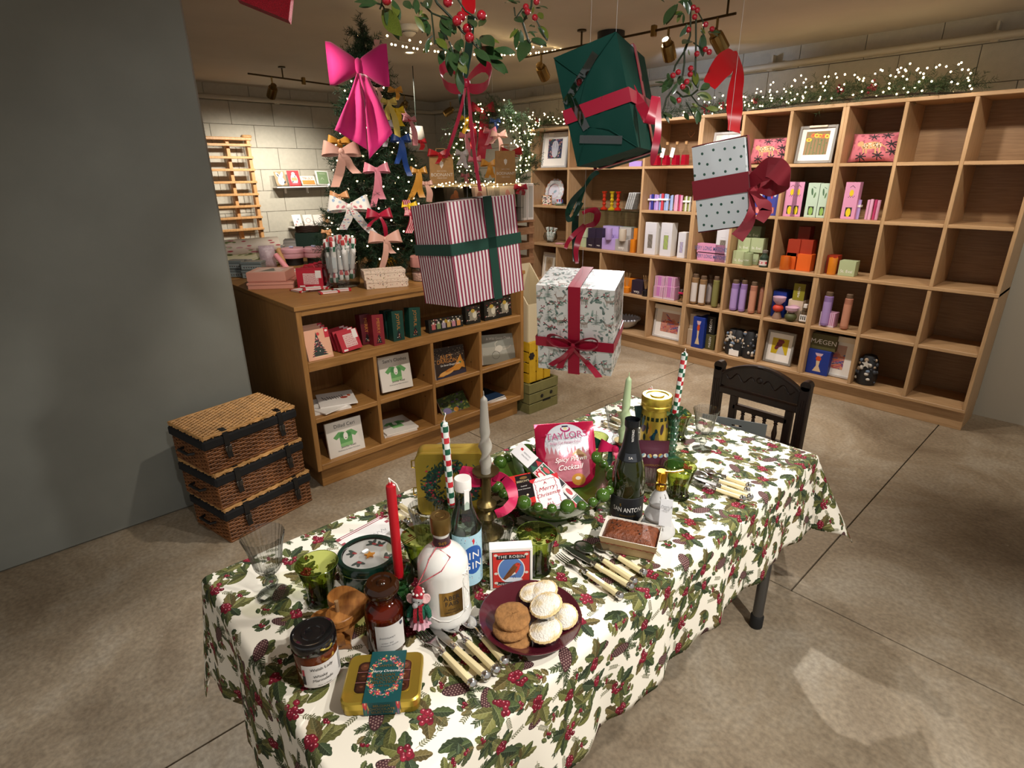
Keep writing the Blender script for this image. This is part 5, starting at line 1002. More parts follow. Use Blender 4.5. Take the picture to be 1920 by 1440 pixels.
for x in (xi,xj): B().box((x,0,(lo-.03+.5)/2),(.032,.026,lo-.03-.5),ch=.004).obj('stile',dw,ch,0)
for k in range(4): x = xi+(xj-xi)*(k+1)/5; hh_ = zr-.013-.515; B().lathe([(.007,0),(.010,.01),(.006,.02),(.010,hh_*.12),(.0115,hh_*.35),(.008,hh_*.62),(.006,hh_*.78),(.010,hh_*.82),(.006,hh_*.87),(.010,hh_*.95),(.007,hh_)],(x,0,.515),12).obj('spindle',dw,ch)
B().box((0,-.225,.43),(2*hw_+.03,.48,.04),ch=.012).obj('seat',dw,ch,30); B().box((0,-.42,.385),(2*hw_-.03,.02,.05)).obj('apron',dw,ch,0)
gbm = mat('grey_board','666a6a',.6); q0 = GY(1314,777,2.0); q1 = GY(1436,798,2.0); q0 = G(1314,777,.737); q1 = G(1436,798,.737); gbx = thing('grey_board','grey card board with a hang hole standing on the chair seat behind the table','board',((q0.x+q1.x)/2,(q0.y+q1.y)/2+.012,.4505),math.atan2(q1.y-q0.y,q1.x-q0.x)); hb = .737-.4505; wbd = (q1-q0).length
B().prism([(-wbd/2,0),(wbd/2,0),(wbd/2,hb),(.030,hb),(.030,hb-.03),(-.006,hb-.03),(-.006,hb),(-wbd/2,hb)],-.0015,.0015,(0,0,0),UPR).obj('board_panel',gbm,gbx,0); B().prism([(-.006,hb-.022),(.030,hb-.022),(.030,hb),(-.006,hb)],-.0015,.0015,(0,0,0),UPR).obj('hole_bridge',gbm,gbx,0)
# ================================================================ WICKER HAMPERS
wk = mat('willow','7c4d26',.55,noise=.35,ns=18); wk2 = mat('willow_pale','c0935a',.5,noise=.25,ns=18); lin_ = mat('black_fabric','0b0c10',.85); lth = mat('black_leather','0d0d0f',.4)
def weave(b,o,ux,uz,un,Lw,Hh,rows,pitch=.03,rad=.0042,amp=.0036,phase=0):
    o,ux,uz,un = Vector(o),Vector(ux),Vector(uz),Vector(un)
    for r_ in range(rows):
        n = max(6,int(Lw/pitch*4)); P = [o+ux*(Lw*k/n)+uz*(Hh*(r_+.5)/rows)+un*(amp*math.sin(math.pi*(Lw*k/n)/pitch+(r_+phase) % 2*math.pi)) for k in range(n+1)]; b.tube(P,rad*(.85+.3*((r_*7) % 5)/5),5)
    for k in range(int(Lw/pitch)+1): q = o+ux*min(Lw,k*pitch+pitch*.5); b.tube([q,q+uz*Hh],.003,4)
HW,HD,HB,HL = .445,.30,.125,.05
bb_ = B(); 
for o,ux,un,l in (((-HW/2,-HD/2,0),(1,0,0),(0,-1,0),HW),((HW/2,-HD/2,0),(0,1,0),(1,0,0),HD),((HW/2,HD/2,0),(-1,0,0),(0,1,0),HW),((-HW/2,HD/2,0),(0,-1,0),(-1,0,0),HD)): weave(bb_,o,ux,(0,0,1),un,l,HB,13)
for z in (.002,HB-.002): bb_.tube([(-HW/2,-HD/2,z),(HW/2,-HD/2,z),(HW/2,HD/2,z),(-HW/2,HD/2,z),(-HW/2,-HD/2,z)],.006,6)
bl = B(); weave(bl,(-HW/2-.004,-HD/2-.004,HL),(1,0,0),(0,1,0),(0,0,1),HW+.008,HD+.008,26,.022)
for o,ux,un,l in (((-HW/2-.004,-HD/2-.004,.036),(1,0,0),(0,-1,0),HW+.008),((HW/2+.004,-HD/2-.004,.036),(0,1,0),(1,0,0),HD+.008),((HW/2+.004,HD/2+.004,.036),(-1,0,0),(0,1,0),HW+.008),((-HW/2-.004,HD/2+.004,.036),(0,-1,0),(-1,0,0),HD+.008)): weave(bl,o,ux,(0,0,1),un,l,HL-.036,1)
bl.tube([(-HW/2-.004,-HD/2-.004,HL),(HW/2+.004,-HD/2-.004,HL),(HW/2+.004,HD/2+.004,HL),(-HW/2-.004,HD/2+.004,HL),(-HW/2-.004,-HD/2-.004,HL)],.006,6)
f0,f1 = Vector((-2.551,.548,0)),Vector((-2.646,.981,0)); ax = (f1-f0).normalized(); ay = Vector((-ax.y,ax.x,0)); cH = (f0+f1)/2+ay*HD/2
hm1 = thing('wicker_hamper','wicker hamper at the bottom of the stack by the pillar','hamper',cH+Vector((0,0,.004)),math.atan2(ax.y,ax.x),'stack of wicker hampers')
bb_.obj('woven_body',wk,hm1,60,kind='stuff'); B().box((0,0,HB/2),(HW-.012,HD-.012,HB-.004)).box((0,0,HB+.012),(HW+.024,HD+.024,.046),ch=.008).obj('lining_band',lin_,hm1,0); bl.obj('woven_lid',wk2,hm1,60,(0,0,HB),kind='stuff')
for x in (-.13,.14): s0 = B().ribbon([(x,-HD/2+.03,HB+HL+.006),(x,-HD/2-.006,HB+HL+.005),(x,-HD/2-.016,HB+.02),(x,-HD/2-.013,HB-.03),(x+.004,-HD/2-.018,HB-.075)],(1,0,0),.024,.003).obj('strap',lth,hm1,60); B().box((x,-HD/2-.018,HB-.03),(.03,.004,.024),ch=.001).box((x,-HD/2-.021,HB-.03),(.006,.004,.028)).obj('buckle',mat('dark_buckle','4a4846',.35,.8),s0,0)
B().tube([(-HW/2-.006,-.05,HB*.6),(-HW/2-.03,-.045,HB*.62),(-HW/2-.03,.045,HB*.62),(-HW/2-.006,.05,HB*.6)],.007,8).obj('end_handle',lth,hm1)
dup(hm1,cH+ax*-.012+ay*.006+Vector((0,0,.188)),math.atan2(ax.y,ax.x)+.02,'wicker hamper in the middle of the stack by the pillar'); dup(hm1,cH+ax*-.02+ay*.010+Vector((0,0,.372)),math.atan2(ax.y,ax.x)-.015,'wicker hamper on top of the stack by the pillar, pale lid showing')
# ================================================================ CRATES BY THE COUNTER
def crate(label,loc,w,d,h,m,slats,gap,rz,paws=0,name='wooden_crate'):
    """front faces local -y"""
    t = thing(name,label,'crate',loc,rz); sh = (h-gap*(slats-1))/slats
    for k in range(slats):
        z = sh/2+k*(sh+gap)
        for y in (-d/2+.006,d/2-.006): o = B().box((0,y,z),(w,.012,sh),ch=.0015).obj('slat',m,t,0)
        for x in (-w/2+.006,w/2-.006): B().box((x,0,z),(.012,d-.025,sh),ch=.0015).obj('slat',m,t,0)
    for x in (-w/2+.02,w/2-.02):
        for y in (-d/2+.02,d/2-.02): B().box((x,y,h/2),(.014,.014,h)).obj('corner_post',m,t,0)
    for k in range(4): B().box((0,-d/2+.05+k*(d-.1)/3,.010),(w-.03,.05,.008)).obj('floor_slat',m,t,0)
    return t
def paw(p,x,y,z,r=.013):
    b = B(); 
    for k in range(6): a = k*1.047; b.lathe([(r*.42,0),(r*.42,.002)],(x+r*.68*math.cos(a),y,z+r*.68*math.sin(a)),8,rot=(R(90),0,0))
    b.lathe([(r*.6,0),(r*.6,.0024)],(x,y,z),10,rot=(R(90),0,0)); return b.obj('paw_mark',BLKT,p,0)
olv = mat('olive_paint','7a7648',.6,noise=.1,ns=20); yel = mat('yellow_paint','c9a01c',.55,noise=.08,ns=20)
cr1 = crate('olive green slatted crate with black paw marks at the bottom of the stand',(-2.785,2.758,0),.295,.25,.222,olv,3,.008,R(90)); paw(cr1,-.02,-.126,.112); paw(cr1,.075,-.126,.118); B().box((.03,-.1265,.074),(.08,.002,.014)).obj('hand_hole',mat('hole_black','0a0806',.9),cr1,0)
cr2 = crate('yellow slatted box standing on the olive crate',(-2.80,2.74,.2225),.22,.22,.30,yel,4,.01,R(90))
for x in (-.075,0,.075): B().box((x,-.114,.15),(.062,.006,.29),ch=.001).obj('front_board',yel,cr2,0)
paw(cr2,.0,-.118,.12,.02); paw(cr2,-.085,-.118,.20,.026)
cbx = thing('cream_stand_box','cream open-fronted display box with a paw mark above the yellow box','box',(-2.80,2.74,.5235),R(90)); cm = mat('cream_board','cdbfa0',.6)
B().prism([(-.10,0),(.10,0),(.10,.50),(-.10,.26)],-.004,.004,(-.105,0,0),(R(90),0,R(90))).obj('side_board',cm,cbx,0); B().prism([(-.10,0),(.10,0),(.10,.50),(-.10,.26)],-.004,.004,(.105,0,0),(R(90),0,R(90))).obj('side_board',cm,cbx,0); B().box((0,-.10,.13),(.21,.008,.26)).obj('front_board',cm,cbx,0); B().box((0,.10,.25),(.21,.008,.50)).obj('back_board',cm,cbx,0); B().box((0,0,.004),(.2,.19,.008)).obj('bottom_board',cm,cbx,0); paw(cbx,.05,-.105,.19,.022)
# ================================================================ GOODS IN THE COUNTER
def fmat(name,col,**k): return mat(name,col,k.pop('rough',.55),**k)
def lean(name,label,cat,TL,TR,BL,m,xb=-2.722,xt=-2.765,th=.012,sides=PAPER,group=None):
    """a book or box leaning back in the counter, given by three corners of its front"""
    t,w,h = card3(name,label,cat,GX(*TL,xt),GX(*TR,xt),GX(*BL,xb),m,th,sides)
    if group: t['group'] = group
    return t,w,h
def shirt(p,cx,cy,s,c1='5f9a5a',c2='3c7a42'):
    p.poly([(cx-.30*s,cy+.36*s),(cx-.55*s,cy+.12*s),(cx-.42*s,cy-.02*s),(cx-.28*s,cy+.08*s),(cx-.27*s,cy-.45*s),(cx+.27*s,cy-.45*s),(cx+.28*s,cy+.08*s),(cx+.42*s,cy-.02*s),(cx+.55*s,cy+.12*s),(cx+.30*s,cy+.36*s),(cx+.12*s,cy+.34*s),(cx,cy+.28*s),(cx-.12*s,cy+.34*s)],c1)
    p.poly([(cx-.27*s,cy-.45*s),(cx+.27*s,cy-.45*s),(cx+.27*s,cy-.25*s),(cx-.27*s,cy-.28*s)],'86b878'); p.ell(cx-.14*s,cy+.16*s,.12*s,.14*s,0,c2,.8); p.ell(cx+.15*s,cy+.14*s,.11*s,.13*s,0,c2,.8); p.ell(cx,cy+.08*s,.10*s,.20*s,0,'e6e2da'); p.ell(cx,cy-.02*s,.03*s,.025*s,0,'3a3a36')
bk_ = Pt(240,280,'dcd6cd'); shirt(bk_,122,140,150); bkm = bk_.mat('shirt_cover',.5)
def shirt_book(label,TL,TR,BL,title,xb,xt):
    t,w,h = lean('picture_book',label,'book',TL,TR,BL,bkm,xb,xt); text(title,w*.135,BLKT,t,(w*.02,h*.36,.0014),None,.0003); text('Jennifer Rudd',w*.075,BLKT,t,(w*.05,-h*.25,.0014),None,.0003); text('Illustrated by Helen McCallum',w*.05,GREYT,t,(w*.05,-h*.335,.0014),None,.0003); return t
shirt_book('white picture book titled Sam\u2019s Clothes propped in the upper row',(706,672),(764,661),(719,737),'Sam\u2019s Clothes',-2.745,-2.79)
shirt_book('white picture book titled Dillad Ceri propped in the bottom row',(606,797),(673,779),(622,862),'Dillad Ceri',-2.735,-2.775); 
dg_ = Pt(260,280,'2a1c14'); rq = random.Random(1)
for i in range(70): dg_.ell(rq.random()*260,150+rq.random()*130,2.4,2.4,0,'c9b894')
dg_.poly([(0,0),(260,0),(260,70),(120,60),(0,30)],'2c2838'); dg_.poly([(10,40),(110,90),(160,110),(190,150),(225,205),(235,160),(250,130),(254,80),(225,92),(200,70),(140,72),(60,36)],'c0802c'); dg_.ell(90,64,62,18,.2,'d09a50'); dg_.ell(215,135,12,9,0,'5a8a4a'); dg_.ell(215,135,4,6,0,'14100c'); dg_.ell(120,84,40,12,.3,'b87428')
t,w,h = lean('picture_book','dark picture book with a golden dragon propped in the counter','book',(813,655),(870,645),(817,718),dg_.mat('dragon_cover',.4),-2.745,-2.79); GT2 = mat('ochre_ink','b87a34',.5); text('ALF\u2019S',w*.17,GT2,t,(-w*.12,h*.20,.0014),None,.0003); text('DRAGON',w*.15,GT2,t,(-w*.10,h*.08,.0014),None,.0003); text('Un Seren Diogel Cwm',w*.07,WHT,t,(0,-h*.04,.0014),None,.0003)
gs = Pt(300,260,'a3a298'); gs.rect(0,150,300,260,'8e9088'); gs.rect(0,0,300,80,'77756a'); gs.ell(150,130,36,30,.3,'c9c4b8'); gs.line([(190,120),(240,130),(262,150)],10,'b9b4a8'); gs.line([(120,150),(118,180),(140,200)],7,'b9b4a8')
for k in range(24): a0_,a1_ = k*.262,(k+1)*.262; gs.line([(120+34*math.cos(a0_),76+34*math.sin(a0_)),(120+34*math.cos(a1_),76+34*math.sin(a1_))],4,'4a4840')
for k in range(40): gs.line([(k*8,70),(k*8+4,84+8*math.sin(k))],3,'8c8a7a')
t,w,h = lean('picture_book','grey landscape book with a goose on a bicycle','book',(903,629),(964,624),(905,685),gs.mat('goose_cover',.45),-2.745,-2.79); text('A Wild Goose Chase',w*.085,WHT,t,(0,h*.36,.0014),None,.0003)
gb_ = Pt(220,240,'39502a'); rq = random.Random(6)
for i in range(120): gb_.ell(rq.random()*220,rq.random()*240,rq.uniform(4,22),rq.uniform(3,12),rq.random()*3,rq.choice(['2a3a1c','54703a','6c7a44','8a8a3a','5a4a7a','4a5c3c']))
gb_.ell(110,60,20,26,0,'c88a30'); gb_.ell(40,70,30,40,.3,'6a5f8c')
lean('picture_book','green illustrated book slumped at the bottom of the counter','book',(819,749),(868,731),(834,786),gb_.mat('garden_cover',.45),-2.78,-2.86)
def flat_book(label,P,w,d,h,rz,m,group=None): t = thing('book',label,'book',P,rz,group); B().box((0,0,h/2),(w,d,h)).obj('pages',PAPER,t,0); B().box((0,0,h+.0005),(w,d,.001)).obj('cover',m,t,0); return t
cz2,cz3 = .418,.147
wp1 = Pt(240,180,'ded9d2'); rq = random.Random(2)
for i in range(9): wp1.line([(30+i*16,120+rq.uniform(-8,8)),(40+i*16,90+rq.uniform(-10,10))],5,'24201f')
wp1.ell(170,90,24,14,0,'9a3a2c'); wp1.ell(205,110,12,14,.4,'b85a3c'); wpm = wp1.mat('welsh_cover',.5)
flat_book('white booklet at the bottom of the loose pile in the counter',Vector((-2.84,1.22,cz2)),.20,.22,.008,R(80),wpm); flat_book('white booklet slid forward on the loose pile',Vector((-2.80,1.21,cz2+.0095)),.18,.16,.005,R(105),wpm); flat_book('white booklet on top of the loose pile with a red drawing',Vector((-2.85,1.28,cz2+.0165)),.20,.21,.006,R(72),wpm)
flat_book('white picture book lying flat, bottom of the short stack',Vector((-2.85,1.63,cz3)),.21,.22,.010,R(80),bkm); flat_book('white picture book lying flat with a green shirt, top of the short stack',Vector((-2.85,1.635,cz3+.0118)),.21,.22,.010,R(84),bkm)
nvy = mat('navy_cover','1c3350',.45); 
for i,(l,m_) in enumerate((('pale booklet lying at the bottom of the right-hand pile',PAPER),('grey booklet in the right-hand pile',mat('grey_cover','5c6266',.5)),('navy booklet on top of the right-hand pile',nvy))): flat_book(l,Vector((-2.84,2.36-.01*i,cz3+.0088*i)),.21,.21,.007,R(82+5*i),m_)
# upper shelf of the counter
tc_ = Pt(240,260,'dfa98c'); tc_.rect(60,20,224,40,'e6c09c')
for i in range(9): y = 30+i*20; wd_ = 80-i*8.4; tc_.poly([(118-wd_,y),(118+wd_,y),(118,y+48)],'23302c')
rq = random.Random(3)
for i in range(40): y = rq.uniform(34,190); wd_ = 76*(1-(y-30)/185); tc_.ell(118+rq.uniform(-wd_,wd_),y,4.5,4.5,0,rq.choice(['c2405a','d9a08c','e6d8c0','b83a4a']))
tc_.rect(196,176,240,260,'c02a3a'); tc_.ell(218,236,14,10,0,'e6d8d2'); tc_.ell(136,218,14,14,0,'c83a3a'); tcm = tc_.mat('tree_card_print',.5)
for i,(dx_,l) in enumerate(((0,'front peach card pack with a Christmas tree picture'),(-.045,'second peach card pack behind the first'),(-.085,'third peach card pack at the back'))):
    t,w,h = lean('card_pack',l,'cards',(569,622),(616,613),(577,679),tcm,-2.722,-2.76,.014); t.location.x += dx_; t.location.y += .004*i; t.location.z += .004*i
rb_ = Pt(240,220,'b0182e'); rb_.rect(60,40,200,180,'e2d6cf'); rq = random.Random(4)
for i in range(16):
    x = 64+i*8.5; y = 44
    while y < 176: l_ = rq.uniform(8,26); rb_.rect(x,y,x+5,min(176,y+l_),'b04250'); y += l_+5
rb_.rect(176,120,230,216,'e0d8d4'); rb_.rect(20,6,70,26,'e0d8d4'); rbm = rb_.mat('red_card_print',.5); redc = mat('crimson_card','a5152b',.5)
for i in range(4):
    t,w,h = lean('card_pack',['front red card pack with white lettering panel','second red card pack behind the front one','third red card pack in the row','rearmost red card pack in the row'][i],'cards',(630,625),(667,614),(643,662),rbm,-2.726,-2.765,.022,redc); t.location.x -= .032*i; t.location.y -= .006*i
def tallbox(label,TL,TR,BL,c,xb=-2.735,xt=-2.76,word='MERRY'):
    p_ = Pt(100,280,c); 
    for i in range(4): p_.poly([(50-30+i*5,22+i*17),(50+30-i*5,22+i*17),(50,22+i*17+30)],'15100e')
    rq = random.Random(label)
    for i in range(10): p_.ell(50+rq.uniform(-16,16),26+rq.random()*46,3.5,3.5,0,rq.choice(['c9a050','7a8a9c','b04a3c','d9d0c0']))
    t,w,h = lean('tall_gift_box',label,'box',TL,TR,BL,p_.mat('tall_box_'+c+str(len(MC)),.4),xb,xt,.05,mat('card_'+c,c,.45)); text(word,h*.16,GT2,t,(0,h*.14,.0014),(0,0,R(-90)),.0003); return t
tallbox('red tall gift box with tree window, in front',(695,591),(716,589),(703,649),'7c1c26'); tallbox('dark red tall gift box set back to the left of the other',(673,591),(692,588),(681,647),'5c1620',-2.79,-2.81)
tallbox('green tall gift box with tree window beside the red one',(732,584),(753,582),(740,641),'0f3d32',word='JOYFUL'); tallbox('green tall gift box set back behind the others',(719,583),(736,580),(726,636),'0c3028',-2.80,-2.82,word='JOYFUL'); tallbox('green tall gift box at the right end of its row',(765,577),(786,576),(770,634),'0f3d32',word='JOYFUL')
np_ = Pt(300,120,'16160f'); rq = random.Random(8)
for i in range(60): np_.ell(rq.random()*300,60+rq.random()*60,6,4,rq.random()*3,rq.choice(['7a1c26','d9d0c4','2a2418','9a8040']))
for i in range(6): np_.rect(24+i*44,28,56+i*44,80,['b05a5c','7a8a5c','9c8fa0','b89a5c','b07a8a','c88a50'][i]); np_.rect(32+i*44,76,48+i*44,96,'c9c2b8')
np_.ell(150,88,15,15,0,'a88a34')
lean('bottle_gift_box','long dark gift box holding a row of six small bottles','box',(803,601),(867,590),(805,626),np_.mat('bottle_box_print',.4),-2.735,-2.745,.035,mat('black_card','14130f',.5))
cp2 = Pt(140,180,'1a1912')
for i in range(60): cp2.ell(rq.random()*140,rq.random()*180,7,4,rq.random()*3,rq.choice(['7a1c26','d9d0c4','2a2418','6a2a2c']))
cp2.rect(34,34,106,130,'8a8474'); cp2.ell(84,90,20,36,0,'c9c2ae'); cp2.ell(68,132,19,19,0,'b0923a'); cp2.rect(0,0,140,26,'14140f'); c2m = cp2.mat('candle_box_print',.4)
for l,a_,b_,c_ in (('left of three small dark gift boxes with gold seals',(873,576),(900,572),(874,609)),('middle small dark gift box with a gold seal',(908,567),(935,563),(909,602)),('right-hand small dark gift box with a gold seal',(932,560),(956,555),(937,595))): lean('small_gift_box',l,'box',a_,b_,c_,c2m,-2.735,-2.745,.04,mat('black_card','14130f'))
# ================================================================ GOODS ON THE COUNTER TOP
CZ = 1.0205
def C_(x,y): return G(x,y,CZ)
chw = Pt(240,120,'e8e4df'); chw.rect(0,0,26,120,'bb2430'); chw.rect(214,0,240,120,'bb2430'); chw.line([(60,70),(90,50),(120,72),(150,52),(180,68)],3,'b07078'); chw.rect(50,92,190,95,'b0a8b0'); chm = chw.mat('chocolate_wrap',.5)
for i,(x,y,z,r_,l) in enumerate(((562,546,0,-8,'white and red chocolate bar, left of the pile'),(600,541,0,30,'white and red chocolate bar at the back of the pile'),(588,546,.011,52,'white and red chocolate bar lying across two others'),(598,536,.022,40,'white and red chocolate bar on top of the pile'),(617,549,0,62,'white and red chocolate bar in front of the pile'),(640,545,.0,48,'white and red chocolate bar, right of the pile'))):
    P = C_(x,y); t = thing('chocolate_bar',l,'chocolate',P+Vector((0,0,z)),R(r_)+.3); B().box((0,0,.005),(.105,.058,.010),ch=.002).obj('wrapped_bar',chm,t,0)
def lid_box(name,label,cat,P,w,d,h,rz,m,topm,lid_h=.35,group=None):
    t = thing(name,label,cat,P,rz,group); B().box((0,0,h*(1-lid_h)/2),(w*.97,d*.97,h*(1-lid_h)),ch=.0012).obj('box_base',m,t,0); B().box((0,0,h*(1-lid_h/2)),(w,d,h*lid_h),ch=.0012).obj('lid',m,t,0); B().box((0,0,h+.0004),(w*.98,d*.98,.0008)).obj('lid_print',topm,t,0); return t
pk = mat('blush_card','dc9c8a',.35,.2); tp_ = Pt(240,200,'dca594'); tp_.rect(30,24,210,176,'e0c2ba'); 
for i in range(6): tp_.poly([(120-60+i*8,40+i*16),(120+60-i*8,40+i*16),(120,76+i*16)],'2c4440')
tp_.ell(190,160,26,16,0,'c83a5c'); tpm = tp_.mat('blush_lid_print',.4); P = C_(516,536)
lid_box('blush_gift_box','blush pink metallic gift box at the bottom of its stack','box',P,.25,.20,.035,R(55),pk,pk); lid_box('blush_gift_box','blush pink gift box with a tree under its clear lid, top of its stack','box',P+Vector((-.012,-.008,.037)),.21,.19,.055,R(52),pk,tpm,.9); lid_box('blush_gift_box','small blush pink box tucked behind the blush stack','box',P+Vector((-.10,.15,0)),.13,.12,.06,R(60),pk,tpm)
for i in range(4):
    TL,TR,BL = (555+i*9,503-i*2.2),(598+i*9,496-i*2.2),(560+i*9,540-i*3.4); P = C_(BL[0],BL[1]); w = .145; h = top(TL[0],TL[1],P)-CZ
    t = thing('red_card_box',['front red boxed card set with handle on the counter','second red boxed card set behind the first','third red boxed card set in the row','rearmost red boxed card set by the glass jar'][i],'box',P+Vector((.047,.051,0)),R(50)); B().box((0,.013,h/2),(w,.026,h),ch=.001).obj('card_case',redc,t,0); B().box((0,-.0005,h*.46),(w*.98,.0008,h*.86)).obj('front_print',rbm,t,0)
    B().tube([(-.03,.013,h),(-.024,.013,h+.014),(.024,.013,h+.014),(.03,.013,h)],.005,8).obj('handle',redc,t)
# jar of crackers
PJ = C_(643,536); jr = .098; jh = .22; jt = thing('cracker_jar','big clear glass jar stuffed with checked crackers on the counter','jar',PJ)
B().lathe([(.001,.006),(jr-.01,.002),(jr,.012),(jr+.002,jh*.3),(jr+.002,jh*.82),(jr-.008,jh*.92),(jr-.016,jh*.96),(jr-.008,jh),(jr-.012,jh),(jr-.02,jh*.95),(jr-.004,jh*.82),(jr-.004,.014),(.001,.012)],(0,0,0),48).obj('jar_body',CLG,jt,50)
crp = Pt(40,320,'e6e4e2')
for j in range(8):
    if j in (0,1,6,7):
        for i in range(4):
            if (i+j) % 2: crp.rect(i*10,j*40,i*10+10,j*40+40,'b53a3c' if j % 2 else '2c6a50')
crm = crp.mat('cracker_print',.55); ck_me = B().lathe([(.012,0),(.015,.01),(.014,.04),(.009,.05),(.015,.062),(.0155,.165),(.009,.178),(.014,.19),(.015,.215),(.012,.225)],(0,0,0),14).mesh('cracker_tube',crm,50); tgm = B().box((0,-.0162,.11),(.022,.0008,.06)).mesh('paper_tag',mat('pale_tag','cfd6da',.6),0)
rq = random.Random(15); k = 0
for ring,n in ((.070,11),(.042,7),(.012,3)):
    for i in range(n):
        a = 2*math.pi*i/n+ring*9; x,y = ring*math.cos(a),ring*math.sin(a); t = thing('christmas_cracker','checked white cracker standing in the glass jar','cracker',PJ+Vector((x*.84,y*.84,.016+rq.uniform(0,.03)+(.02 if ring < .05 else 0))),group='crackers in the glass jar',rot=(-y*.95+rq.uniform(-.06,.06),x*.95,a+rq.uniform(-1,1))); t.rotation_euler = (rq.uniform(-.10,.10)-y*.5,x*.5+rq.uniform(-.10,.10),rq.uniform(0,6.28))
        for nm,me in (('cracker_tube',ck_me),('paper_tag',tgm)): o = bpy.data.objects.new(nm,me); COL.objects.link(o); o.parent = t
# patterned long boxes
pb = Pt(420,110,'dfcbb8'); rq = random.Random(21)
for i in range(46): x,y = rq.random()*420,rq.random()*110; pb.ell(x,y,rq.uniform(2,5),rq.uniform(4,11),rq.uniform(-.8,.8),rq.choice(['2a2422','7a2c2c','6c6a3a','3a4a44','9a7a4a','8a3a3a']))
pb.line([(150,50),(280,50)],2,'a89a8c'); pbm = pb.mat('bird_print',.5); a_,b_ = C_(688,543),C_(766,537); wl2 = (b_-a_).length; rz2 = math.atan2(b_.y-a_.y,b_.x-a_.x)
for i,(l,dz,dx_) in enumerate((('long cream box with small bird print, bottom of two',0,0),('long cream box with small bird print, top of two',.050,-.008))): t = thing('bird_print_box',l,'box',(a_+b_)/2+Vector((-math.sin(rz2),math.cos(rz2),0))*.052+Vector((dx_,dx_,dz)),rz2+.02*i); B().box((0,0,.0245),(wl2*(1-.02*i),.105,.049),ch=.001).obj('box_body',pbm,t,0); B().box((0,0,.040),(wl2*(1-.02*i)+.004,.109,.0175),ch=.001).obj('lid',pbm,t,0)
gtn = mat('grey_blue_tin','848f90',.35,.3); tr_ = Pt(160,60,'8b9696')
for i in range(7): tr_.ell(20+i*21,26,5,9,.5,'2c2c2e'); tr_.ell(24+i*21,40,3,3,0,'a04038')
trm = tr_.mat('tin_birds',.4)
def small_tin(l,P,rz,h=.05): t = thing('keepsake_tin',l,'tin',P,rz); B().box((0,0,h*.35),(.125,.085,h*.7),ch=.004).obj('tin_base',gtn,t,0); B().box((0,0,h*.82),(.129,.089,h*.34),ch=.004).obj('lid',gtn,t,0); B().box((0,-.0427,h*.33),(.11,.0008,h*.5)).obj('bird_band',trm,t,0)
P = C_(476,522)+Vector((-.03,.02,0)); Q = P+Vector((-.11,-.045,0))
small_tin('grey-blue keepsake tin, bottom of the right-hand pair',P,R(47)); small_tin('grey-blue keepsake tin, top of the right-hand pair',P+Vector((0,0,.052)),R(50)); small_tin('grey-blue keepsake tin, bottom of the pair by the pillar',Q,R(47)); small_tin('grey-blue keepsake tin, top of the pair by the pillar',Q+Vector((0,0,.052)),R(44))
PT = C_(793,528)+Vector((-.05,.03,0)); t = thing('pink_topped_tub','clear sweet tub with a pink lid beside the striped present','tub',PT); B().lathe([(.001,0),(.06,0),(.062,.004),(.062,.085)],(0,0,0),36,cap=(True,False)).obj('tub_body',CLG,t); B().lathe([(.001,.003),(.056,.003),(.057,.045),(.001,.05)],(0,0,0),28).obj('sweets',mat('pink_sweets','d9b4a8',.6,noise=.5,ns=90),t); B().lathe([(.065,.082),(.066,.085),(.066,.14),(.062,.144),(.001,.144)],(0,0,0),36).obj('lid',mat('dusty_pink','b98078',.5),t)
# ================================================================ TABLE BEHIND THE COUNTER, RACK AND CARDS ON THE LEFT WALL
bt = thing('back_table','oak table behind the counter, mostly hidden','table',(-4.36,1.78,0)); B().box((0,0,1.0),(1.22,1.56,.04),ch=.003).obj('table_top',OAKY,bt,0)
for x in (-.57,.57):
    for y in (-.74,.74): B().box((x,y,.49),(.05,.05,.98),ch=.003).obj('leg',OAKV,bt,0)
bz = 1.0205
fw = Pt(300,120,'ddd2c4'); rq = random.Random(31)
for i in range(130): fw.ell(rq.random()*300,rq.random()*120,rq.uniform(3,7),rq.uniform(2,5),rq.random()*3,rq.choice(['b04a52','c2687a','6c7a4a','8a9a6a','c9a0a0']))
gw = Pt(300,120,'cfcaa8')
for i in range(150): gw.ell(rq.random()*300,rq.random()*120,rq.uniform(3,9),rq.uniform(1.5,4),rq.random()*3,rq.choice(['4a5c2c','6c7a3a','8a9455','3a4a24','b0b084']))
fwm,gwm = fw.mat('floral_wrap',.5),gw.mat('leaf_wrap',.5)
for l,m_,p in (('roll of pink floral wrapping paper on top',fwm,(462,463)),('roll of green leaf wrapping paper',gwm,(462,488)),('roll of pink floral wrapping paper lying behind the pillar edge',fwm,(436,506))):
    P = GX(*p,-4.15); t = thing('paper_roll',l,'paper roll',P); dz = P.z-bz
    B().lathe([(.012,-.21),(.056,-.21),(.056,.21),(.012,.21)],(0,0,0),24,rot=(R(90),0,R(-8))).obj('rolled_paper',m_,t); 
B().box((-4.15,1.2,bz+.028),(.1,.3,.055)).obj('roll_rest',OAKY).__setitem__('label','small oak block under the rolls'); bpy.data.objects['roll_rest']['category'] = 'block'
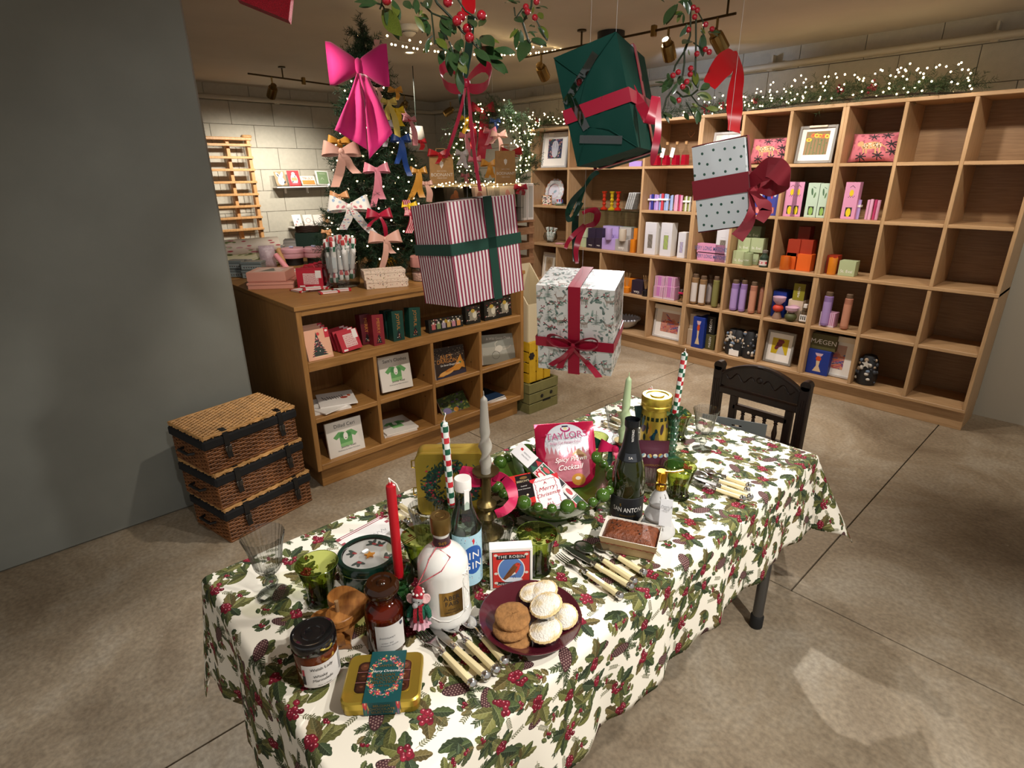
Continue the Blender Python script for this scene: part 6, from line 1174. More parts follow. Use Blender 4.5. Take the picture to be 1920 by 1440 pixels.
for l,m_,a_,b_,r_ in (('pink roll of paper leaning by the kraft roll',mat('pink_paper','d98c94',.5),(540,505),(517,478),.018),('kraft roll of printed paper standing at a slant',KRAFT,(534,500),(521,464),.019)):
    A = G(*a_,bz); Bt = GD(*b_,dep(A)+.02); v = Bt-A; t = thing('paper_roll',l,'paper roll',A,rot=v.to_track_quat('Z','Y').to_euler()); B().lathe([(.008,0),(r_,0),(r_,v.length),(.008,v.length)],(0,0,0),18).obj('rolled_paper',m_,t)
    if m_ is KRAFT:
        for q in range(3): B().box((0,-r_-.0002,.05+.05*q),(.012,.0012,.006),rot=(0,.6,0)).obj('printed_mark',mat('maroon_ink','6c2c24',.6),t,0)
A = G(505,502,bz); t = thing('lilac_bag','crumpled lilac cellophane bag beside the pink paper roll','bag',A,face(A)); puff(B(),.10,.15,.06).obj('bag_body',mat('lilac_film','b7a3ac',.35,noise=.15,ns=60,bump=.6,bs=60),t,60)
hb_ = mat('pink_hatbox','cf9aa6',.5)
for l,p in (('round pink hat box on a stand, left one',(553,496)),('round pink hat box on a stand, right one',(594,494))):
    A = G(*p,bz); t = thing('hat_box',l,'box',A); B().lathe([(.001,.05),(.078,.05),(.08,.054),(.08,.088)],(0,0,0),40).obj('box_base',hb_,t); B().lathe([(.083,.086),(.084,.088),(.084,.112),(.081,.116),(.001,.116)],(0,0,0),40).obj('lid',hb_,t); B().lathe([(.060,0),(.062,.05)],(0,0,0),20,cap=(True,False)).obj('stand',mat('black_wire'.replace('wire','stand'),'1c1a1a',.5),t); B().box((0,-.01,.124),(.03,.02,.012),rot=(0,0,.5),ch=.004).obj('lilac_bow',mat('lilac_satin','a9b0d0',.4),t,0)
A = G(583,478,bz); t = thing('green_box','tall dark green box with a dark basket on top, left of the tree','box',A,face(A)); B().box((0,.05,.085),(.20,.10,.17),ch=.002).obj('box_body',mat('bottle_green_card','12362a',.5),t,0)
bk2 = thing('dark_basket','low dark woven basket on the tall green box','basket',A+Vector((-.03,.03,.1705)),face(A)); b = B()
for q in range(5): b.tube([(.10*math.cos(k*.314)*1.05,.05*math.sin(k*.314)+.02,.006+q*.009+.002*math.sin(k*3+q*3)) for k in range(21)],.005,5)
b.obj('woven_sides',mat('dark_willow','3a2418',.5),bk2,60,kind='stuff'); B().box((0,.02,.004),(.17,.07,.006)).obj('basket_base',mat('dark_willow'),bk2,0)
A = G(543,476,bz)
for i,(l,m_,h) in enumerate((('dark green notebook at the bottom of a small stack',mat('bottle_green_card'),.03),('white notebook in the small stack',PAPER,.02),('dark green notebook at the top of the small stack',mat('bottle_green_card'),.03),('grey notebook lying on the small stack',mat('grey_cover','5c6266'),.02))): flat_book(l,A+Vector((-.05,.05,[0,.032,.054,.086][i])),.11,.15,h,R(50+4*i),m_)
A = G(548,484,bz); t = thing('pink_candle_jar','small pink candle pot in front of the notebooks','candle',A); B().lathe([(.001,0),(.024,0),(.026,.004),(.026,.075),(.001,.075)],(0,0,0),24).obj('pot',mat('pink_pot','cf8f92',.4),t); 
t = thing('white_jug','small white patterned jug beside the pink candle pot','jug',A+Vector((-.10,-.035,0))); B().lathe([(.001,0),(.03,0),(.036,.02),(.03,.06),(.024,.075),(.028,.09),(.025,.09),(.001,.08)],(0,0,0),24).obj('jug_body',mat('white_china','c9ccd0',.2,noise=.25,ns=60),t); B().tube([(-.028,0,.075),(-.052,0,.07),(-.054,0,.04),(-.034,0,.025)],.004,6).obj('handle',mat('white_china'),t)
# ladder-like rack
RX = -6.62; rk_ = thing('slatted_rack','tall pale wood slatted rack against the block wall','rack',(RX,1.9,0)); bw2 = wood('beech','c99a66','b07f4c',(12,12,2))
zT = GX(465,262,RX).z; 
for y in (GX(434,280,RX).y-1.9-.03,GX(463,266,RX).y-1.9,-.62): B().box((-.04 if abs(y) < .42 and y < .35 else 0,y,(zT+.0)/2),(.07,.035,zT),ch=.004).obj('upright',bw2,rk_,0)
for i,yy in enumerate((272,295.5,318.6,341.7,365,387.5,409,431,452,474,496)):
    z = GX(450,yy,RX+.03).z; B().box((.035,-.155,z),(.05,1.25,.024),ch=.003).obj('slat',bw2,rk_,0)
B().box((.0,-.155,zT+.005),(.09,1.28,.03),ch=.005).obj('top_rail',bw2,rk_,0); B().box((0,GX(463,266,RX).y-1.9,zT+.03),(.07,.10,.03),ch=.012).obj('finial',bw2,rk_,0)
# card ledges
def ledge(label,xl,xr,y_,n,X=-6.60):
    a_,b_ = GX(xl,y_,X),GX(xr,y_,X); t = thing('card_ledge',label,'shelf',(X,(a_.y+b_.y)/2,a_.z)); w = b_.y-a_.y
    B().box((-.055,0,-.008),(.13,w,.012)).obj('ledge_board',PAPER,t,0); B().box((.008,0,.012),(.003,w,.03)).obj('clear_lip',CLG,t,0)
    for k in range(n): B().box((-.09,-w/2+w*(k+.5)/n,-.045),(.05,.006,.06)).obj('bracket',PAPER,t,0)
    return t
ledge('upper white card ledge on the block wall',519,640,350,3); ledge('lower white card ledge on the block wall',548,640,426,2)
def pcard(label,TL,TR,BL,p,X=-6.60): return card3('greeting_card',label,'card',GX(*TL,X-.06),GX(*TR,X-.06),GX(*BL,X-.012),p,.003)
def mkp(bg,fn,w=120,h=150): p = Pt(w,h,bg); fn(p); return p.mat('card_print_%d' % len(MC),.55)
pcard('kraft card with a white dog, first on the upper ledge',(512,322),(532,321),(520,349),mkp('a08058',lambda p: (p.ell(62,50,36,44,0,'e6e0da'),p.ell(40,112,14,34,.5,'e6e0da'),p.ell(84,114,14,34,-.4,'e6e0da'),p.ell(62,90,22,26,0,'e8e2de'),p.ell(40,112,7,18,.5,'2a2422'),p.ell(98,34,16,10,.8,'2a2422'),p.ell(66,70,10,16,0,'d09a96'))))
pcard('red card with a spotty dog, second on the upper ledge',(535,320),(557,320),(545,349),mkp('c02c34',lambda p: (p.ell(62,66,34,52,0,'e8e4de'),p.ell(62,118,18,18,0,'e8e4de'),[p.ell(40+i*11 % 50,40+i*17 % 80,6,5,i,'2a2624') for i in range(8)],p.rect(34,52,90,84,'b89a68'),p.rect(30,12,96,30,'c8505c'))))
t,w,h = pcard('white card reading Truly Scrumptious, third on the upper ledge',(561,330),(588,330),(568,348),mkp('e2d6c8',lambda p: p.rect(12,14,138,60,'d98a3c'),150,110)); text('TRULY',w*.24,mat('orange_ink','cf5a24',.6),t,(0,h*.22,.0014),None,.0003)
pcard('green card with pale border, last on the upper ledge',(588,320),(612,321),(597,347),mkp('e4e2da',lambda p: (p.rect(16,14,112,140,'7c9468'),p.line([(36,120),(92,120)],4,'c9d0b8'),p.line([(44,60),(56,80),(70,60)],3,'c9d0b8'))))
pcard('cream card with small figures, first on the lower ledge',(546,403),(562,402),(553,425),mkp('e6ded6',lambda p: [p.ell(30+i*23 % 70,26+i*31 % 90,6,12,i*.5,['b84a52','5a6a9c','7a9a7a','c98a90'][i % 4]) for i in range(8)]))
pcard('cream card with a wreath ring, second on the lower ledge',(566,403),(583,402),(573,425),mkp('e8dcd4',lambda p: (p.ell(60,76,32,32,0,'b08a80'),p.ell(60,76,26,26,0,'e8dcd4'))))
pcard('cream card with a faint sketch, third on the lower ledge',(586,403),(602,402),(592,424),mkp('e6dcd2',lambda p: [p.line([(30+i*12,40+i*9),(50+i*10,60+i*7)],3,'c9b0a8') for i in range(5)]))
pcard('peach card at the end of the lower ledge by the tree',(603,402),(618,402),(608,424),mkp('d9b492',lambda p: p.ell(60,75,26,40,0,'c08a5c')))
# ================================================================ FIR FOLIAGE
def needles(sp,n=26,nl=.022,nw=.0022,seed=0,droop=.25):
    """sp: list of (start, end) twigs -> arrays of needle quads all round each twig"""
    g = np.random.default_rng(seed); A = np.array([s_[0] for s_ in sp],float); E_ = np.array([s_[1] for s_ in sp],float); D = E_-A; Ln = np.linalg.norm(D,axis=1,keepdims=True); D /= Ln; m_ = len(sp)
    t = np.tile(np.linspace(.05,1,n),m_)[:,None]; A,D,Ln = (np.repeat(q,n,0) for q in (A,D,Ln)); P = A+D*Ln*t
    q = g.normal(size=P.shape); q -= D*(q*D).sum(1,keepdims=True); q /= np.linalg.norm(q,axis=1,keepdims=True); d = D*g.uniform(.35,.9,(len(P),1))+q; d /= np.linalg.norm(d,axis=1,keepdims=True); s_ = np.cross(d,g.normal(size=P.shape)); s_ /= np.linalg.norm(s_,axis=1,keepdims=True); l = nl*g.uniform(.7,1.2,(len(P),1))
    return np.stack([P-s_*nw/2,P+s_*nw/2,P+d*l+s_*nw*.2,P+d*l-s_*nw*.2],1).reshape(-1,3)
def fol_obj(name,Q,m_,parent,kind='stuff'):
    n = len(Q)//4; me = bpy.data.meshes.new(name); me.vertices.add(len(Q)); me.vertices.foreach_set('co',Q.astype(np.float32).ravel()); me.loops.add(4*n); me.loops.foreach_set('vertex_index',np.arange(4*n,dtype=np.int32)); me.polygons.add(n); me.polygons.foreach_set('loop_start',np.arange(0,4*n,4,dtype=np.int32)); me.materials.append(m_); me.update(calc_edges=True); me.validate()
    o = bpy.data.objects.new(name,me); COL.objects.link(o); o.parent = parent; o['kind'] = kind; return o
fir = mat('fir_needles','18321d',.6,noise=.35,ns=9,spec=.3); fir2 = mat('garland_needles','2f4424',.6,noise=.4,ns=14); bark = mat('dark_twig','2a1c12',.8); BULB = mat('warm_bulb','ffe0a8',.4,emit=22); cordm = mat('green_cord','16241a',.6)
TR = Vector((-3.32,1.92,1.021)); tree = thing('christmas_tree','artificial Christmas tree hung with bows, standing on the oak counter','tree',TR); TH = 1.40
def trad(z): return .385*max(0.,1-(z-.10)/(TH-.09))**.85+.015
rq = random.Random(77); sp = []; mains = []
z = .12; lay = 0
while z < TH-.04:
    r = trad(z); n = max(5,int(9+r*50)); 
    for i in range(n):
        a = 2*math.pi*(i+.5*(lay % 2)+rq.uniform(-.3,.3))/n; rr = r*rq.uniform(.82,1.08); st0 = Vector((0,0,z+.05*r)); en = Vector((rr*math.cos(a),rr*math.sin(a),z+rq.uniform(-.05,.02)-.10*rr)); d = en-st0; mains.append((st0,en)); k0 = .35 if rr > .12 else .1
        sp.append((st0+d*k0,en)); nsub = max(2,int(rr*17))
        for k in range(nsub):
            f = rq.uniform(.45,.95); p = st0+d*f; q = Vector((rq.uniform(-1,1),rq.uniform(-1,1),rq.uniform(-.35,.7))).normalized(); dd = (d.normalized()*.9+q*.8).normalized(); sp.append((p,p+dd*rq.uniform(.05,.10)))
    z += .046+.018*r; lay += 1
for k in range(8): a = k*.785; sp.append((Vector((0,0,TH-.10+.01*k)),Vector((.03*math.cos(a),.03*math.sin(a),TH-.04+.012*k))))
sp.append((Vector((0,0,TH-.12)),Vector((0,0,TH+.01)))); sp.append((Vector((0,0,TH-.05)),Vector((.008,0,TH+.02))))
fol_obj('foliage',needles(sp,34,.026,.003,3),fir,tree); b = B()
for a_,e in mains: b.tube([a_,e],[.004,.0018],4)
b.obj('branches',bark,tree,60,kind='stuff'); B().tube([(0,0,.0),(0,0,TH-.02)],[.018,.006],8).obj('trunk',bark,tree)
B().lathe([(.001,.0),(.085,0),(.10,.10),(.098,.10),(.001,.09)],(0,0,0),32).obj('mustard_pot',mat('mustard_pot','b98a14',.5),tree); b = B()
for k in range(5): a = k*1.2566; b.tube([(.13*math.cos(a),.13*math.sin(a),.004),(.075*math.cos(a),.075*math.sin(a),.11),(.13*math.cos(a+1.2566),.13*math.sin(a+1.2566),.004)],.003,5)
b.obj('wire_stand',mat('black_wire','0f0f10',.5),tree,60)
def lights(label,pts,cord=None,loc=(0,0,0),r=.0048):
    t = thing('fairy_lights',label,'fairy lights',loc); b = B(); o = Vector(loc)
    for p in pts: b.sph(Vector(p)-o,r,6)
    b.obj('bulbs',BULB,t,60,kind='stuff')
    if cord: c = B(); c.tube([Vector(p)-o for p in cord],.0014,4); c.obj('cord',cordm,t)
    return t
P = []; cc = []; rq = random.Random(5)
for k in range(170): f = (k+.5)/170; z = .14+(TH-.16)*(1-(1-f)**.62); a = k*2.4; rr = trad(z)*rq.uniform(.78,1.03); P.append(TR+Vector((rr*math.cos(a),rr*math.sin(a),z-.08*rr))); 
for k in range(260): f = k/260; z = .14+(TH-.18)*f; a = k*.30; rr = trad(z)*.82; cc.append(TR+Vector((rr*math.cos(a),rr*math.sin(a),z-.08*rr)))
lights('warm white fairy lights wound round the Christmas tree',P,cc,TR)
s0,s1,s2,s3 = GD(712,70,3.15),GD(840,99,3.6),GD(960,104,4.0),GD(1066,84,4.3); cc = []
for k in range(61):
    u = k/60; cc.append(s0*((1-u)**3)+s1*(3*u*(1-u)**2)+s2*(3*u*u*(1-u))+s3*(u**3))
lights('string of fairy lights strung from the tree top to the spotlight rail',[c_+Vector((0,0,(-.022 if k % 3 else .016))) for k,c_ in enumerate(cc[2:])],cc,s0,.006)
# ---------------------------------------------------------------- bows on the tree
def tree_pt(px,py,out=.02):
    d = dep(TR)-.30; P = GD(px,py,d)
    for _ in range(12): r = trad(min(max(P.z-TR.z,.05),TH))+out; q = Vector((P.x-TR.x,P.y-TR.y)); f = Vector((FW[0],FW[1])).normalized(); lat = q-f*q.dot(f); dd = math.sqrt(max(0,r*r-lat.length**2)); d = dep(TR)+(P.z-TR.z)*FW[2]-dd*.937; P = GD(px,py,d)
    return P
prt = Pt(60,300,'ddd9d2'); rq = random.Random(3)
for i in range(26): prt.ell(rq.random()*60,rq.random()*300,9,7,rq.random()*3,rq.choice(['7a9ac0','c98a96','9ab0c4','c2606c']),.8)
stp = Pt(60,60,'d8b0b0')
for i in range(4): stp.rect(i*15,0,i*15+8,60,'a3243a')
RM_ = {'pink': satin('pink_ribbon','c97888'),'blush': satin('blush_ribbon','c99a8a'),'peach': satin('peach_ribbon','c08a5c'),'yellow': satin('yellow_ribbon','d9b41c'),'pale_yellow': satin('pale_yellow_ribbon','c9b35a'),'blue': satin('blue_ribbon','173a7a'),'silver': satin('silver_ribbon','b3aeb4'),'mustard': satin('mustard_ribbon','b9822e'),'red': satin('red_ribbon','b51a24'),'crimson': CRIM,'print': prt.mat('printed_ribbon',.5),'stripe': stp.mat('striped_ribbon',.5)}
def tbow(label,x,y,w,col,tails,rib=13,h=None,out=.075):
    P = tree_pt(x,y,out); s_ = mpp(P); return bow('ribbon_bow',label,P,RM_[col],w*s_,(h or w*.45)*s_,rib*s_,[(a*s_,-b_*s_) for a,b_ in tails],face(P),group=None,curl=3*s_)
for a_ in (('blush pink bow with broad tails, left of the tree below the magenta bow',640,285,66,'blush',((-16,62),(26,38)),18),('mustard ribbon bow tucked under the magenta bow',636,266,40,'mustard',((-6,20),),11),('pink bow with two long tails at the middle of the tree',706,319,46,'pink',((-10,66),(8,52)),13),('pale yellow bow with one long tail at the upper right of the tree',728,192,30,'pale_yellow',((16,64),(-2,30)),12),('bright yellow bow at the upper right of the tree',744,208,28,'yellow',((-2,30),(8,26)),13),('royal blue bow on the right of the tree',751,262,36,'blue',((-8,42),(14,64)),11),('silver grey bow right of the magenta bow',719,236,34,'silver',((2,36),),10),('white printed bow low on the left of the tree',655,389,74,'print',((-14,40),(40,48)),17),('crimson bow low in the middle of the tree',711,404,46,'crimson',((12,40),(-20,20)),8),('red and white striped bow by the striped present',772,402,26,'stripe',((-6,34),(18,46),(-12,-26)),15),('peach bow with a long tail at the foot of the tree',722,449,58,'blush',((-8,54),(14,26)),12),('mustard bow with hanging tails at the right edge of the tree',784,322,32,'mustard',((-16,50),(6,46)),12),('dusty pink bow behind the mustard one',799,345,24,'blush',((6,32),),12),('red and white striped bow high on the right edge',768,225,24,'stripe',((10,44),(-12,-20)),11),('small red bow at the right edge of the tree',788,266,22,'red',((3,14),),9),('bright yellow bow low by the striped present',768,386,28,'yellow',((4,12),),14),('brown satin loop high on the right of the tree',741,170,26,'mustard',((4,16),),8),('pink bow near the top of the tree',712,95,26,'blush',((4,30),(-2,-18)),11),('peach ribbon hanging beside the magenta bow',708,168,18,'blush',((4,38),),9),('small peach bow at the left edge of the tree',636,368,34,'peach',((-8,30),),9),('small peach bow low at the left edge',612,435,18,'peach',((4,12),),9)): tbow(*a_)
# the big magenta bow
P = tree_pt(672,126,.10); s_ = mpp(P); fm = mat('fuchsia_felt','c3006c',.8,sheen=.5,bump=.15,bs=40); bb = thing('giant_bow','huge fuchsia fabric bow with long tails at the top of the tree','bow',P,face(P))
for sd_ in (-1,1):
    def fn(u,v,sd_=sd_):
        hgt_ = (11+25*min(1,u*1.25)**.8); x = sd_*(4+51*u); a = v*2*math.pi; yy = -math.sin(a)*(7+9*math.sin(math.pi*min(u,.92))); zz = math.cos(a)*hgt_+sd_*0+2*math.sin(5*v*6.28)*math.exp(-3*u)+(4*u if True else 0); return (x*s_,(yy*.8-4)*s_,zz*s_)
    b = B(); b.grid(fn,12,28); n = 28; o = b.obj('loop',fm,bb,60)
B().sph((0,-.014,0),9*s_,16,sc=(.85,1,1.7)).obj('knot',fm,bb,60)
for sd_,pts_ in ((-1,((-4,-12),(-24,-58),(-52,-112),(4,-146),(6,-60),(2,-12))),(1,((0,-12),(6,-60),(4,-162),(52,-116),(34,-60),(16,-14)))):
    b = B(); V = []; nn = 14
    def edge(pl,f): f *= len(pl)-1; i = min(int(f),len(pl)-2); return Vector((*pl[i],0)).lerp(Vector((*pl[i+1],0)),f-i)
    L_,R_ = [pts_[0],pts_[1],pts_[2]],[pts_[5],pts_[4],pts_[3]]
    if sd_ > 0: L_,R_ = [pts_[0],pts_[1],pts_[2]],[pts_[5],pts_[4],pts_[3]]
    b.grid(lambda u,v: tuple(Vector(((edge(L_,1-v).lerp(edge(R_,1-v),u)).x*s_,(-10-52*(1-v)-5*math.sin(u*9+1)*(.4+.6*(1-v))-3*math.sin(v*7+u*5))*s_,(edge(L_,1-v).lerp(edge(R_,1-v),u)).y*s_))),16,12); o = b.obj('tail',fm,bb,70); o.modifiers.new('th','SOLIDIFY').thickness = .002
# ================================================================ BAG STAND, BAGS, WREATH
st2 = thing('bag_stand','slatted wooden stand with a riser shelf beyond the counter','stand',(-4.0,3.15,0)); sw_ = wood('slat_wood','b08560','8f6846',(10,3,10))
for k in range(9): B().box((.30,0,.10+k*.13),(.02,1.06,.06),ch=.002).obj('slat',sw_,st2,0); B().box((0,.53,.10+k*.13),(.6,.02,.06),ch=.002).obj('slat',sw_,st2,0)
for y in (-.52,-.17,.17,.51): B().box((.275,y,.61),(.03,.05,1.22)).obj('post',sw_,st2,0)
B().box((-.28,0,.61),(.02,1.06,1.22)).obj('back_board',sw_,st2,0); B().box((0,0,1.222),(.62,1.08,.02),ch=.002).obj('stand_top',sw_,st2,0)
ol = mat('olive_grey_paint','6c6a50',.6); B().box((-.02,-.08,1.53),(.58,.92,.02),ch=.002).obj('riser_shelf',mat('pale_edge','b5a68a',.6),st2,0)
for y in (-.53,.37): B().box((-.02,y,1.375),(.56,.02,.29)).obj('riser_side',ol,st2,0)
B().box((-.3,-.08,1.375),(.02,.9,.29)).obj('riser_back',ol,st2,0)
def bag(label,TL,TR,BL,dpt,side=.10):
    c,e,w,h = frame3(GD(*TL,dpt),GD(*TR,dpt),GD(*BL,dpt)); z0 = 1.5405; Pm_ = GD((BL[0]+TR[0])/2,BL[1],dpt); t = thing('paper_bag',label,'bag',(Pm_.x,Pm_.y,z0),face(Pm_,4)); b = B(); k = .06
    V = [(-w/2,0,0),(w/2,0,0),(w/2,side,0),(-w/2,side,0),(-w/2+k*w*.4,.02,h),(w/2-k*w*.4,.02,h),(w/2-k*w*.4,side-.02,h),(-w/2+k*w*.4,side-.02,h)]
    b.add(V,[(0,1,5,4),(1,2,6,5),(2,3,7,6),(3,0,4,7),(3,2,1,0)]); o = b.obj('bag_body',KRAFT,t,0); o.modifiers.new('th','SOLIDIFY').thickness = .0015
    sh = [(0,-1),(.55,-.2),(.62,.7),(.3,.8),(0,1),(-.3,.8),(-.62,.7),(-.55,-.2)]; rt = (R(90)-math.atan2(.02,h),0,0)
    B().prism([(x*w*.13,y*w*.15) for x,y in sh],0,.001,(0,-.0006+.02*.66,h*.66),rt).obj('shield_crest',WHT,t,0); text('BODNANT',w*.185,WHT,t,(0,.0055,h*.31),rt,.0008,sp=1.0); text('SIOP Y CYMRU',w*.06,WHT,t,(0,.0085,h*.44),rt,.0008); text('WELSH FOOD',w*.065,WHT,t,(0,.0035,h*.20),rt,.0008)
    s0_ = B(); 
    for yy in (.022,side-.022): s0_.tube([(-w*.2,yy,h),(-w*.18,yy,h+.045),(w*.18,yy,h+.045),(w*.2,yy,h)],.003,5)
    s0_.obj('twisted_handle',KRAFT,t); return t,w,h
t1,w1,h1 = bag('kraft paper shop bag with white print, left one on the stand',(808,291),(853,291),(806,342),4.55); t2,w2,h2 = bag('kraft paper shop bag with white print, right one on the stand',(930,288),(967,282),(930,345),4.5,.16)
for l,x,y in (('bright red ribbon bow on the left paper bag',823,289),('bright red ribbon bow on the right paper bag',958,286)): P = GD(x,y,4.46); bow('ribbon_bow',l,P,RM_['red'],.17,.06,.035,((-.01,-.07),(.05,-.03)),face(P))
PW = GD(925,284,5.05); wrt = thing('lit_wreath','big fir wreath studded with lights and bows beyond the paper bags','wreath',PW,face(PW,-8)); sp = []; rq = random.Random(41); WR = .30
for k in range(800):
    a = rq.random()*6.283; q = rq.gauss(0,.05); y = rq.gauss(0,.03); p = Vector(((WR+q)*math.cos(a),y,(WR+q)*math.sin(a))); d = Vector((math.cos(a)*rq.uniform(-.2,1),-rq.uniform(0,1),math.sin(a)*rq.uniform(-.2,1)))+Vector((-math.sin(a),0,math.cos(a)))*.7; sp.append((p,p+d.normalized()*rq.uniform(.06,.11)))
fol_obj('foliage',needles(sp,26,.024,.0034,8),fir2,wrt); B().tube([(WR*math.cos(k*.2094),0,WR*math.sin(k*.2094)) for k in range(31)],.02,8).obj('wire_ring',bark,wrt); B().tube([(0,0,WR),(0,0,CEILZ-PW.z-.002)],.001,4).obj('hanging_line',mat('nylon_line','c9c9c9',.4),wrt)
M_ = Matrix.Rotation(wrt.rotation_euler.z,3,'Z'); lights('warm white fairy lights wound round the wreath',[PW+M_ @ Vector(((WR+rq.gauss(0,.06))*math.cos(a),-.05-rq.random()*.05,(WR+rq.gauss(0,.06))*math.sin(a))) for a in [rq.random()*6.283 for _ in range(150)]],None,PW,.0055)
for l,x,y,w,col,tl,rib in (('crimson velvet bow at the top of the wreath',905,208,46,'crimson',((-4,84),(8,66)),18),('yellow bow on the left of the wreath',874,224,22,'yellow',((-6,26),(4,20)),9),('pink bow on the left of the wreath',872,255,22,'pink',((6,34),),10),('magenta ribbon tail hanging on the wreath',886,236,14,'crimson',((0,40),),13),('blue bow on the right of the wreath',928,228,20,'blue',((2,14),),8),('pink bow in the middle of the wreath',919,246,24,'pink',((-6,24),(6,20)),8),('silver bow on the lower left of the wreath',866,288,24,'silver',((-6,20),(10,26)),9),('pink bow low on the wreath',890,300,24,'pink',((4,22),),9),('mustard bow low on the right of the wreath',917,308,30,'mustard',((-4,24),(10,24)),9),('pale peach bow on the right of the wreath',935,254,30,'blush',((6,40),(-14,14)),9),('pink bow hanging at the foot of the wreath',872,330,16,'pink',((2,22),),9)):
    P = GD(x,y,4.93); s_ = mpp(P); bow('ribbon_bow',l,P,RM_[col],w*s_,w*.5*s_,rib*s_,[(a*s_,-b_*s_) for a,b_ in tl],face(P),curl=2*s_)
P = GX(835,344,-3.685); lights('fairy lights along the front of the riser shelf',[Vector((-3.69+rq.uniform(-.02,.02),y,1.545+rq.uniform(-.03,.015))) for y in np.linspace(2.62,3.5,46)],[(-3.69,2.62+.088*k,1.53+.006*(k % 2)) for k in range(11)],(-3.69,3.0,1.53),.005)
# cards in the clear rack, box files, framed screen on the stand
crk = thing('clear_card_rack','clear acrylic rack on the stand top','rack',(-3.72,3.1,1.2325)); 
for z in (.002,.11): B().box((0,0,z),(.16,.80,.004)).obj('acrylic_tray',CLG,crk,0)
for y in (-.4,-.13,.13,.4): B().box((0,y,.14),(.16,.003,.28)).obj('acrylic_side',CLG,crk,0)
pho = Pt(140,110,'2a2014'); pho.ell(70,50,34,30,.4,'7a4424'); pho.ell(84,76,16,20,0,'8a5028'); pho.ell(60,24,50,16,0,'4a4a24')
for i,(l,y,p) in enumerate((('dark photo card of a brown animal in the clear rack',-.285,pho.mat('photo_card',.4)),('pale pink card in the clear rack',-.03,mkp('c9b0a4',lambda p: p.ell(60,80,24,34,0,'a06a5c'))),('cream card with line drawing in the clear rack',.13,mkp('cfc6b6',lambda p: [p.line([(20+i*14,30),(20+i*14,120)],3,'6a645a') for i in range(6)])),('card with a pale pink figure in the clear rack',.28,mkp('c9bfb2',lambda p: p.ell(60,75,22,50,.1,'c98f86'))))): t = thing('greeting_card',l,'card',(-3.70,3.1+y,1.349),R(90),rot=(0,0,R(90))); B().box((0,0,.085),(.15 if i else .19,.003,.17),rot=(R(-10),0,0)).obj('card_face',p,t,0)
for i in range(2): t = thing('box_file',['white box file standing on the stand, left one','white box file standing on the stand, right one'][i],'box file',(-3.80,3.555+.078*i,1.2325),R(90)); B().box((0,0,.15),(.072,.22,.30),ch=.002).obj('file_body',PAPER,t,0); B().box((.0,-.1108,.15),(.05,.001,.26)).obj('spine_label',mat('pale_label','b9b9b2',.6),t,0)
P = GX(976,352,-3.672); bow('ribbon_bow','dark red bow beside the right paper bag',P,CRIM,.11,.05,.03,((.03,-.06),(-.02,-.05)),face(P))
ls = thing('white_lampshade','white tapered lampshade glimpsed right of the tree','lampshade',GD(782,262,5.1)); B().lathe([(.095,-.10),(.055,.11)],(0,0,0),28,cap=(False,False)).obj('shade',mat('shade_fabric','9a948a',.8),ls).modifiers.new('th','SOLIDIFY').thickness = .002; B().tube([(0,0,.10),(0,0,CEILZ-ls.location.z)],.004,6).obj('flex',cordm,ls); b = B().tube([(-.055,0,.10),(.055,0,.10)],.002,4).obj('spider',cordm,ls)
# ================================================================ GOODS ON THE WALL SHELVING
def sx_(px,py,z,Y=SY+.05): return G(px,py,z) if Y is None else GY(px,py,Y)
SH = [.151,.527,.911,1.299,1.664]                      # shelf tops
def cell(xc,w,row):
    L = UX if row > 1 else [-4.522,-4.135,-3.55,-2.972]+UX[3:]
    for a,b_ in zip(L[:-1],L[1:]):
        if a <= xc < b_: a += .023; b_ -= .023; w = min(w,b_-a); return min(max(xc,a+w/2),b_-w/2),w
    return xc,w
def sbox(name,label,xl,xr,yt,row,m,d=.09,Y=SY+.045,side=None,base=0.,cat='box',fr=None,rz=0,group=None):
    """box whose front, seen between pixel columns xl..xr with its top edge at pixel row yt, stands on shelf `row`"""
    z0 = SH[row]+base; ym = yt; zt_ = GY((xl+xr)/2,yt,Y).z; yb = yt
    for _ in range(4): yb = None or yb; break
    a_,b_ = GY(xl,yt,Y),GY(xr,yt,Y); xc,w = cell((a_.x+b_.x)/2,b_.x-a_.x,row); h = zt_-z0
    t = thing(name,label,cat,(xc,Y,z0),R(rz),group); B().box((0,d/2,h/2),(w,d,h),ch=.001).obj('box_body',side or m,t,0)
    B().box((0,-.0004,h/2),(w*.995,.0008,h*.995)).obj('front_print',m,t,0); return t,w,h
def ft(t,body,size,m,x=0,z=0,vert=False,**k): return text(body,size,m,t,(x,-.0010,z),UPR if not vert else (R(90),R(-90),0),.0003,**k)
def frame(label,xl,xr,yt,row,art,fcol=PAPER,mount=PAPER,Y=SY+.12,aw=.55,ah=.55,ay=.04,lean_=-7):
    t,w,h = None,None,None; z0 = SH[row]; a_,b_ = GY(xl,yt,Y),GY(xr,yt,Y); xc,w = cell((a_.x+b_.x)/2,b_.x-a_.x,row); h = a_.z*.5+b_.z*.5-z0
    t = thing('framed_picture',label,'picture',(xc,Y-.02,z0+.003),0,rot=(R(lean_),0,0)); f = .018
    for x in (-w/2+f/2,w/2-f/2): B().box((x,.01,h/2),(f,.022,h),ch=.002).obj('frame_side',fcol,t,0)
    for z in (f/2,h-f/2): B().box((0,.01,z),(w-2*f,.022,f),ch=.002).obj('frame_rail',fcol,t,0)
    B().box((0,.012,h/2),(w-2*f,.006,h-2*f)).obj('mount',mount,t,0); B().box((0,.0085,h/2+ay*h),(w*aw,.001,h*ah)).obj('art_print',art,t,0); return t,w,h
WHF = mat('white_frame','c9c8c6',.45); GRF = mat('grey_frame','8f8c86',.45)
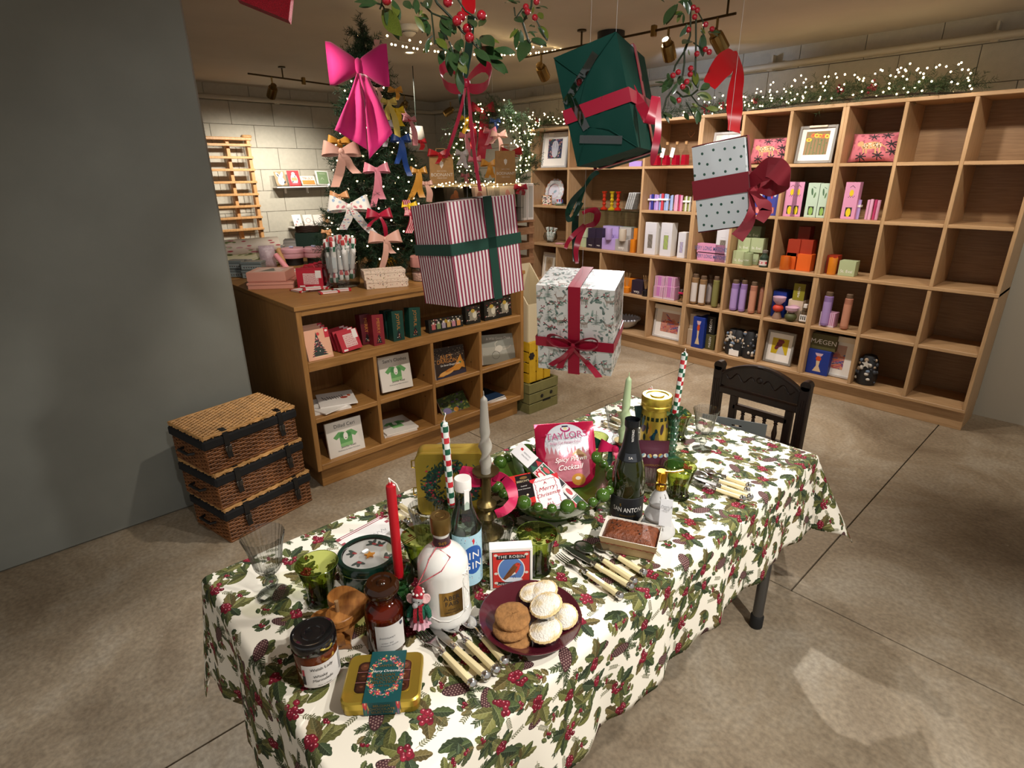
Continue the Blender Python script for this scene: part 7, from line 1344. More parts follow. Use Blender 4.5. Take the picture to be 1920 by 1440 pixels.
def art(fn,bg,w=160,h=200): p = Pt(w,h,bg); fn(p); return p.mat('art_%d' % len(MC),.5)
rq = random.Random(50)
def speck(p,cols,n,w,h,a=4,b_=12):
    for i in range(n): p.ell(rq.random()*w,rq.random()*h,rq.uniform(a,b_),rq.uniform(a,b_)*.6,rq.random()*3,rq.choice(cols))
FL = ['b04a5c','3a4a7a','c98a5a','4a6a4a','2c3050','c9a0a0']
t,w,h = frame('white framed picture of a pale long-eared animal on flowers',1017,1064,248,4,art(lambda p: (speck(p,FL,160,160,200),p.ell(80,110,40,70,0,'b9bcc9'),p.ell(80,150,30,34,0,'c9ccd6'),p.ell(80,60,34,50,0,'c2c4d0'),p.line([(66,160),(64,120)],6,'8a8ea6'),p.line([(94,160),(96,120)],6,'8a8ea6')),'2f3554'),WHF)
B().box((-.06,-.003,h-.03),(.07,.001,.05),rot=(0,.05,0)).obj('paper_label',PAPER,t,0)
frame('white framed picture almost hidden behind the spotted present',1338,1402,247,4,art(lambda p: p.ell(80,100,40,60,0,'b0b4ba'),'c9ccd0'),WHF,Y=SY+.16)
t,w,h = frame('grey framed picture of yellow daffodils, top right',1490,1560,236,4,art(lambda p: (speck(p,['6a7a3a','4a6a34','8a8a4a'],40,160,200,3,9),[p.line([(20+i*24,0),(24+i*22,130)],5,'4f6a34') for i in range(6)],[p.ell(24+i*24,130+(i*37 % 40),20,16,i,['d9b824','c9702c','e0c440'][i % 3]) for i in range(6)],[p.ell(24+i*24,130+(i*37 % 40),7,7,0,'c04a24') for i in range(6)]),'8a6c44'),GRF,PAPER,aw=.62,ah=.62)
B().box((.0,.0,h-.008),(.12,.03,.012)).obj('cardboard_corner',CREAM,t,0)
# red liqueur flasks
redl = mat('red_liqueur','b00f2c',.15,coat=.4); P0 = [GY(x,305,SY+.10) for x in (1232,1249,1267,1284)]
for i,(P,l) in enumerate(zip(P0,('red liqueur flask half behind the green present','red liqueur flask with white tag, second in its row','red liqueur flask with white tag, third in its row','red liqueur flask without a tag, right end of its row'))):
    t = thing('liqueur_flask',l,'bottle',(P.x,SY+.10,SH[4])); B().lathe([(.001,.003),(.042,0),(.044,.006),(.036,.09),(.020,.12),(.012,.14),(.011,.17)],(0,0,0),6).obj('flask',CLG,t,30); B().lathe([(.001,.006),(.040,.006),(.0345,.085),(.001,.087)],(0,0,0),6).obj('liqueur',redl,t,0); B().lathe([(.012,.168),(.013,.19),(.001,.191)],(0,0,0),12).obj('cork',KRAFT,t)
    if i in (1,2): B().box((-.012,-.046,.105),(.036,.001,.075),rot=(0,R(12),0)).obj('gift_tag',PAPER,t,0); text('GIN',.018,REDT,t,(-.012,-.048,.105),(R(90),0,R(90)),.0003)
t = thing('wire_heart','copper wire heart hanging inside the shelf above the flasks','ornament',GY(1296,250,SY+.2)); B().tube([(0,0,-.03),(-.03,0,0),(-.028,0,.02),(-.012,0,.024),(0,0,.012),(.012,0,.024),(.028,0,.02),(.03,0,0),(0,0,-.03)],.0012,5).tube([(0,0,.012),(0,0,2.011-t.location.z)],.0006,4).obj('wire',mat('copper_wire','a5673a',.35,1),t)
lav,lil,navyc,peri = mat('lavender','a388c9',.55),mat('lilac','c3a6d2',.55),mat('navy_blue','2a2f86',.55),mat('periwinkle','8fa6d6',.55)
sbox('gift_box','lavender and navy box half hidden under the green present',1180,1203,302,4,lav,.08)
# cushion
ca,cb2 = GY(1405,280,SY+.12),GY(1476,280,SY+.12); cw = cb2.x-ca.x; chh = GY(1440,258,SY+.12).z-SH[4]
cp5 = Pt(300,200,'c9727e'); speck(cp5,['a85664','b8606e'],40,300,200,8,22); 
for x,y in ((150,160),(230,170),(270,110),(280,60),(200,30),(90,24)): 
    for k in range(7): cp5.line([(x,y),(x+34*math.cos(k*.9),y+24*math.sin(k*.9))],7,'2a2a2c')
cp5.ell(150,96,70,26,.05,'c9a070'); cp5.ell(72,112,22,18,0,'c9a070')
for x,y in ((100,50),(120,46),(180,46),(205,50)): cp5.line([(x,84),(x+4,y)],11,'c9a070')
cp5.line([(215,100),(245,84),(250,60)],6,'c9a070')
for i in range(40): cp5.ell(90+rq.random()*120,80+rq.random()*34,4,4,0,'e6dccc' if i % 2 else '5a4030')
t = thing('cushion','pink cushion with a leopard and dark foliage on the top shelf','cushion',((ca.x+cb2.x)/2,SY+.13,SH[4]+.004),0,rot=(R(-14),0,0)); b = B(); n = 18; V = []; F = []; U = []
for s_ in (-1,1):
    o_ = len(V)
    for j in range(n+1):
        for i in range(n+1): u,v = i/n*2-1,j/n*2-1; k = (1-u*u)*(1-v*v); V.append((u*cw/2*(1-.06*(1-v*v)),s_*.065*max(0,k)**.45,chh/2+v*chh/2*(1-.06*(1-u*u))))
    for j in range(n):
        for i in range(n): a = o_+j*(n+1)+i; f = (a,a+1,a+n+2,a+n+1); uu = [(i/n,j/n),((i+1)/n,j/n),((i+1)/n,(j+1)/n),(i/n,(j+1)/n)]; F.append(f if s_ < 0 else f[::-1]); U.append(uu if s_ < 0 else uu[::-1])
b.add(V,F,0,U).obj('cushion_cover',cp5.mat('leopard_print',.9),t,80)
# plate, card and cup
PP = GY(1032,359,SY+.2); dp = Pt(240,240,'d2d2e0'); 
for k in range(16): a = k*.3927; dp.line([(120+96*math.cos(a),120+96*math.sin(a)),(120+116*math.cos(a),120+116*math.sin(a))],22,'d9764a')
for k in range(60): a = k*.1047; dp.ell(120+(66+3*math.sin(k*1.9))*math.cos(a),120+(66+3*math.sin(k*1.9))*math.sin(a),3,3,0,'c97a70')
dp.ell(132,120,22,12,.5,'8fa8b8'); dp.ell(108,100,12,8,0,'b8a0a8'); pr_ = (PP.z-SH[3])/.98
t = thing('painted_plate','white plate with orange dashes round the rim propped on the shelf','plate',(cell(PP.x,2*pr_,3)[0],SY+.17,SH[3]),0,rot=(R(-12),0,0)); b = B().lathe([(pr_*.6,.012),(pr_*.98,.0),(pr_,-.003),(pr_*.6,.008)],(0,0,pr_),48,rot=(R(90),0,0),cap=(False,False)); b.obj('plate_rim',mat('white_china','c9ccd0',.2),t); b = B(); b.add([(pr_*.99*math.cos(R(k*9)),-.0012,pr_+pr_*.99*math.sin(R(k*9))) for k in range(40)],[tuple(range(40))],0,[[(.5+.5*math.cos(R(k*9)),.5+.5*math.sin(R(k*9))) for k in range(40)]]); b.obj('plate_face',dp.mat('plate_print',.2,coat=.3),t,0)
t,w,h = sbox('patterned_tile_card','small orange-edged card with black and pink pattern before the plate',1016,1034,366,3,art(lambda p: (p.rect(12,12,148,188,'e0d8cc'),speck(p,['16161a','16161a','c9687c','2a2a2c'],50,150,190,8,16)),'c98a4a'),.01,SY+.07)
CU = GY(1050,380,SY+.1); t = thing('cup_and_saucer','painted blue and red cup on a green-edged saucer','cup',(CU.x,SY+.09,SH[3])); B().lathe([(.001,.004),(.035,0),(.052,.010),(.055,.014),(.035,.008),(.001,.008)],(0,0,0),32).obj('saucer',mat('green_china','7aa58c',.2),t); pcup = Pt(200,60,'d2d2e0'); [pcup.ell(15+i*20,30,8,18,0,['2a3f8c','c9483c'][i % 2]) for i in range(10)]
B().lathe([(.022,.012),(.030,.02),(.036,.06),(.0345,.06),(.028,.022),(.001,.02)],(0,0,0),32,cap=(True,False)).obj('cup',pcup.mat('cup_print',.25),t); B().tube([(.034,0,.05),(.05,0,.045),(.048,0,.028),(.032,0,.025)],.004,6).obj('handle',mat('cup_blue','2a3f8c',.25),t)
# candlesticks on the glass shelf
GZ = 1.2795
for l,x,c_ in (('red glass candlestick, left of the three on the glass shelf',1133,'c23016'),('yellow glass candlestick between the two red ones',1147.5,'c9a81c'),('red glass candlestick, right of the three on the glass shelf',1159,'c22414')):
    P = GY(x,376,SY+.14); m_ = mat('glass_'+c_,c_,.1,trans=.3,coat=.3); t = thing('glass_candlestick',l,'candlestick',(P.x,SY+.14,GZ)); H_ = .165
    B().lathe([(.001,0),(.036,0),(.034,.01),(.014,.022),(.012,.035),(.020,.05),(.012,.065),(.022,.085),(.012,.105),(.018,.12),(.014,.14),(.026,.158),(.026,H_),(.012,H_-.004),(.001,H_-.02)],(0,0,0),20).obj('stem',m_,t,40)
P = GY(1186,372,SY+.14); t = thing('napkin_box','clear box of white and black patterned napkins on the glass shelf','box',(P.x,SY+.15,GZ)); B().box((0,0,.075),(.16,.10,.15),ch=.001).obj('clear_box',CLG,t,0); npm = art(lambda p: speck(p,['1c1e26','2a2c38'],26,160,200,3,9),'c9c9c6')
for k in range(4): B().box((-.03+.022*k,.0,.085),(.016,.085,.15),rot=(0,R(16),0)).obj('folded_napkin',npm,t,0)
# bundles of dinner candles
def bundle(label,xl,xr,yt,cols,band=True,row=3):
    a_,b_ = GY(xl,yt,SY+.09),GY(xr,yt,SY+.09); w = b_.x-a_.x; h = a_.z-SH[row]; t = thing('candle_bundle',label,'candles',(cell((a_.x+b_.x)/2,w*1.02,row)[0],SY+.09,SH[row])); n = len(cols); r = w/n/2
    for k,c_ in enumerate(cols): B().lathe([(r*.96,0),(r*.96,h*(.96+.04*((k*5) % 3)/2)),(r*.4,h*(.975+.04*((k*5) % 3)/2))],(-w/2+r*(2*k+1),.006*((-1)**k),0),12).obj('candle',mat('wax_'+c_,c_,.5),t)
    if band: B().box((0,0,h*.66),(w*1.01,r*2+.016,.014)).obj('paper_band',PAPER,t,0)
bundle('bundle of lavender and navy dinner candles',1215,1234,364,('a48ad0','2a2f86','a48ad0','b59ad8')); bundle('bundle of pale blue and red dinner candles',1237,1256,363,('8fa6d6','c23a4a','8fa6d6','9db4dc')); bundle('pair of pale blue dinner candles without a band',1257,1264,366,('8fa6d6','9db4dc'),False); bundle('bundle of pink and crimson-striped dinner candles',1265,1282,365,('d39ab8','d9a6c2','b83a6a','d39ab8'),False); bundle('bundle of olive and white dinner candles',1283,1298,368,('8a9a4a','d6d6ce','8a9a4a','d6d6ce'))
# diffuser boxes to the right
blm = art(lambda p: (p.rect(40,14,110,60,'8c4a52'),p.ell(76,36,26,24,0,'d9827c'),p.ell(70,160,34,12,.9,'d98a4a'),p.ell(100,150,18,18,0,'c9c9d2'),p.ell(60,130,12,12,0,'b83a4c')),'3f4496',150,200)
sbox('diffuser_box','blue box with flowers and pink window beside the pink boxes',1442,1464,351,3,blm,.09,side=mat('indigo_card','363b86',.55)); sbox('diffuser_box','blue flowered box half hidden by the red bow',1416,1436,352,3,blm,.09,side=mat('indigo_card','363b86'))
lem = art(lambda p: (p.rect(40,14,110,64,'2a2420'),p.ell(75,36,26,24,0,'d9c020'),p.ell(76,142,22,18,0,'d9bc20'),[p.rect(46+i*12,116+(i % 2)*6,52+i*12,122+(i % 2)*6,'2a2422') for i in range(6)],p.line([(50,172),(76,182),(104,170)],3,'3a2a30')),'d18fb0',150,200)
pkc = mat('orchid_card','d18fb0',.55)
sbox('diffuser_box','pink box with a lemon picture and yellow window, left of two',1467,1490,341,3,lem,.06,side=pkc); sbox('diffuser_box','pink box with a lemon picture and yellow window, right of two',1491,1510,341,3,lem,.06,side=mat('black_card2','1a1816',.5)); mint = art(lambda p: (p.rect(40,14,110,64,'2a2c22'),p.ell(75,36,26,24,0,'8ab05a'),p.ell(60,150,12,22,.4,'4a6a4c'),p.ell(96,130,10,18,-.5,'5a7a54'),p.line([(66,178),(100,170)],3,'3a5040')),'b4c8b4',150,200)
sbox('diffuser_box','mint green box with leaf sketch at the right of the shelf',1517,1540,343,3,mint,.06,side=mat('mint_card','b4c8b4',.55)); sbox('diffuser_box','second mint green box at the far right of the shelf',1545,1566,344,3,mint,.06,side=mat('mint_card','b4c8b4'))
# row 3
PB = GY(1033,440,SY+.15); t = thing('glass_bowl','round clear glass bowl holding three holly-print crackers','bowl',(PB.x,SY+.14,SH[2])); B().lathe([(.001,.004),(.03,0),(.07,.03),(.078,.065),(.066,.10),(.064,.10),(.075,.065),(.066,.032),(.001,.008)],(0,0,0),36).obj('bowl',CLG,t)
cm_ = art(lambda p: speck(p,['2c6a50','3a7a5a','8a3a3c','4a7a6a'],50,160,200,4,10),'c9cdc6')
for k,x in enumerate((-.035,.0,.035)): q = thing('mini_cracker',['left holly-print cracker in the glass bowl','middle holly-print cracker in the glass bowl','right holly-print cracker in the glass bowl'][k],'cracker',(PB.x+x*.6,SY+.14,SH[2]+.012),0,rot=(R(-8),R((-1,0,1)[k]*16),0)); B().lathe([(.001,0),(.018,0),(.019,.09),(.010,.10),(.019,.125),(.021,.145),(.001,.13)],(0,0,0),14).obj('cracker_tube',cm_,q)
t = thing('pink_packet','flat pink packet beside the glass bowl','packet',GY(1049,456,SY+.06),.2); t.location.z = SH[2]; B().box((0,.02,.006),(.10,.06,.012),ch=.003).obj('packet_body',mat('shell_pink','cf9aa2',.5),t,0)
def cube(label,xl,xr,yt,row,c_,base=0,Y=SY+.06,word=None,wcol=WHT,d=None,dark=False):
    m_ = mat('card_'+c_,c_,.5); t,w,h = sbox('candle_box',label,xl,xr,yt,row,m_,.08,Y,m_,base); 
    if word: ft(t,word,w*.26,wcol,0,h*.30)
    return t
def potcandle(label,x,yt,row,c_,base=0,r=.036,Y=SY+.055,word=None):
    P = GY(x,yt,Y); h = P.z-SH[row]-base; t = thing('glass_candle',label,'candle',(P.x,Y,SH[row]+base)); m_ = mat('pot_'+c_,c_,.25,coat=.4); B().lathe([(.001,0),(r*.94,0),(r,.004),(r,h),(r*.92,h),(r*.9,h*.85),(.001,h*.84)],(0,0,0),28).obj('pot',m_,t); B().tube([(0,0,h*.84),(0,0,h*.98)],.001,4).obj('wick',CWHITE,t)
    if word: ctext(word,r*.42,WHT,t,r+.0005,h*.45)
    return t
hz = .098
cube('pale green candle box at the left of its shelf, lower one',1089,1099,446,2,'b9c49a'); cube('pale green candle box at the left of its shelf, upper one',1089,1100,427,2,'c3cca6',hz*.96)
cube('blackberry candle box, lower left of four',1100,1115,446,2,'2c2030',0,word='wxy.'); cube('blackberry candle box, lower right of four',1116,1129,446,2,'2c2030',0,word='wxy.'); cube('blackberry candle box, upper left of four',1103,1117,428,2,'30243a',hz*.92,SY+.08); cube('blackberry candle box, upper right of four',1118,1130,428,2,'30243a',hz*.92,SY+.08)
cube('lavender candle box, lower one',1129,1154,447,2,'b39ad2'); cube('lavender candle box behind the lavender candle',1131,1160,424,2,'b9a2d6',hz,SY+.14); potcandle('lavender glass candle standing on its box',1142,428,2,'b59cd0',hz*.98,.034)
cube('grey candle box under the cream candle',1154,1178,449,2,'a5a09a',word='wxy.'); cube('pale grey candle box behind the cream candle',1162,1184,426,2,'b8b4ac',hz,SY+.14); potcandle('cream glass candle standing on its grey box',1168,430,2,'cfc3b0',hz*.98,.036)
potcandle('orange glass candle at the right of its shelf',1188,449,2,'d9801c',0,.030); cube('orange candle box behind the orange candle',1189,1196,428,2,'d9801c',0,SY+.14)
def pillar_box(label,xl,xr,yt,twistc):
    p_ = Pt(120,300,'d2d0d4'); p_.rect(34,60,86,190,'8c8478'); 
    for k in range(3):
        for j in range(14): p_.ell(46+k*14+4*math.sin(j*1.1+k),66+j*9,6,6,0,twistc)
    p_.line([(40,210),(80,210)],2,'9a9aa0'); sbox('candle_gift_box',label,xl,xr,yt,2,p_.mat('white_box_'+twistc,.5),.085,side=PAPER)
pillar_box('white tall box with grey twisted candles in its window',1211,1232,417,'6a625a'); pillar_box('white tall box with green twisted candles in its window',1241,1262,418,'9ab05a'); pillar_box('white shorter box with lilac candles, partly behind the divider',1273,1287,436,'a9a0c4')
mtx = mat('orchid_card','d18fb0'); BLM = mat('slate_ink','55608c',.6)
for l,y0,bs in (('pink long match box, lower of two',474,0),('pink long match box, upper of two',458,.062)): t,w,h = sbox('long_match_box',l,1308,1361,y0,2,mtx,.06,base=bs); ft(t,'VERY LONG MATCHES',h*.62,BLM,0,h*.5,sx=.62,off=.01)
gw_ = 'a9b48a'
for l,a_,b_,yt,bs,Y in (('sage green candle box at the left of its pyramid base',1368,1392,470,0,SY+.05),('sage green candle box at the right of its pyramid base',1400,1424,470,0,SY+.11),('sage green candle box, left in the second tier',1385,1408,446,.098,SY+.09),('sage green candle box, right in the second tier',1409,1433,447,.098,SY+.10),('dark sage candle box on top of the pyramid',1402,1428,424,.192,SY+.15)): cube(l,a_,b_,yt,2,gw_ if 'dark' not in l else '77806a',bs,Y,'St. Eval')
potcandle('sage green glass candle in front of the sage boxes',1404,474,2,'9aa57c',0,.036,SY+.035,'St. Eval')
PJ2 = GY(1434,480,SY+.05); t = thing('match_jar','small glass jar of matches with a red and white label','jar',(PJ2.x,SY+.05,SH[2])); B().lathe([(.001,.002),(.034,0),(.035,.005),(.035,.075),(.02,.095),(.02,.11),(.001,.11)],(0,0,0),28).obj('jar_body',mat('dark_green_jar','2c3c30',.15,coat=.4),t); B().lathe([(.021,.108),(.023,.125),(.012,.13),(.001,.13)],(0,0,0),18).obj('cork',mat('grey_cork','6a625a',.8),t); curved(t,'label',art(lambda p: (p.rect(0,60,160,140,'b83040'),p.ell(50,100,26,30,0,'d9cfc8'),p.ell(110,100,26,30,0,'d9cfc8')),'d2ccc6',160,200),.035,-60,60,.015,.055)
og = {'d': '7a2a1a','l': 'd9601c','m': '9a3018'}
for l,a_,b_,yt,bs,c_,Y in (('dark rust candle box on top of the orange pyramid',1499,1521,425,.195,og['d'],SY+.12),('rust candle box, left in the second tier',1479,1502,449,.098,og['m'],SY+.08),('rust candle box, right in the second tier',1503,1526,450,.098,og['m'],SY+.09),('orange candle box with arched cut-out at the left of the base',1476,1494,474,0,og['l'],SY+.08),('orange candle box at the right of the base',1496,1523,477,0,og['l'],SY+.06),('rust candle box at the far right of the shelf',1540,1560,478,0,og['m'],SY+.08)): cube(l,a_,b_,yt,2,c_,bs,Y)
potcandle('orange glass candle in front of the rust boxes',1474,480,2,'c9621c',0,.036,SY+.04)
# row 2 (second from bottom)
frame('cream framed picture at the left end, behind the deer present',1018,1041,474,1,art(lambda p: p.ell(80,100,50,70,0,'a58a6a'),'b9a58a'),CREAM)
def reeds(label,x,yb,c_,Y=SY+.06):
    P = GY(x,yb,Y); t = thing('reed_diffuser',label,'diffuser',(P.x,Y,SH[1])); B().lathe([(.001,0),(.032,0),(.033,.004),(.033,.05),(.014,.058),(.013,.066),(.001,.066)],(0,0,0),24).obj('bottle',mat('pot_'+c_,c_,.25,coat=.4),t)
    for k in range(5): B().tube([((k-2)*.003,0,.06),((k-2)*.018,.004*(k % 2),.19)],.0016,5).obj('reed',KRAFT,t)
sbox('diffuser_box','orange diffuser box beside the deer present',1164,1193,522,1,mat('card_d9801c','d9801c',.5),.09,SY+.11); reeds('orange reed diffuser before its orange box',1174,560,'d9801c'); t,w,h = sbox('diffuser_box','black diffuser box with reeds beside it',1185,1206,526,1,mat('card_2c2030','2c2030',.5),.10,SY+.06); ft(t,'wxy.',w*.3,WHT,0,h*.2); reeds('black reed diffuser at the divider',1209,565,'1c181c',SY+.05)
stb = art(lambda p: ([p.rect(i*18,0,i*18+8,200,'d6c6d2') for i in range(9)],p.rect(52,40,108,200,'c078b4'),p.rect(0,0,160,24,'d6c6d2')),'b86a96'); sds = mat('rose_card','c492ac',.55)
for l,a_,b_,yt,bs,Y in (('pink striped cube box, lower left of four',1225,1243,537,0,SY+.05),('pink striped cube box, lower right of four',1245,1266,538,0,SY+.05),('pink striped cube box, upper left of four',1226,1245,518,.094,SY+.06),('pink striped cube box, upper right of four',1247,1267,520,.094,SY+.06)): sbox('striped_cube_box',l,a_,b_,yt,1,stb,.08,Y,sds,bs)
P = GY(1277,560,SY+.06); t = thing('match_bottle','small square bottle of matches with a pink bow','bottle',(P.x,SY+.06,SH[1])); B().box((0,0,.03),(.05,.04,.06),ch=.004).box((0,0,.075),(.024,.024,.03),ch=.003).obj('bottle_body',CLG,t,0); B().lathe([(.012,.09),(.013,.11),(.001,.11)],(0,0,0),14).obj('stopper',mat('grey_cork'),t); B().box((0,-.012,.078),(.05,.014,.018),ch=.004).obj('pink_bow',MAG,t,0)
for k in range(5): B().tube([(-.015+.008*k,0,.006),(.012-.006*k,0,.055)],.002,5).obj('match',KRAFT,t)
def tube_(label,xl,xr,yt,yb,c_,Y=SY+.06,fill=None):
    a_,b_ = GY(xl,yt,Y),GY(xr,yt,Y); r = (b_.x-a_.x)/2*.9; h = a_.z-SH[1]; P = (a_+b_)/2; t = thing('bath_salt_tube',label,'glass tube',(cell(P.x,2*r,1)[0],Y,SH[1])); B().lathe([(r*.5,0),(r,.012),(r,h*.86),(r*.8,h*.88)],(0,0,0),20,cap=(True,False)).obj('tube_body',mat('tube_'+c_,c_,.3,coat=.3),t); B().lathe([(r*.82,h*.80),(r*.82,h*.98),(r*.6,h),(.001,h)],(0,0,0),18).obj('cork',mat('brown_cork','5c4632',.7),t); curved(t,'label',mat('lab_'+(fill or c_),fill or c_,.6),r,-62,62,h*.10,h*.72)
tube_('glass tube with white label, far left of the bath salts',1298,1312,512,566,'8a6a48',fill='cfc6c0'); tube_('glass tube with white label, second of the bath salts',1314,1328,516,568,'8a6a48',fill='cfc6c0'); tube_('glass tube with white label set back, third of the bath salts',1328,1340,514,568,'7a6458',SY+.14,'c2b6b4'); tube_('olive green glass tube of bath salts beside the white ones',1339,1352,517,572,'7a7642'); tube_('olive green glass tube against the divider',1356,1364,520,574,'7a7642',SY+.12)
tube_('lavender glass tube, left of three purple ones',1374,1389,523,578,'8a6fa6',fill='a58ac2'); tube_('lavender glass tube, set back between the purple ones',1386,1399,520,580,'7a6294',SY+.13,'9a80b8'); tube_('lavender glass tube, right of three purple ones',1391,1404,524,581,'8a6fa6',fill='a58ac2'); tube_('peach glass tube beside the purple ones',1409,1423,527,587,'a8705a',fill='c0866c'); tube_('peach glass tube against the divider',1427,1436,530,588,'a8705a',SY+.11,'c0866c')
cob = mat('cobalt_card','12318a',.5); t,w,h = sbox('ornament_box','cobalt blue box behind the stacked ceramic ornament',1451,1476,546,1,cob,.12,SY+.10,cob)
def totem(label,x,row,parts,Y=SY+.05):
    P = GY(x,590,Y); t = thing('ceramic_totem',label,'ornament',(P.x,Y,SH[row])); z = 0
    for kind,r,h,c_ in parts:
        m_ = mat('clay_'+c_,c_,.6)
        if kind == 'ball': B().sph((0,0,z+h/2),h/2,20,sc=(r/(h/2),r/(h/2),1)).obj('ball',m_,t,80)
        elif kind == 'bowl': B().lathe([(r*.35,z),(r*.9,z+h*.5),(r,z+h),(r*.85,z+h),(.001,z+h*.5)],(0,0,0),24).obj('bowl',m_,t)
        else: B().lathe([(r,z),(r*.96,z+h*.2),(r*.55,z+h)],(0,0,0),24).obj('foot',m_,t)
        z += h*.96
    return t
totem('stacked ceramic ornament with pink bowl, red ball and brown foot',1457,1,(('foot',.036,.055,'8a6a58'),('ball',.040,.06,'c23a24'),('bowl',.048,.06,'c4a0b4'))); totem('small ornament with an olive pot under a pink bowl',1483,1,(('ball',.044,.07,'4a4c28'),('bowl',.048,.042,'c4a0b4')),SY+.03)
crb = art(lambda p: p.ell(80,130,60,24,0,'cfa9b4'),'d2bda4'); t,w,h = sbox('ornament_box','cream box with a pink shape under the olive box',1479,1507,563,1,crb,.12,SY+.08,CREAM); hb2 = h
t,w,h = sbox('ornament_box','olive yellow box lettered on its end, on top of the cream box',1490,1512,532,1,mat('olive_yellow','8a8424',.5),.14,SY+.08,mat('taupe_card','6a5a56',.5),hb2+.001); ft(t,'MÆGEN',w*.26,WHT,0,h*.5,True)
P = GY(1516,590,SY+.04); t = thing('scent_bottle','small clear scent bottle with a printed white label','bottle',(cell(P.x,.062,1)[0],SY+.05,SH[1])); B().box((0,0,.045),(.06,.04,.09),ch=.005).box((0,0,.105),(.02,.02,.03),ch=.003).obj('bottle_body',CLG,t,0); B().box((0,-.021,.04),(.05,.001,.05)).obj('label',PAPER,t,0); B().box((0,0,.13),(.026,.026,.03),ch=.003).obj('cap',mat('white_cap'),t,0)
for k in range(3): B().box((-.014+.014*k,-.022,.042),(.007,.001,.03)).obj('printed_bar',BLKT,t,0)
# bottom row
wbp = GY(1178,610,SY+.13); t = thing('white_bobble_bowl','white bowl edged with bobbles on the bottom shelf','bowl',(wbp.x-.06,SY+.16,SH[0])); wgz = mat('white_glaze','b9bcc4',.25,coat=.3); B().lathe([(.001,.004),(.05,0),(.10,.03),(.135,.08),(.14,.09),(.13,.085),(.095,.035),(.001,.012)],(0,0,0),44).obj('bowl_body',wgz,t); bme = B().sph((0,0,0),.013,12).mesh('bobble',wgz,80)
for k in range(26): o = bpy.data.objects.new('bobble',bme); COL.objects.link(o); o.parent = t; a = k*.2417; o.location = (.138*math.cos(a),.138*math.sin(a),.094)
t,w,h = frame('white framed print of a horse head in bright strokes',1217,1277,574,0,art(lambda p: (speck(p,['c96a4a','3a4a8a','b04a6a','d99a7a','4a6aa0','a83a4a'],140,160,120,6,20),speck(p,['b87a6a','c98a7a'],30,160,90,10,26),p.poly([(30,0),(60,110),(110,150),(150,90),(130,60),(90,70),(80,0)],'b0705c',.7),[p.line([(70+i*8,150-i*10),(40+i*6,180-i*16)],6,['2c3a7a','c95a3a','b83a5a'][i % 3]) for i in range(12)]),'c09a8c'),WHF,PAPER,Y=SY+.10,aw=.56,ah=.60,ay=0); B().box((0,-.004,h-.012),(w,.03,.04)).obj('cardboard_edge',CREAM,t,0)
do = art(lambda p: (p.ell(100,70,34,34,0,'4a4c28'),p.rect(60,120,140,150,'cfb0bc')),'d2bda4')
t,w,h = sbox('ornament_box','cream box with an olive dot, lower of two',1282,1304,617,0,do,.14,SY+.07,CREAM); t2_,w2_,h2_ = sbox('ornament_box','cream box with an olive dot, upper of two',1285,1306,588,0,do,.14,SY+.09,CREAM,h+.001)
vs_ = art(lambda p: (p.poly([(50,150),(110,150),(100,132),(80,124),(60,132)],'cfb0c0'),p.ell(80,112,20,18,0,'cc4a1c'),p.poly([(66,96),(94,96),(90,60),(112,20),(48,20),(70,60)],'d8bf9a')),'12318a',160,170)
t,w,h = sbox('ornament_box','cobalt blue box picturing a pink, orange and cream candle holder, left one',1301,1323,595,0,vs_,.14,SY+.03,cob)
t,w,h = sbox('ornament_box','olive box lettered vertically, lower of two at the divider',1324,1341,628,0,mat('olive_card','55502a',.5),.14,SY+.06,mat('olive_card','55502a')); ft(t,'MÆGEN',h*.20,WHT,0,h*.5,True); t,w2_,h2_ = sbox('ornament_box','black box lettered vertically, upper of two at the divider',1327,1343,594,0,mat('black_card','14130f'),.14,SY+.07,mat('black_card','14130f'),h+.001); ft(t,'MÆGEN',h2_*.20,WHT,0,h2_*.5,True)
for l,x,yb in (('net bag of shells, left of three on the bottom shelf',1362,610),('net bag of shells with a white label, middle of three',1391,615),('net bag of shells, right of three on the bottom shelf',1417,618)):
    P = GY(x,yb,SY+.12); t = thing('shell_bag',l,'bag',(cell(P.x,.155,0)[0],SY+.10,SH[0])); h = P.z-SH[0]; rz_ = random.Random(l); B().lathe([(.001,0),(.060,.004),(.068,.05),(.060,h*.75),(.040,h*.95),(.001,h)],(0,0,0),20).obj('net',mat('dark_net','1d1f22',.5,noise=.5,ns=120),t)
    for k in range(26):
        a = rz_.uniform(-2.9,-.3); z = rz_.uniform(.02,h*.9); rr = .066 if z < h*.6 else .056; B().sph((rr*math.cos(a),rr*math.sin(a),z),rz_.uniform(.008,.017),8,sc=(1,.7,rz_.uniform(.7,1.3))).obj('shell',mat(*rz_.choice([('shell_white','c9c4ba'),('shell_blue','6a7c92'),('shell_tan','a8927a'),('shell_dark','3c4048')]),.5),t,80)
    if 'label' in l: B().box((0,-.072,.03),(.085,.002,.05)).obj('white_label',PAPER,t,0)
    if 'left' in l: B().prism([(.03*(1 if k % 2 == 0 else .42)*math.sin(k*math.pi/5),.03*(1 if k % 2 == 0 else .42)*math.cos(k*math.pi/5)) for k in range(10)][::-1],0,.008,(0,-.07,h*.72),UPR).obj('starfish',mat('shell_white'),t,0)
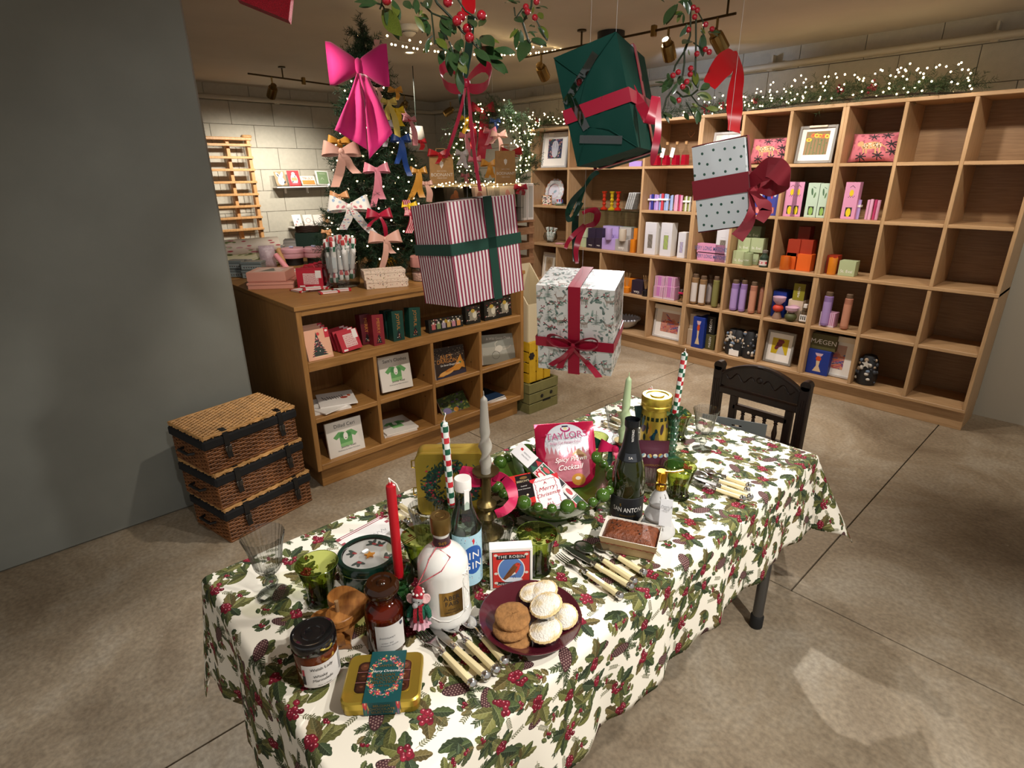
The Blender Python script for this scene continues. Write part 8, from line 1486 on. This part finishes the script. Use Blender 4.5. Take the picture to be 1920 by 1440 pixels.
frame('grey framed picture of a cockerel on yellow',1436,1490,622,0,art(lambda p: (p.poly([(60,0),(86,120),(100,120),(150,0)],'b9b7ba'),p.ell(78,120,30,40,-.3,'6a2430'),p.ell(92,150,34,24,.2,'7a2c38'),[p.ell(66+i*14,166,8,14,0,'6a2430') for i in range(4)],p.ell(56,80,20,34,-.4,'5c1f2c')),'c2a818',170,190),GRF,PAPER,Y=SY+.10,aw=.58,ah=.48,ay=.04)
t,w,h = sbox('ornament_box','cobalt blue box picturing a pink, orange and cream candle holder, right one',1506,1548,655,0,vs_,.14,SY+.05,cob); t,w2_,h2_ = sbox('ornament_box','olive box lettered in white on top of the right cobalt box',1509,1556,625,0,mat('olive_card','55502a'),.14,SY+.07,mat('olive_card','55502a'),h+.001); ft(t,'MÆGEN',h2_*.42,WHT,0,h2_*.5)
# ================================================================ GARLAND ON TOP OF THE SHELVING
def garland(label,path,seed,n,rad=.055,lit=90,frac=(0,1)):
    rz_ = random.Random(seed); pth = [Vector(p) for p in path]; o = pth[0]; t = thing('fir_garland',label,'garland',o); sp = []; bl = []
    def at(f): f *= len(pth)-1; i = min(int(f),len(pth)-2); return pth[i].lerp(pth[i+1],f-i),(pth[i+1]-pth[i]).normalized()
    for k in range(n):
        p,d = at(rz_.random()); q = Vector((rz_.uniform(-1,1),rz_.uniform(-1,.8),rz_.uniform(-.25,1))); p = p-o+Vector((rz_.gauss(0,rad*.3),rz_.gauss(0,rad*.3),rz_.uniform(0,rad*.8))); dd = (d*rz_.choice((-1,1))*.7+q).normalized(); sp.append((p,p+dd*rz_.uniform(.06,.13)))
    fol_obj('foliage',needles(sp,22,.024,.003,seed),fir2,t); B().tube([p-o for p in pth],.006,6).obj('wire',bark,t)
    for k in range(lit): p,d = at(frac[0]+(frac[1]-frac[0])*rz_.random()); bl.append(p+Vector((rz_.gauss(0,rad*.8),rz_.uniform(-rad*1.6,rad*.4),rz_.uniform(0,rad*2.2))))
    for k in range(3): p,d = at(rz_.random()); b = B(); [b.sph(p-o+Vector((rz_.gauss(0,.014),-.06+rz_.gauss(0,.008),.05+rz_.gauss(0,.014))),.009,8) for _ in range(9)]; b.obj('berry_pick',mat('dark_berry','6a0f1c',.3),t,60,kind='stuff')
    lights('fairy lights threaded through the '+label,bl,None,o,.0055); return t
gz_ = 2.04
garland('garland at the left end of the shelving',[(-4.60,SY-.02,1.62),(-4.585,SY+.0,1.85),(-4.55,SY+.05,2.03),(-4.45,SY+.08,gz_+.03),(-4.15,SY+.08,gz_+.02),(-3.8,SY+.10,gz_)],3,150,.055,75)
garland('garland in the middle of the shelving',[(-3.6,SY+.12,gz_),(-3.0,SY+.12,gz_),(-2.62,SY+.13,gz_),(-2.3,SY+.12,gz_+.01)],4,170,.06,26,(.5,1)); garland('garland at the right end of the shelving',[(-2.25,SY+.06,gz_),(-1.9,SY+.05,gz_+.02),(-1.6,SY+.05,gz_+.02),(-1.2,SY+.06,gz_+.02),(-.9,SY+.06,gz_)],5,330,.075,120)
# ================================================================ HANGING PRESENTS
def gift(name,label,loc,rot,dims,m,seed=1,amp=.0025,uvs=1.):
    """wrapped box with slightly crumpled faces; uv in metres"""
    t = thing(name,label,'present',loc,rot=tuple(R(a) for a in rot)); b = B(); hx_,hy_,hz_ = [d/2 for d in dims]; n = 10; rz_ = random.Random(seed)
    ph = [rz_.uniform(0,6) for _ in range(8)]; crumple = lambda u,v,k: amp*(math.sin(u*11+ph[k % 8])*math.sin(v*9+ph[(k+3) % 8])+.6*math.sin(u*23+v*17+ph[(k+5) % 8]))*math.sin(math.pi*u)*math.sin(math.pi*v)
    for k,(o_,ux,uy,un) in enumerate((((-hx_,-hy_,-hz_),(1,0,0),(0,0,1),(0,-1,0)),((hx_,-hy_,-hz_),(0,1,0),(0,0,1),(1,0,0)),((hx_,hy_,-hz_),(-1,0,0),(0,0,1),(0,1,0)),((-hx_,hy_,-hz_),(0,-1,0),(0,0,1),(-1,0,0)),((-hx_,-hy_,hz_),(1,0,0),(0,1,0),(0,0,1)),((-hx_,hy_,-hz_),(1,0,0),(0,-1,0),(0,0,-1)))):
        o_,ux,uy,un = Vector(o_),Vector(ux),Vector(uy),Vector(un); D3 = Vector(dims); w = abs(ux.dot(D3)); h = abs(uy.dot(D3)); V = []; F = []; U = []
        for j in range(n+1):
            for i in range(n+1): u,v = i/n,j/n; e = min(u*w,(1-u)*w,v*h,(1-v)*h); V.append(o_+ux*(u*w)+uy*(v*h)+un*(crumple(u,v,k)+.003*math.sin(math.pi*u)*math.sin(math.pi*v)))
        for j in range(n):
            for i in range(n): a = j*(n+1)+i; F.append((a,a+1,a+n+2,a+n+1)); U.append([(x*w/n/uvs,y*h/n/uvs) for x,y in ((i,j),(i+1,j),(i+1,j+1),(i,j+1))])
        b.add(V,F,0,U)
    b.obj('wrapped_box',m,t,50); return t
def band(t,dims,axis,off,w,m,th=.0015):
    """ribbon round the box in the plane normal to `axis` (0 x,1 y,2 z)"""
    h = [d/2+.005 for d in dims]; i,j = [k for k in range(3) if k != axis]; P = []; c = .004
    for si,sj in ((-1,-1),(1,-1),(1,1),(-1,1),(-1,-1)):
        p = [0,0,0]; p[axis] = off; p[i] = si*h[i]; p[j] = sj*h[j]; P.append(Vector(p))
    ax = [0,0,0]; ax[axis] = 1; Q = []
    for k in range(4): 
        for q in range(6): Q.append(P[k].lerp(P[k+1],q/6 if q else .004))
    Q.append(P[0]); b = B(); b.ribbon(Q,Vector(ax),w,th); return b.obj('ribbon_band',m,t,40)
def hang(t,dz=0,x=0,y=0,m=None): 
    P = t.location; inv = Matrix.Rotation(0,3,'Z'); M = t.rotation_euler.to_matrix().transposed(); a = M @ Vector((0,0,dz)); e = M @ Vector((0,0,CEILZ-P.z-.002)); B().tube([a,e],.0004,4).obj('hanging_line',mat('nylon_line'),t)
sp_ = Pt(256,8,'d9d2ce')
for i in range(16): sp_.rect(i*16,0,i*16+7.6,8,'86203c')
stm = sp_.mat('striped_wrap',.38,tile=True,spec=.5)
SD = (.262,.175,.292); g1 = gift('hanging_present','hanging present in burgundy and white striped paper with green ribbon',(-1.401,1.114,1.399),(-4.9,-3.2,90),SD,stm,2,.0018,.205)
band(g1,SD,0,.018,.032,FORE); band(g1,SD,2,.018,.032,FORE); hang(g1,SD[2]/2)
gd = mat('green_wrap','123a32',.6,spec=.08,noise=.1,ns=5,bump=.35,bs=12); GDm = (.161,.327,.264); g2 = gift('hanging_present','hanging present in plain dark green paper with crimson ribbon',(-1.071,1.366,1.78),(-.8,-15.5,23.5),GDm,gd,5,.004)
band(g2,GDm,2,-.01,.034,CRIM); band(g2,GDm,1,.02,.030,CRIM); tape = glass('clear_tape','c9d0d0','8a9494',.12)
for P_,r_,l_ in (((-.025,-.170,.062),40,.13),((-.045,-.170,-.015),-75,.08),((-.005,-.170,-.088),-18,.11)): B().box(P_,(l_,.0008,.019),rot=(0,R(-r_),0)).obj('tape_strip',tape,g2,0)
for Q in (((-.08,-.1665,.131),(-.015,-.168,.055),(.02,-.1685,.09),(.079,-.1665,.131)),((-.08,-.1665,-.131),(-.03,-.1685,-.05),(.02,-.1685,-.07),(.079,-.1665,-.131)),((-.015,-.168,.055),(-.045,-.1685,.0),(-.03,-.1685,-.05))): B().tube(Q,.0012,5).obj('paper_fold',gd,g2)
hang(g2,GDm[2]/2)
# forest and deer wrap
dw_ = Pt(720,720,'dcdcd8'); rq = random.Random(12); pt_keep = pt; 
def fern(p,x,y,a,l,c_):
    for i in range(int(l/7)):
        t = i/(l/7); px,py = x+math.cos(a)*l*t,y+math.sin(a)*l*t
        for q in (-1,1): aa = a+q*.85; ll = l*.22*(1-.6*t); p.ell(px+math.cos(aa)*ll*.5,py+math.sin(aa)*ll*.5,ll*.55,ll*.17,aa,c_)
def firt(p,x,y,h):
    p.line([(x,y),(x,y+h)],3,'6a5a4a')
    for i in range(8):
        for q in (-1,1): fern(p,x,y+h*.12+i*h*.11,math.pi/2+q*(1.9-i*.1),h*.34*(1-i*.1),rq.choice(['2c4a44','3a5c52','24403c','4a6c60']))
def deer(p,x,y,s,f=1,c_='97877c'):
    p.ell(x,y,26*s,13*s,.05*f,c_); p.poly([(x+f*16*s,y),(x+f*34*s,y+34*s),(x+f*44*s,y+34*s),(x+f*26*s,y-4*s)],c_); p.ell(x+f*42*s,y+36*s,11*s,6*s,-.3*f,c_)
    for dx in (-20,-14,15,21): p.line([(x+dx*s,y-6*s),(x+(dx+2)*s,y-44*s)],4*s,c_)
    for q in (0,1): p.line([(x+f*(34+q*4)*s,y+40*s),(x+f*(26+q*12)*s,y+58*s),(x+f*(32+q*16)*s,y+68*s)],2.4*s,c_)
    for k in range(8): p.ell(x+rq.uniform(-18,18)*s,y+rq.uniform(-4,9)*s,2*s,2*s,0,'d9cfc4')
for gy in range(3):
    for gx in range(3):
        x,y = gx*240+120+(gy % 2)*120,gy*240+70; firt(dw_,x % 720,y,150); deer(dw_,(x-110) % 720,y+10,1.0,1); deer(dw_,(x+112) % 720,y+6,1.0,-1)
for k in range(170):
    x,y = rq.random()*720,rq.random()*720; a = rq.random()*6.28; c_ = rq.choice(['3a6058','2c4a44','5f8074','7a9488','34544c'])
    if k % 3: fern(dw_,x,y,a,rq.uniform(40,80),c_)
    else:
        dw_.line([(x,y),(x+22*math.cos(a),y+22*math.sin(a))],2,'5a6a58')
        for q in range(5): dw_.ell(x+rq.uniform(-15,15),y+rq.uniform(-15,15),5.5,5.5,0,rq.choice(['a02c3c','8a2232']))
        for q in (-1,1): dw_.ell(x-12*q,y-14,15,6,.6*q,c_)
for k in range(60): dw_.ell(rq.random()*720,rq.random()*720,3,3,0,'b09a58')
ddm = dw_.mat('forest_wrap',.35,tile=True,spec=.5,coat=.15); DD = (.255,.185,.305); g3 = gift('hanging_present','hanging present in white deer and fir printed paper with crimson bow',(-1.24,1.463,1.143),(10,1.0,28),DD,ddm,9,.002,.24)
band(g3,DD,0,0,.040,CRIM); band(g3,DD,2,-.045,.034,CRIM); hang(g3,DD[2]/2)
M3 = g3.rotation_euler.to_matrix(); Pq = g3.location+M3 @ Vector((0,-DD[1]/2-.014,-.045)); bow('ribbon_bow','crimson bow on the front of the deer print present',Pq,CRIM,.17,.055,.024,((-.075,-.085),(-.045,-.09),(.085,-.105)),0,rot=tuple(g3.rotation_euler),curl=.006,ring=True)
dt = Pt(480,480,'c9d0d4'); rq = random.Random(2)
for j in range(6):
    for i in range(6): x,y = i*80+40+(j % 2)*38+rq.uniform(-10,10),j*80+40+rq.uniform(-10,10); dt.ell(x % 480,y,9.5,10.5,.3,'1d4a3c')
dtm = dt.mat('spotted_wrap',.4,tile=True,spec=.5); DP = (.135,.10,.226); g4 = gift('hanging_present','hanging present in pale paper with green spots and a wide crimson ribbon',(-.84,1.587,1.581),(.8,-10.1,19.6),DP,dtm,3,.0016,.165)
VEL = satin('deep_red_velvet','7c0d20',.6); band(g4,DP,2,0,.052,VEL); band(g4,DP,1,.0,.040,VEL); hang(g4,DP[2]/2)
M4 = g4.rotation_euler.to_matrix(); Pq = g4.location+M4 @ Vector((DP[0]/2+.012,-.012,.004))
# loose hanging ribbons
strip('wide deep red ribbon loop at the side of the spotted present',[(1403,345),(1425,328),(1450,314),(1472,336),(1452,350),(1425,352),(1405,350)],[1.54,1.50,1.47,1.48,1.52,1.53,1.55],[18,34,40,34,34,30,16],VEL); strip('deep red ribbon tail right of the spotted present',[(1406,352),(1422,372),(1436,392),(1424,414)],[1.53,1.51,1.5,1.5],[14,24,24,18],VEL); strip('deep red ribbon tail under the spotted present',[(1407,352),(1410,390),(1402,420),(1382,446)],[1.53,1.51,1.52,1.53],[12,16,22,26],VEL)
scar = satin('scarlet_satin','b80f1a',.28)
strip('broad scarlet satin ribbon hanging above the spotted present',[(1376,96),(1385,130),(1378,175),(1377,210),(1376,247)],[1.62,1.60,1.6,1.6,1.6],[10,24,27,30,31],scar); strip('scarlet satin ribbon end folded over beside the hanging strip',[(1384,112),(1366,112),(1348,135),(1330,160)],[1.61,1.58,1.56,1.55],[20,40,42,26],scar)
strip('scarlet ribbon dropping from the ceiling behind the mistletoe',[(880,-30),(879,0),(878,28)],1.5,26,scar)
strip('dark green ribbon falling from the mistletoe to the crimson bow',[(884,30),(880,80),(873,130),(866,175),(872,215)],[1.55,1.6,1.65,1.68,1.68],[14,15,15,14,13],FORE)
Pq = GD(874,158,1.60); q_ = mpp(Pq); bow('ribbon_bow','crimson satin bow hanging high above the striped present',Pq,CRIM,92*q_,44*q_,24*q_,((-42*q_,-128*q_),(22*q_,-190*q_)),face(Pq),curl=.004,ring=True,tw=.3)
strip('crimson ribbon loops at the side of the green present',[(1163,86),(1180,145),(1192,178),(1206,205),(1216,232),(1222,215),(1230,182),(1234,240),(1226,290),(1222,310)],[1.47,1.46,1.44,1.40,1.39,1.38,1.40,1.40,1.41,1.42],[3,8,12,22,20,18,16,15,13,4],CRIM)
strip('dark green ribbon tie above the deer present',[(1122,322),(1110,330),(1098,348),(1088,372),(1080,402),(1078,440),(1080,490)],1.86,[8,9,6,9,12,13,11],FORE); strip('dark green ribbon loop beside the deer present tie',[(1095,352),(1074,378),(1064,404),(1072,412),(1092,380)],1.85,[6,13,10,9,6],FORE)
strip('crimson ribbon loop over the deer present',[(1092,400),(1106,394),(1120,398),(1116,418),(1098,424)],1.83,[6,10,14,11,6],CRIM); strip('crimson ribbon tail hanging left above the deer present',[(1096,422),(1080,436),(1066,452),(1060,466)],1.83,[8,9,8,7],CRIM); strip('crimson ribbon tail falling onto the deer present',[(1097,422),(1086,445),(1080,470),(1082,494)],1.84,[9,12,10,6],CRIM)
gl_ = mat('red_glitter','8c0a1c',.3,.5,noise=.7,ns=900,bump=1,bs=900); o = Vector(GD(500,-20,1.0)); t = thing('glitter_pennant','corner of a red glitter decoration hanging at the top left','decoration',o); c_,e,w,h = frame3(GD(440,-2,1.0),GD(549,-6,1.0),GD(472,-70,1.0))
A_ = [GD(430,-60,1.0)-o,GD(444,-2,1.0)-o,GD(541,38,1.0)-o,GD(552,-60,1.0)-o]; nn = -Vector(FW)*.012; b = B(); b.add(A_+[p-nn for p in A_],[(0,1,2,3),(7,6,5,4)]+[(i,4+i,4+(i+1) % 4,(i+1) % 4) for i in range(4)]); b.obj('glitter_card',gl_,t,0); B().tube([GD(490,-60,1.0)-o,Vector((GD(490,-60,1.0).x,GD(490,-60,1.0).y,CEILZ-.002))-o],.0008,4).obj('hanging_line',mat('nylon_line'),t)
# ================================================================ MISTLETOE AND BERRIES
lfm = mat('mistletoe_leaf','2b4524',.28,spec=.6,noise=.3,ns=30,coat=.15); lfy = mat('mistletoe_leaf_yellow','55601f',.35,noise=.25,ns=30); brm = mat('red_berry','9c0a1e',.12,coat=.6,spec=.6); stm_ = mat('green_stem','1e2a14',.5)
b = B(); n = 10; V = []
for k in range(n+1): t_ = k/n; wdd = .18*math.sin(math.pi*min(.999,t_*.97+.015))**.8; V += [(t_,-wdd,.05*math.sin(t_*3)+.03*wdd),(t_,0,.05*math.sin(t_*3)-.02),(t_,wdd,.05*math.sin(t_*3)+.03*wdd)]
b.add(V,[(k*3+i,k*3+i+1,k*3+i+4,k*3+i+3) for k in range(n) for i in range(2)]); lme = b.mesh('leaf',lfm,80); lmy = b.mesh('leaf',lfy,80); bme2 = B().sph((0,0,0),1,16).mesh('berry',brm,80)
def spray(label,d,ox,oy,sc,leaves,berries,stems,br,root):
    rz_ = random.Random(label); f = lambda x,y,dd=0: GD(ox+x/sc,oy+y/sc,d+dd); o = f(*root); t = thing('berry_spray',label,'foliage spray',o)
    leaves = leaves+[(a+rz_.uniform(-30,30),b_+rz_.uniform(-30,30),c_+rz_.uniform(-70,70),e_+rz_.uniform(-60,40)) for a,b_,c_,e_ in leaves]
    for i,(x0,y0,x1,y1) in enumerate(leaves):
        A = f(x0,y0,rz_.uniform(-.02,.02)); E_ = f(x1,y1,rz_.uniform(-.03,.02)); v = E_-A; ob = bpy.data.objects.new('leaf',lmy if i % 5 == 2 else lme); COL.objects.link(ob); ob.parent = t; xa = v.normalized(); za = (-Vector(FW)+Vector((rz_.uniform(-.45,.45),rz_.uniform(-.45,.45),rz_.uniform(-.2,.5)))); ya = za.cross(xa).normalized(); za = xa.cross(ya); Mx = Matrix((xa,ya,za)).transposed().to_4x4(); Mx.translation = A-o; ob.matrix_local = Mx @ Matrix.Diagonal((v.length,v.length,v.length,1))
    for x,y in berries: ob = bpy.data.objects.new('berry',bme2); COL.objects.link(ob); ob.parent = t; ob.location = f(x,y,rz_.uniform(-.03,.0))-o; ob.scale = (br,)*3
    for s_ in stems: B().tube([f(x,y)-o for x,y in s_],.0018 if len(s_) < 4 else .0026,5).obj('stem',stm_,t)
    return t
spray('mistletoe spray with red berries at the top centre',1.12,670,0,6.4,[(230,40,20,80),(330,120,500,480),(450,20,460,210),(560,10,640,110),(720,0,710,170),(820,0,870,100),(860,230,735,215),(690,190,810,390),(870,290,840,440),(1010,210,1120,440),(990,360,1090,480),(860,460,830,640),(950,460,1080,590),(1050,600,990,760),(1130,560,1110,900),(1160,600,1200,760),(1240,780,1310,880),(1200,800,1225,1100),(1430,560,1540,800),(1440,570,1700,760),(1620,720,1765,890),(1480,430,1640,560),(1640,580,1860,640),(1400,470,1440,560),(1270,620,1310,800),(1350,230,1420,330),(1540,230,1460,320),(780,120,740,190),(1100,250,1150,380),(1130,620,1180,860),(1210,480,1230,620)],[(350,0),(1085,25),(1195,250),(1245,200),(1490,185),(1320,345),(1345,450)],[((880,-120),(960,40),(1120,200),(1270,390)),((760,30),(900,160),(1100,240)),((890,165),(930,530)),((900,430),(860,470)),((1100,500),(1130,560),(1200,800)),((1270,390),(1430,560),(1640,740)),((1170,-60),(1300,130),(1450,230)),((230,40),(300,60),(340,130)),((300,-80),(290,60),(270,110))],.0095,(900,-120))
spray('small mistletoe sprig with red berries right of the top centre',1.3,768,0,5.0,[(1060,210,985,165),(1060,100,1085,190),(1015,270,940,360),(1040,280,1055,440),(1110,370,1030,580),(1120,290,1180,350),(1140,365,1285,410),(1220,240,1300,360),(1180,75,1230,75),(1205,145,1240,180),(920,0,1010,35),(1150,230,1120,250),(1165,60,1150,130)],[(1090,65),(1105,110),(1190,15),(1175,165)],[((1150,-90),(1140,60),(1060,210),(1110,370),(1135,405)),((1060,80),(1000,165)),((1180,170),(1220,250),(1290,380)),((980,70),(990,150))],.0072,(1150,-90))
spray('long hanging berry sprig with red berries at the upper right',1.5,1230,0,6.0,[(60,0,100,30),(220,50,90,280),(300,130,190,170),(310,150,305,270),(350,290,265,420),(530,370,530,620),(590,370,690,410),(400,480,330,480),(360,560,380,610),(140,820,130,900),(200,890,120,1010),(270,850,260,960),(380,920,410,1020),(290,970,360,1050),(80,965,35,980),(240,930,180,1070),(160,1100,220,1180),(480,1020,590,990),(450,1060,590,1110),(80,1260,150,1390),(320,1270,370,1350),(460,1250,460,1400),(560,1210,710,1240),(430,1190,420,1260),(260,20,330,80),(350,20,370,170),(320,0,360,120),(440,800,450,960),(510,330,520,380)],[(420,85),(465,115),(435,190),(560,275),(630,328),(365,335),(600,585),(555,555),(460,605),(390,770),(385,835),(190,850),(250,812),(345,920),(300,975),(255,1130)],[((380,-60),(390,200),(385,400),(320,560),(320,700)),((385,400),(330,560),(215,740),(200,800)),((450,180),(450,500),(440,900),(460,980)),((230,1030),(300,1090),(400,1070),(470,1010)),((470,130),(530,240),(540,370)),((320,700),(300,850),(240,930),(120,1100),(80,1260)),((400,1080),(480,1180),(560,1215)),((420,480),(510,545),(560,560)),((270,1080),(255,1130)),((340,1150),(440,1330))],.0072,(380,-60))

# goods further along the same shelving, just past the photograph's edge
for nm,dx,l in (('candle_gift_box',.70,'white tall box with twisted candles at the far right of the shelving'),('diffuser_box.002',.40,'pink lemon box at the far right of the shelving'),('bath_salt_tube.005',.72,'lavender glass tube in the far right cube'),('bath_salt_tube.008',.70,'peach glass tube in the far right cube'),('framed_picture.004',1.405,'white framed print at the bottom of the far right cubes'),('candle_bundle',1.62,'lavender candle bundle in the far right cube'),('candle_bundle.003',1.50,'pink candle bundle in the far right cube'),('striped_cube_box',1.46,'pink striped cube box in the far right cube'),('cushion',.71,'pink leopard cushion in the far right top cube'),('candle_box.011',.80,'sage green candle box in the far right cube'),('glass_candle.002',1.74,'orange glass candle in the far right cube'),('shell_bag',1.03,'net bag of shells in the far right bottom cube')):
    o = bpy.data.objects.get(nm)
    if o: dup(o,o.location+Vector((dx,0,0)),label=l)
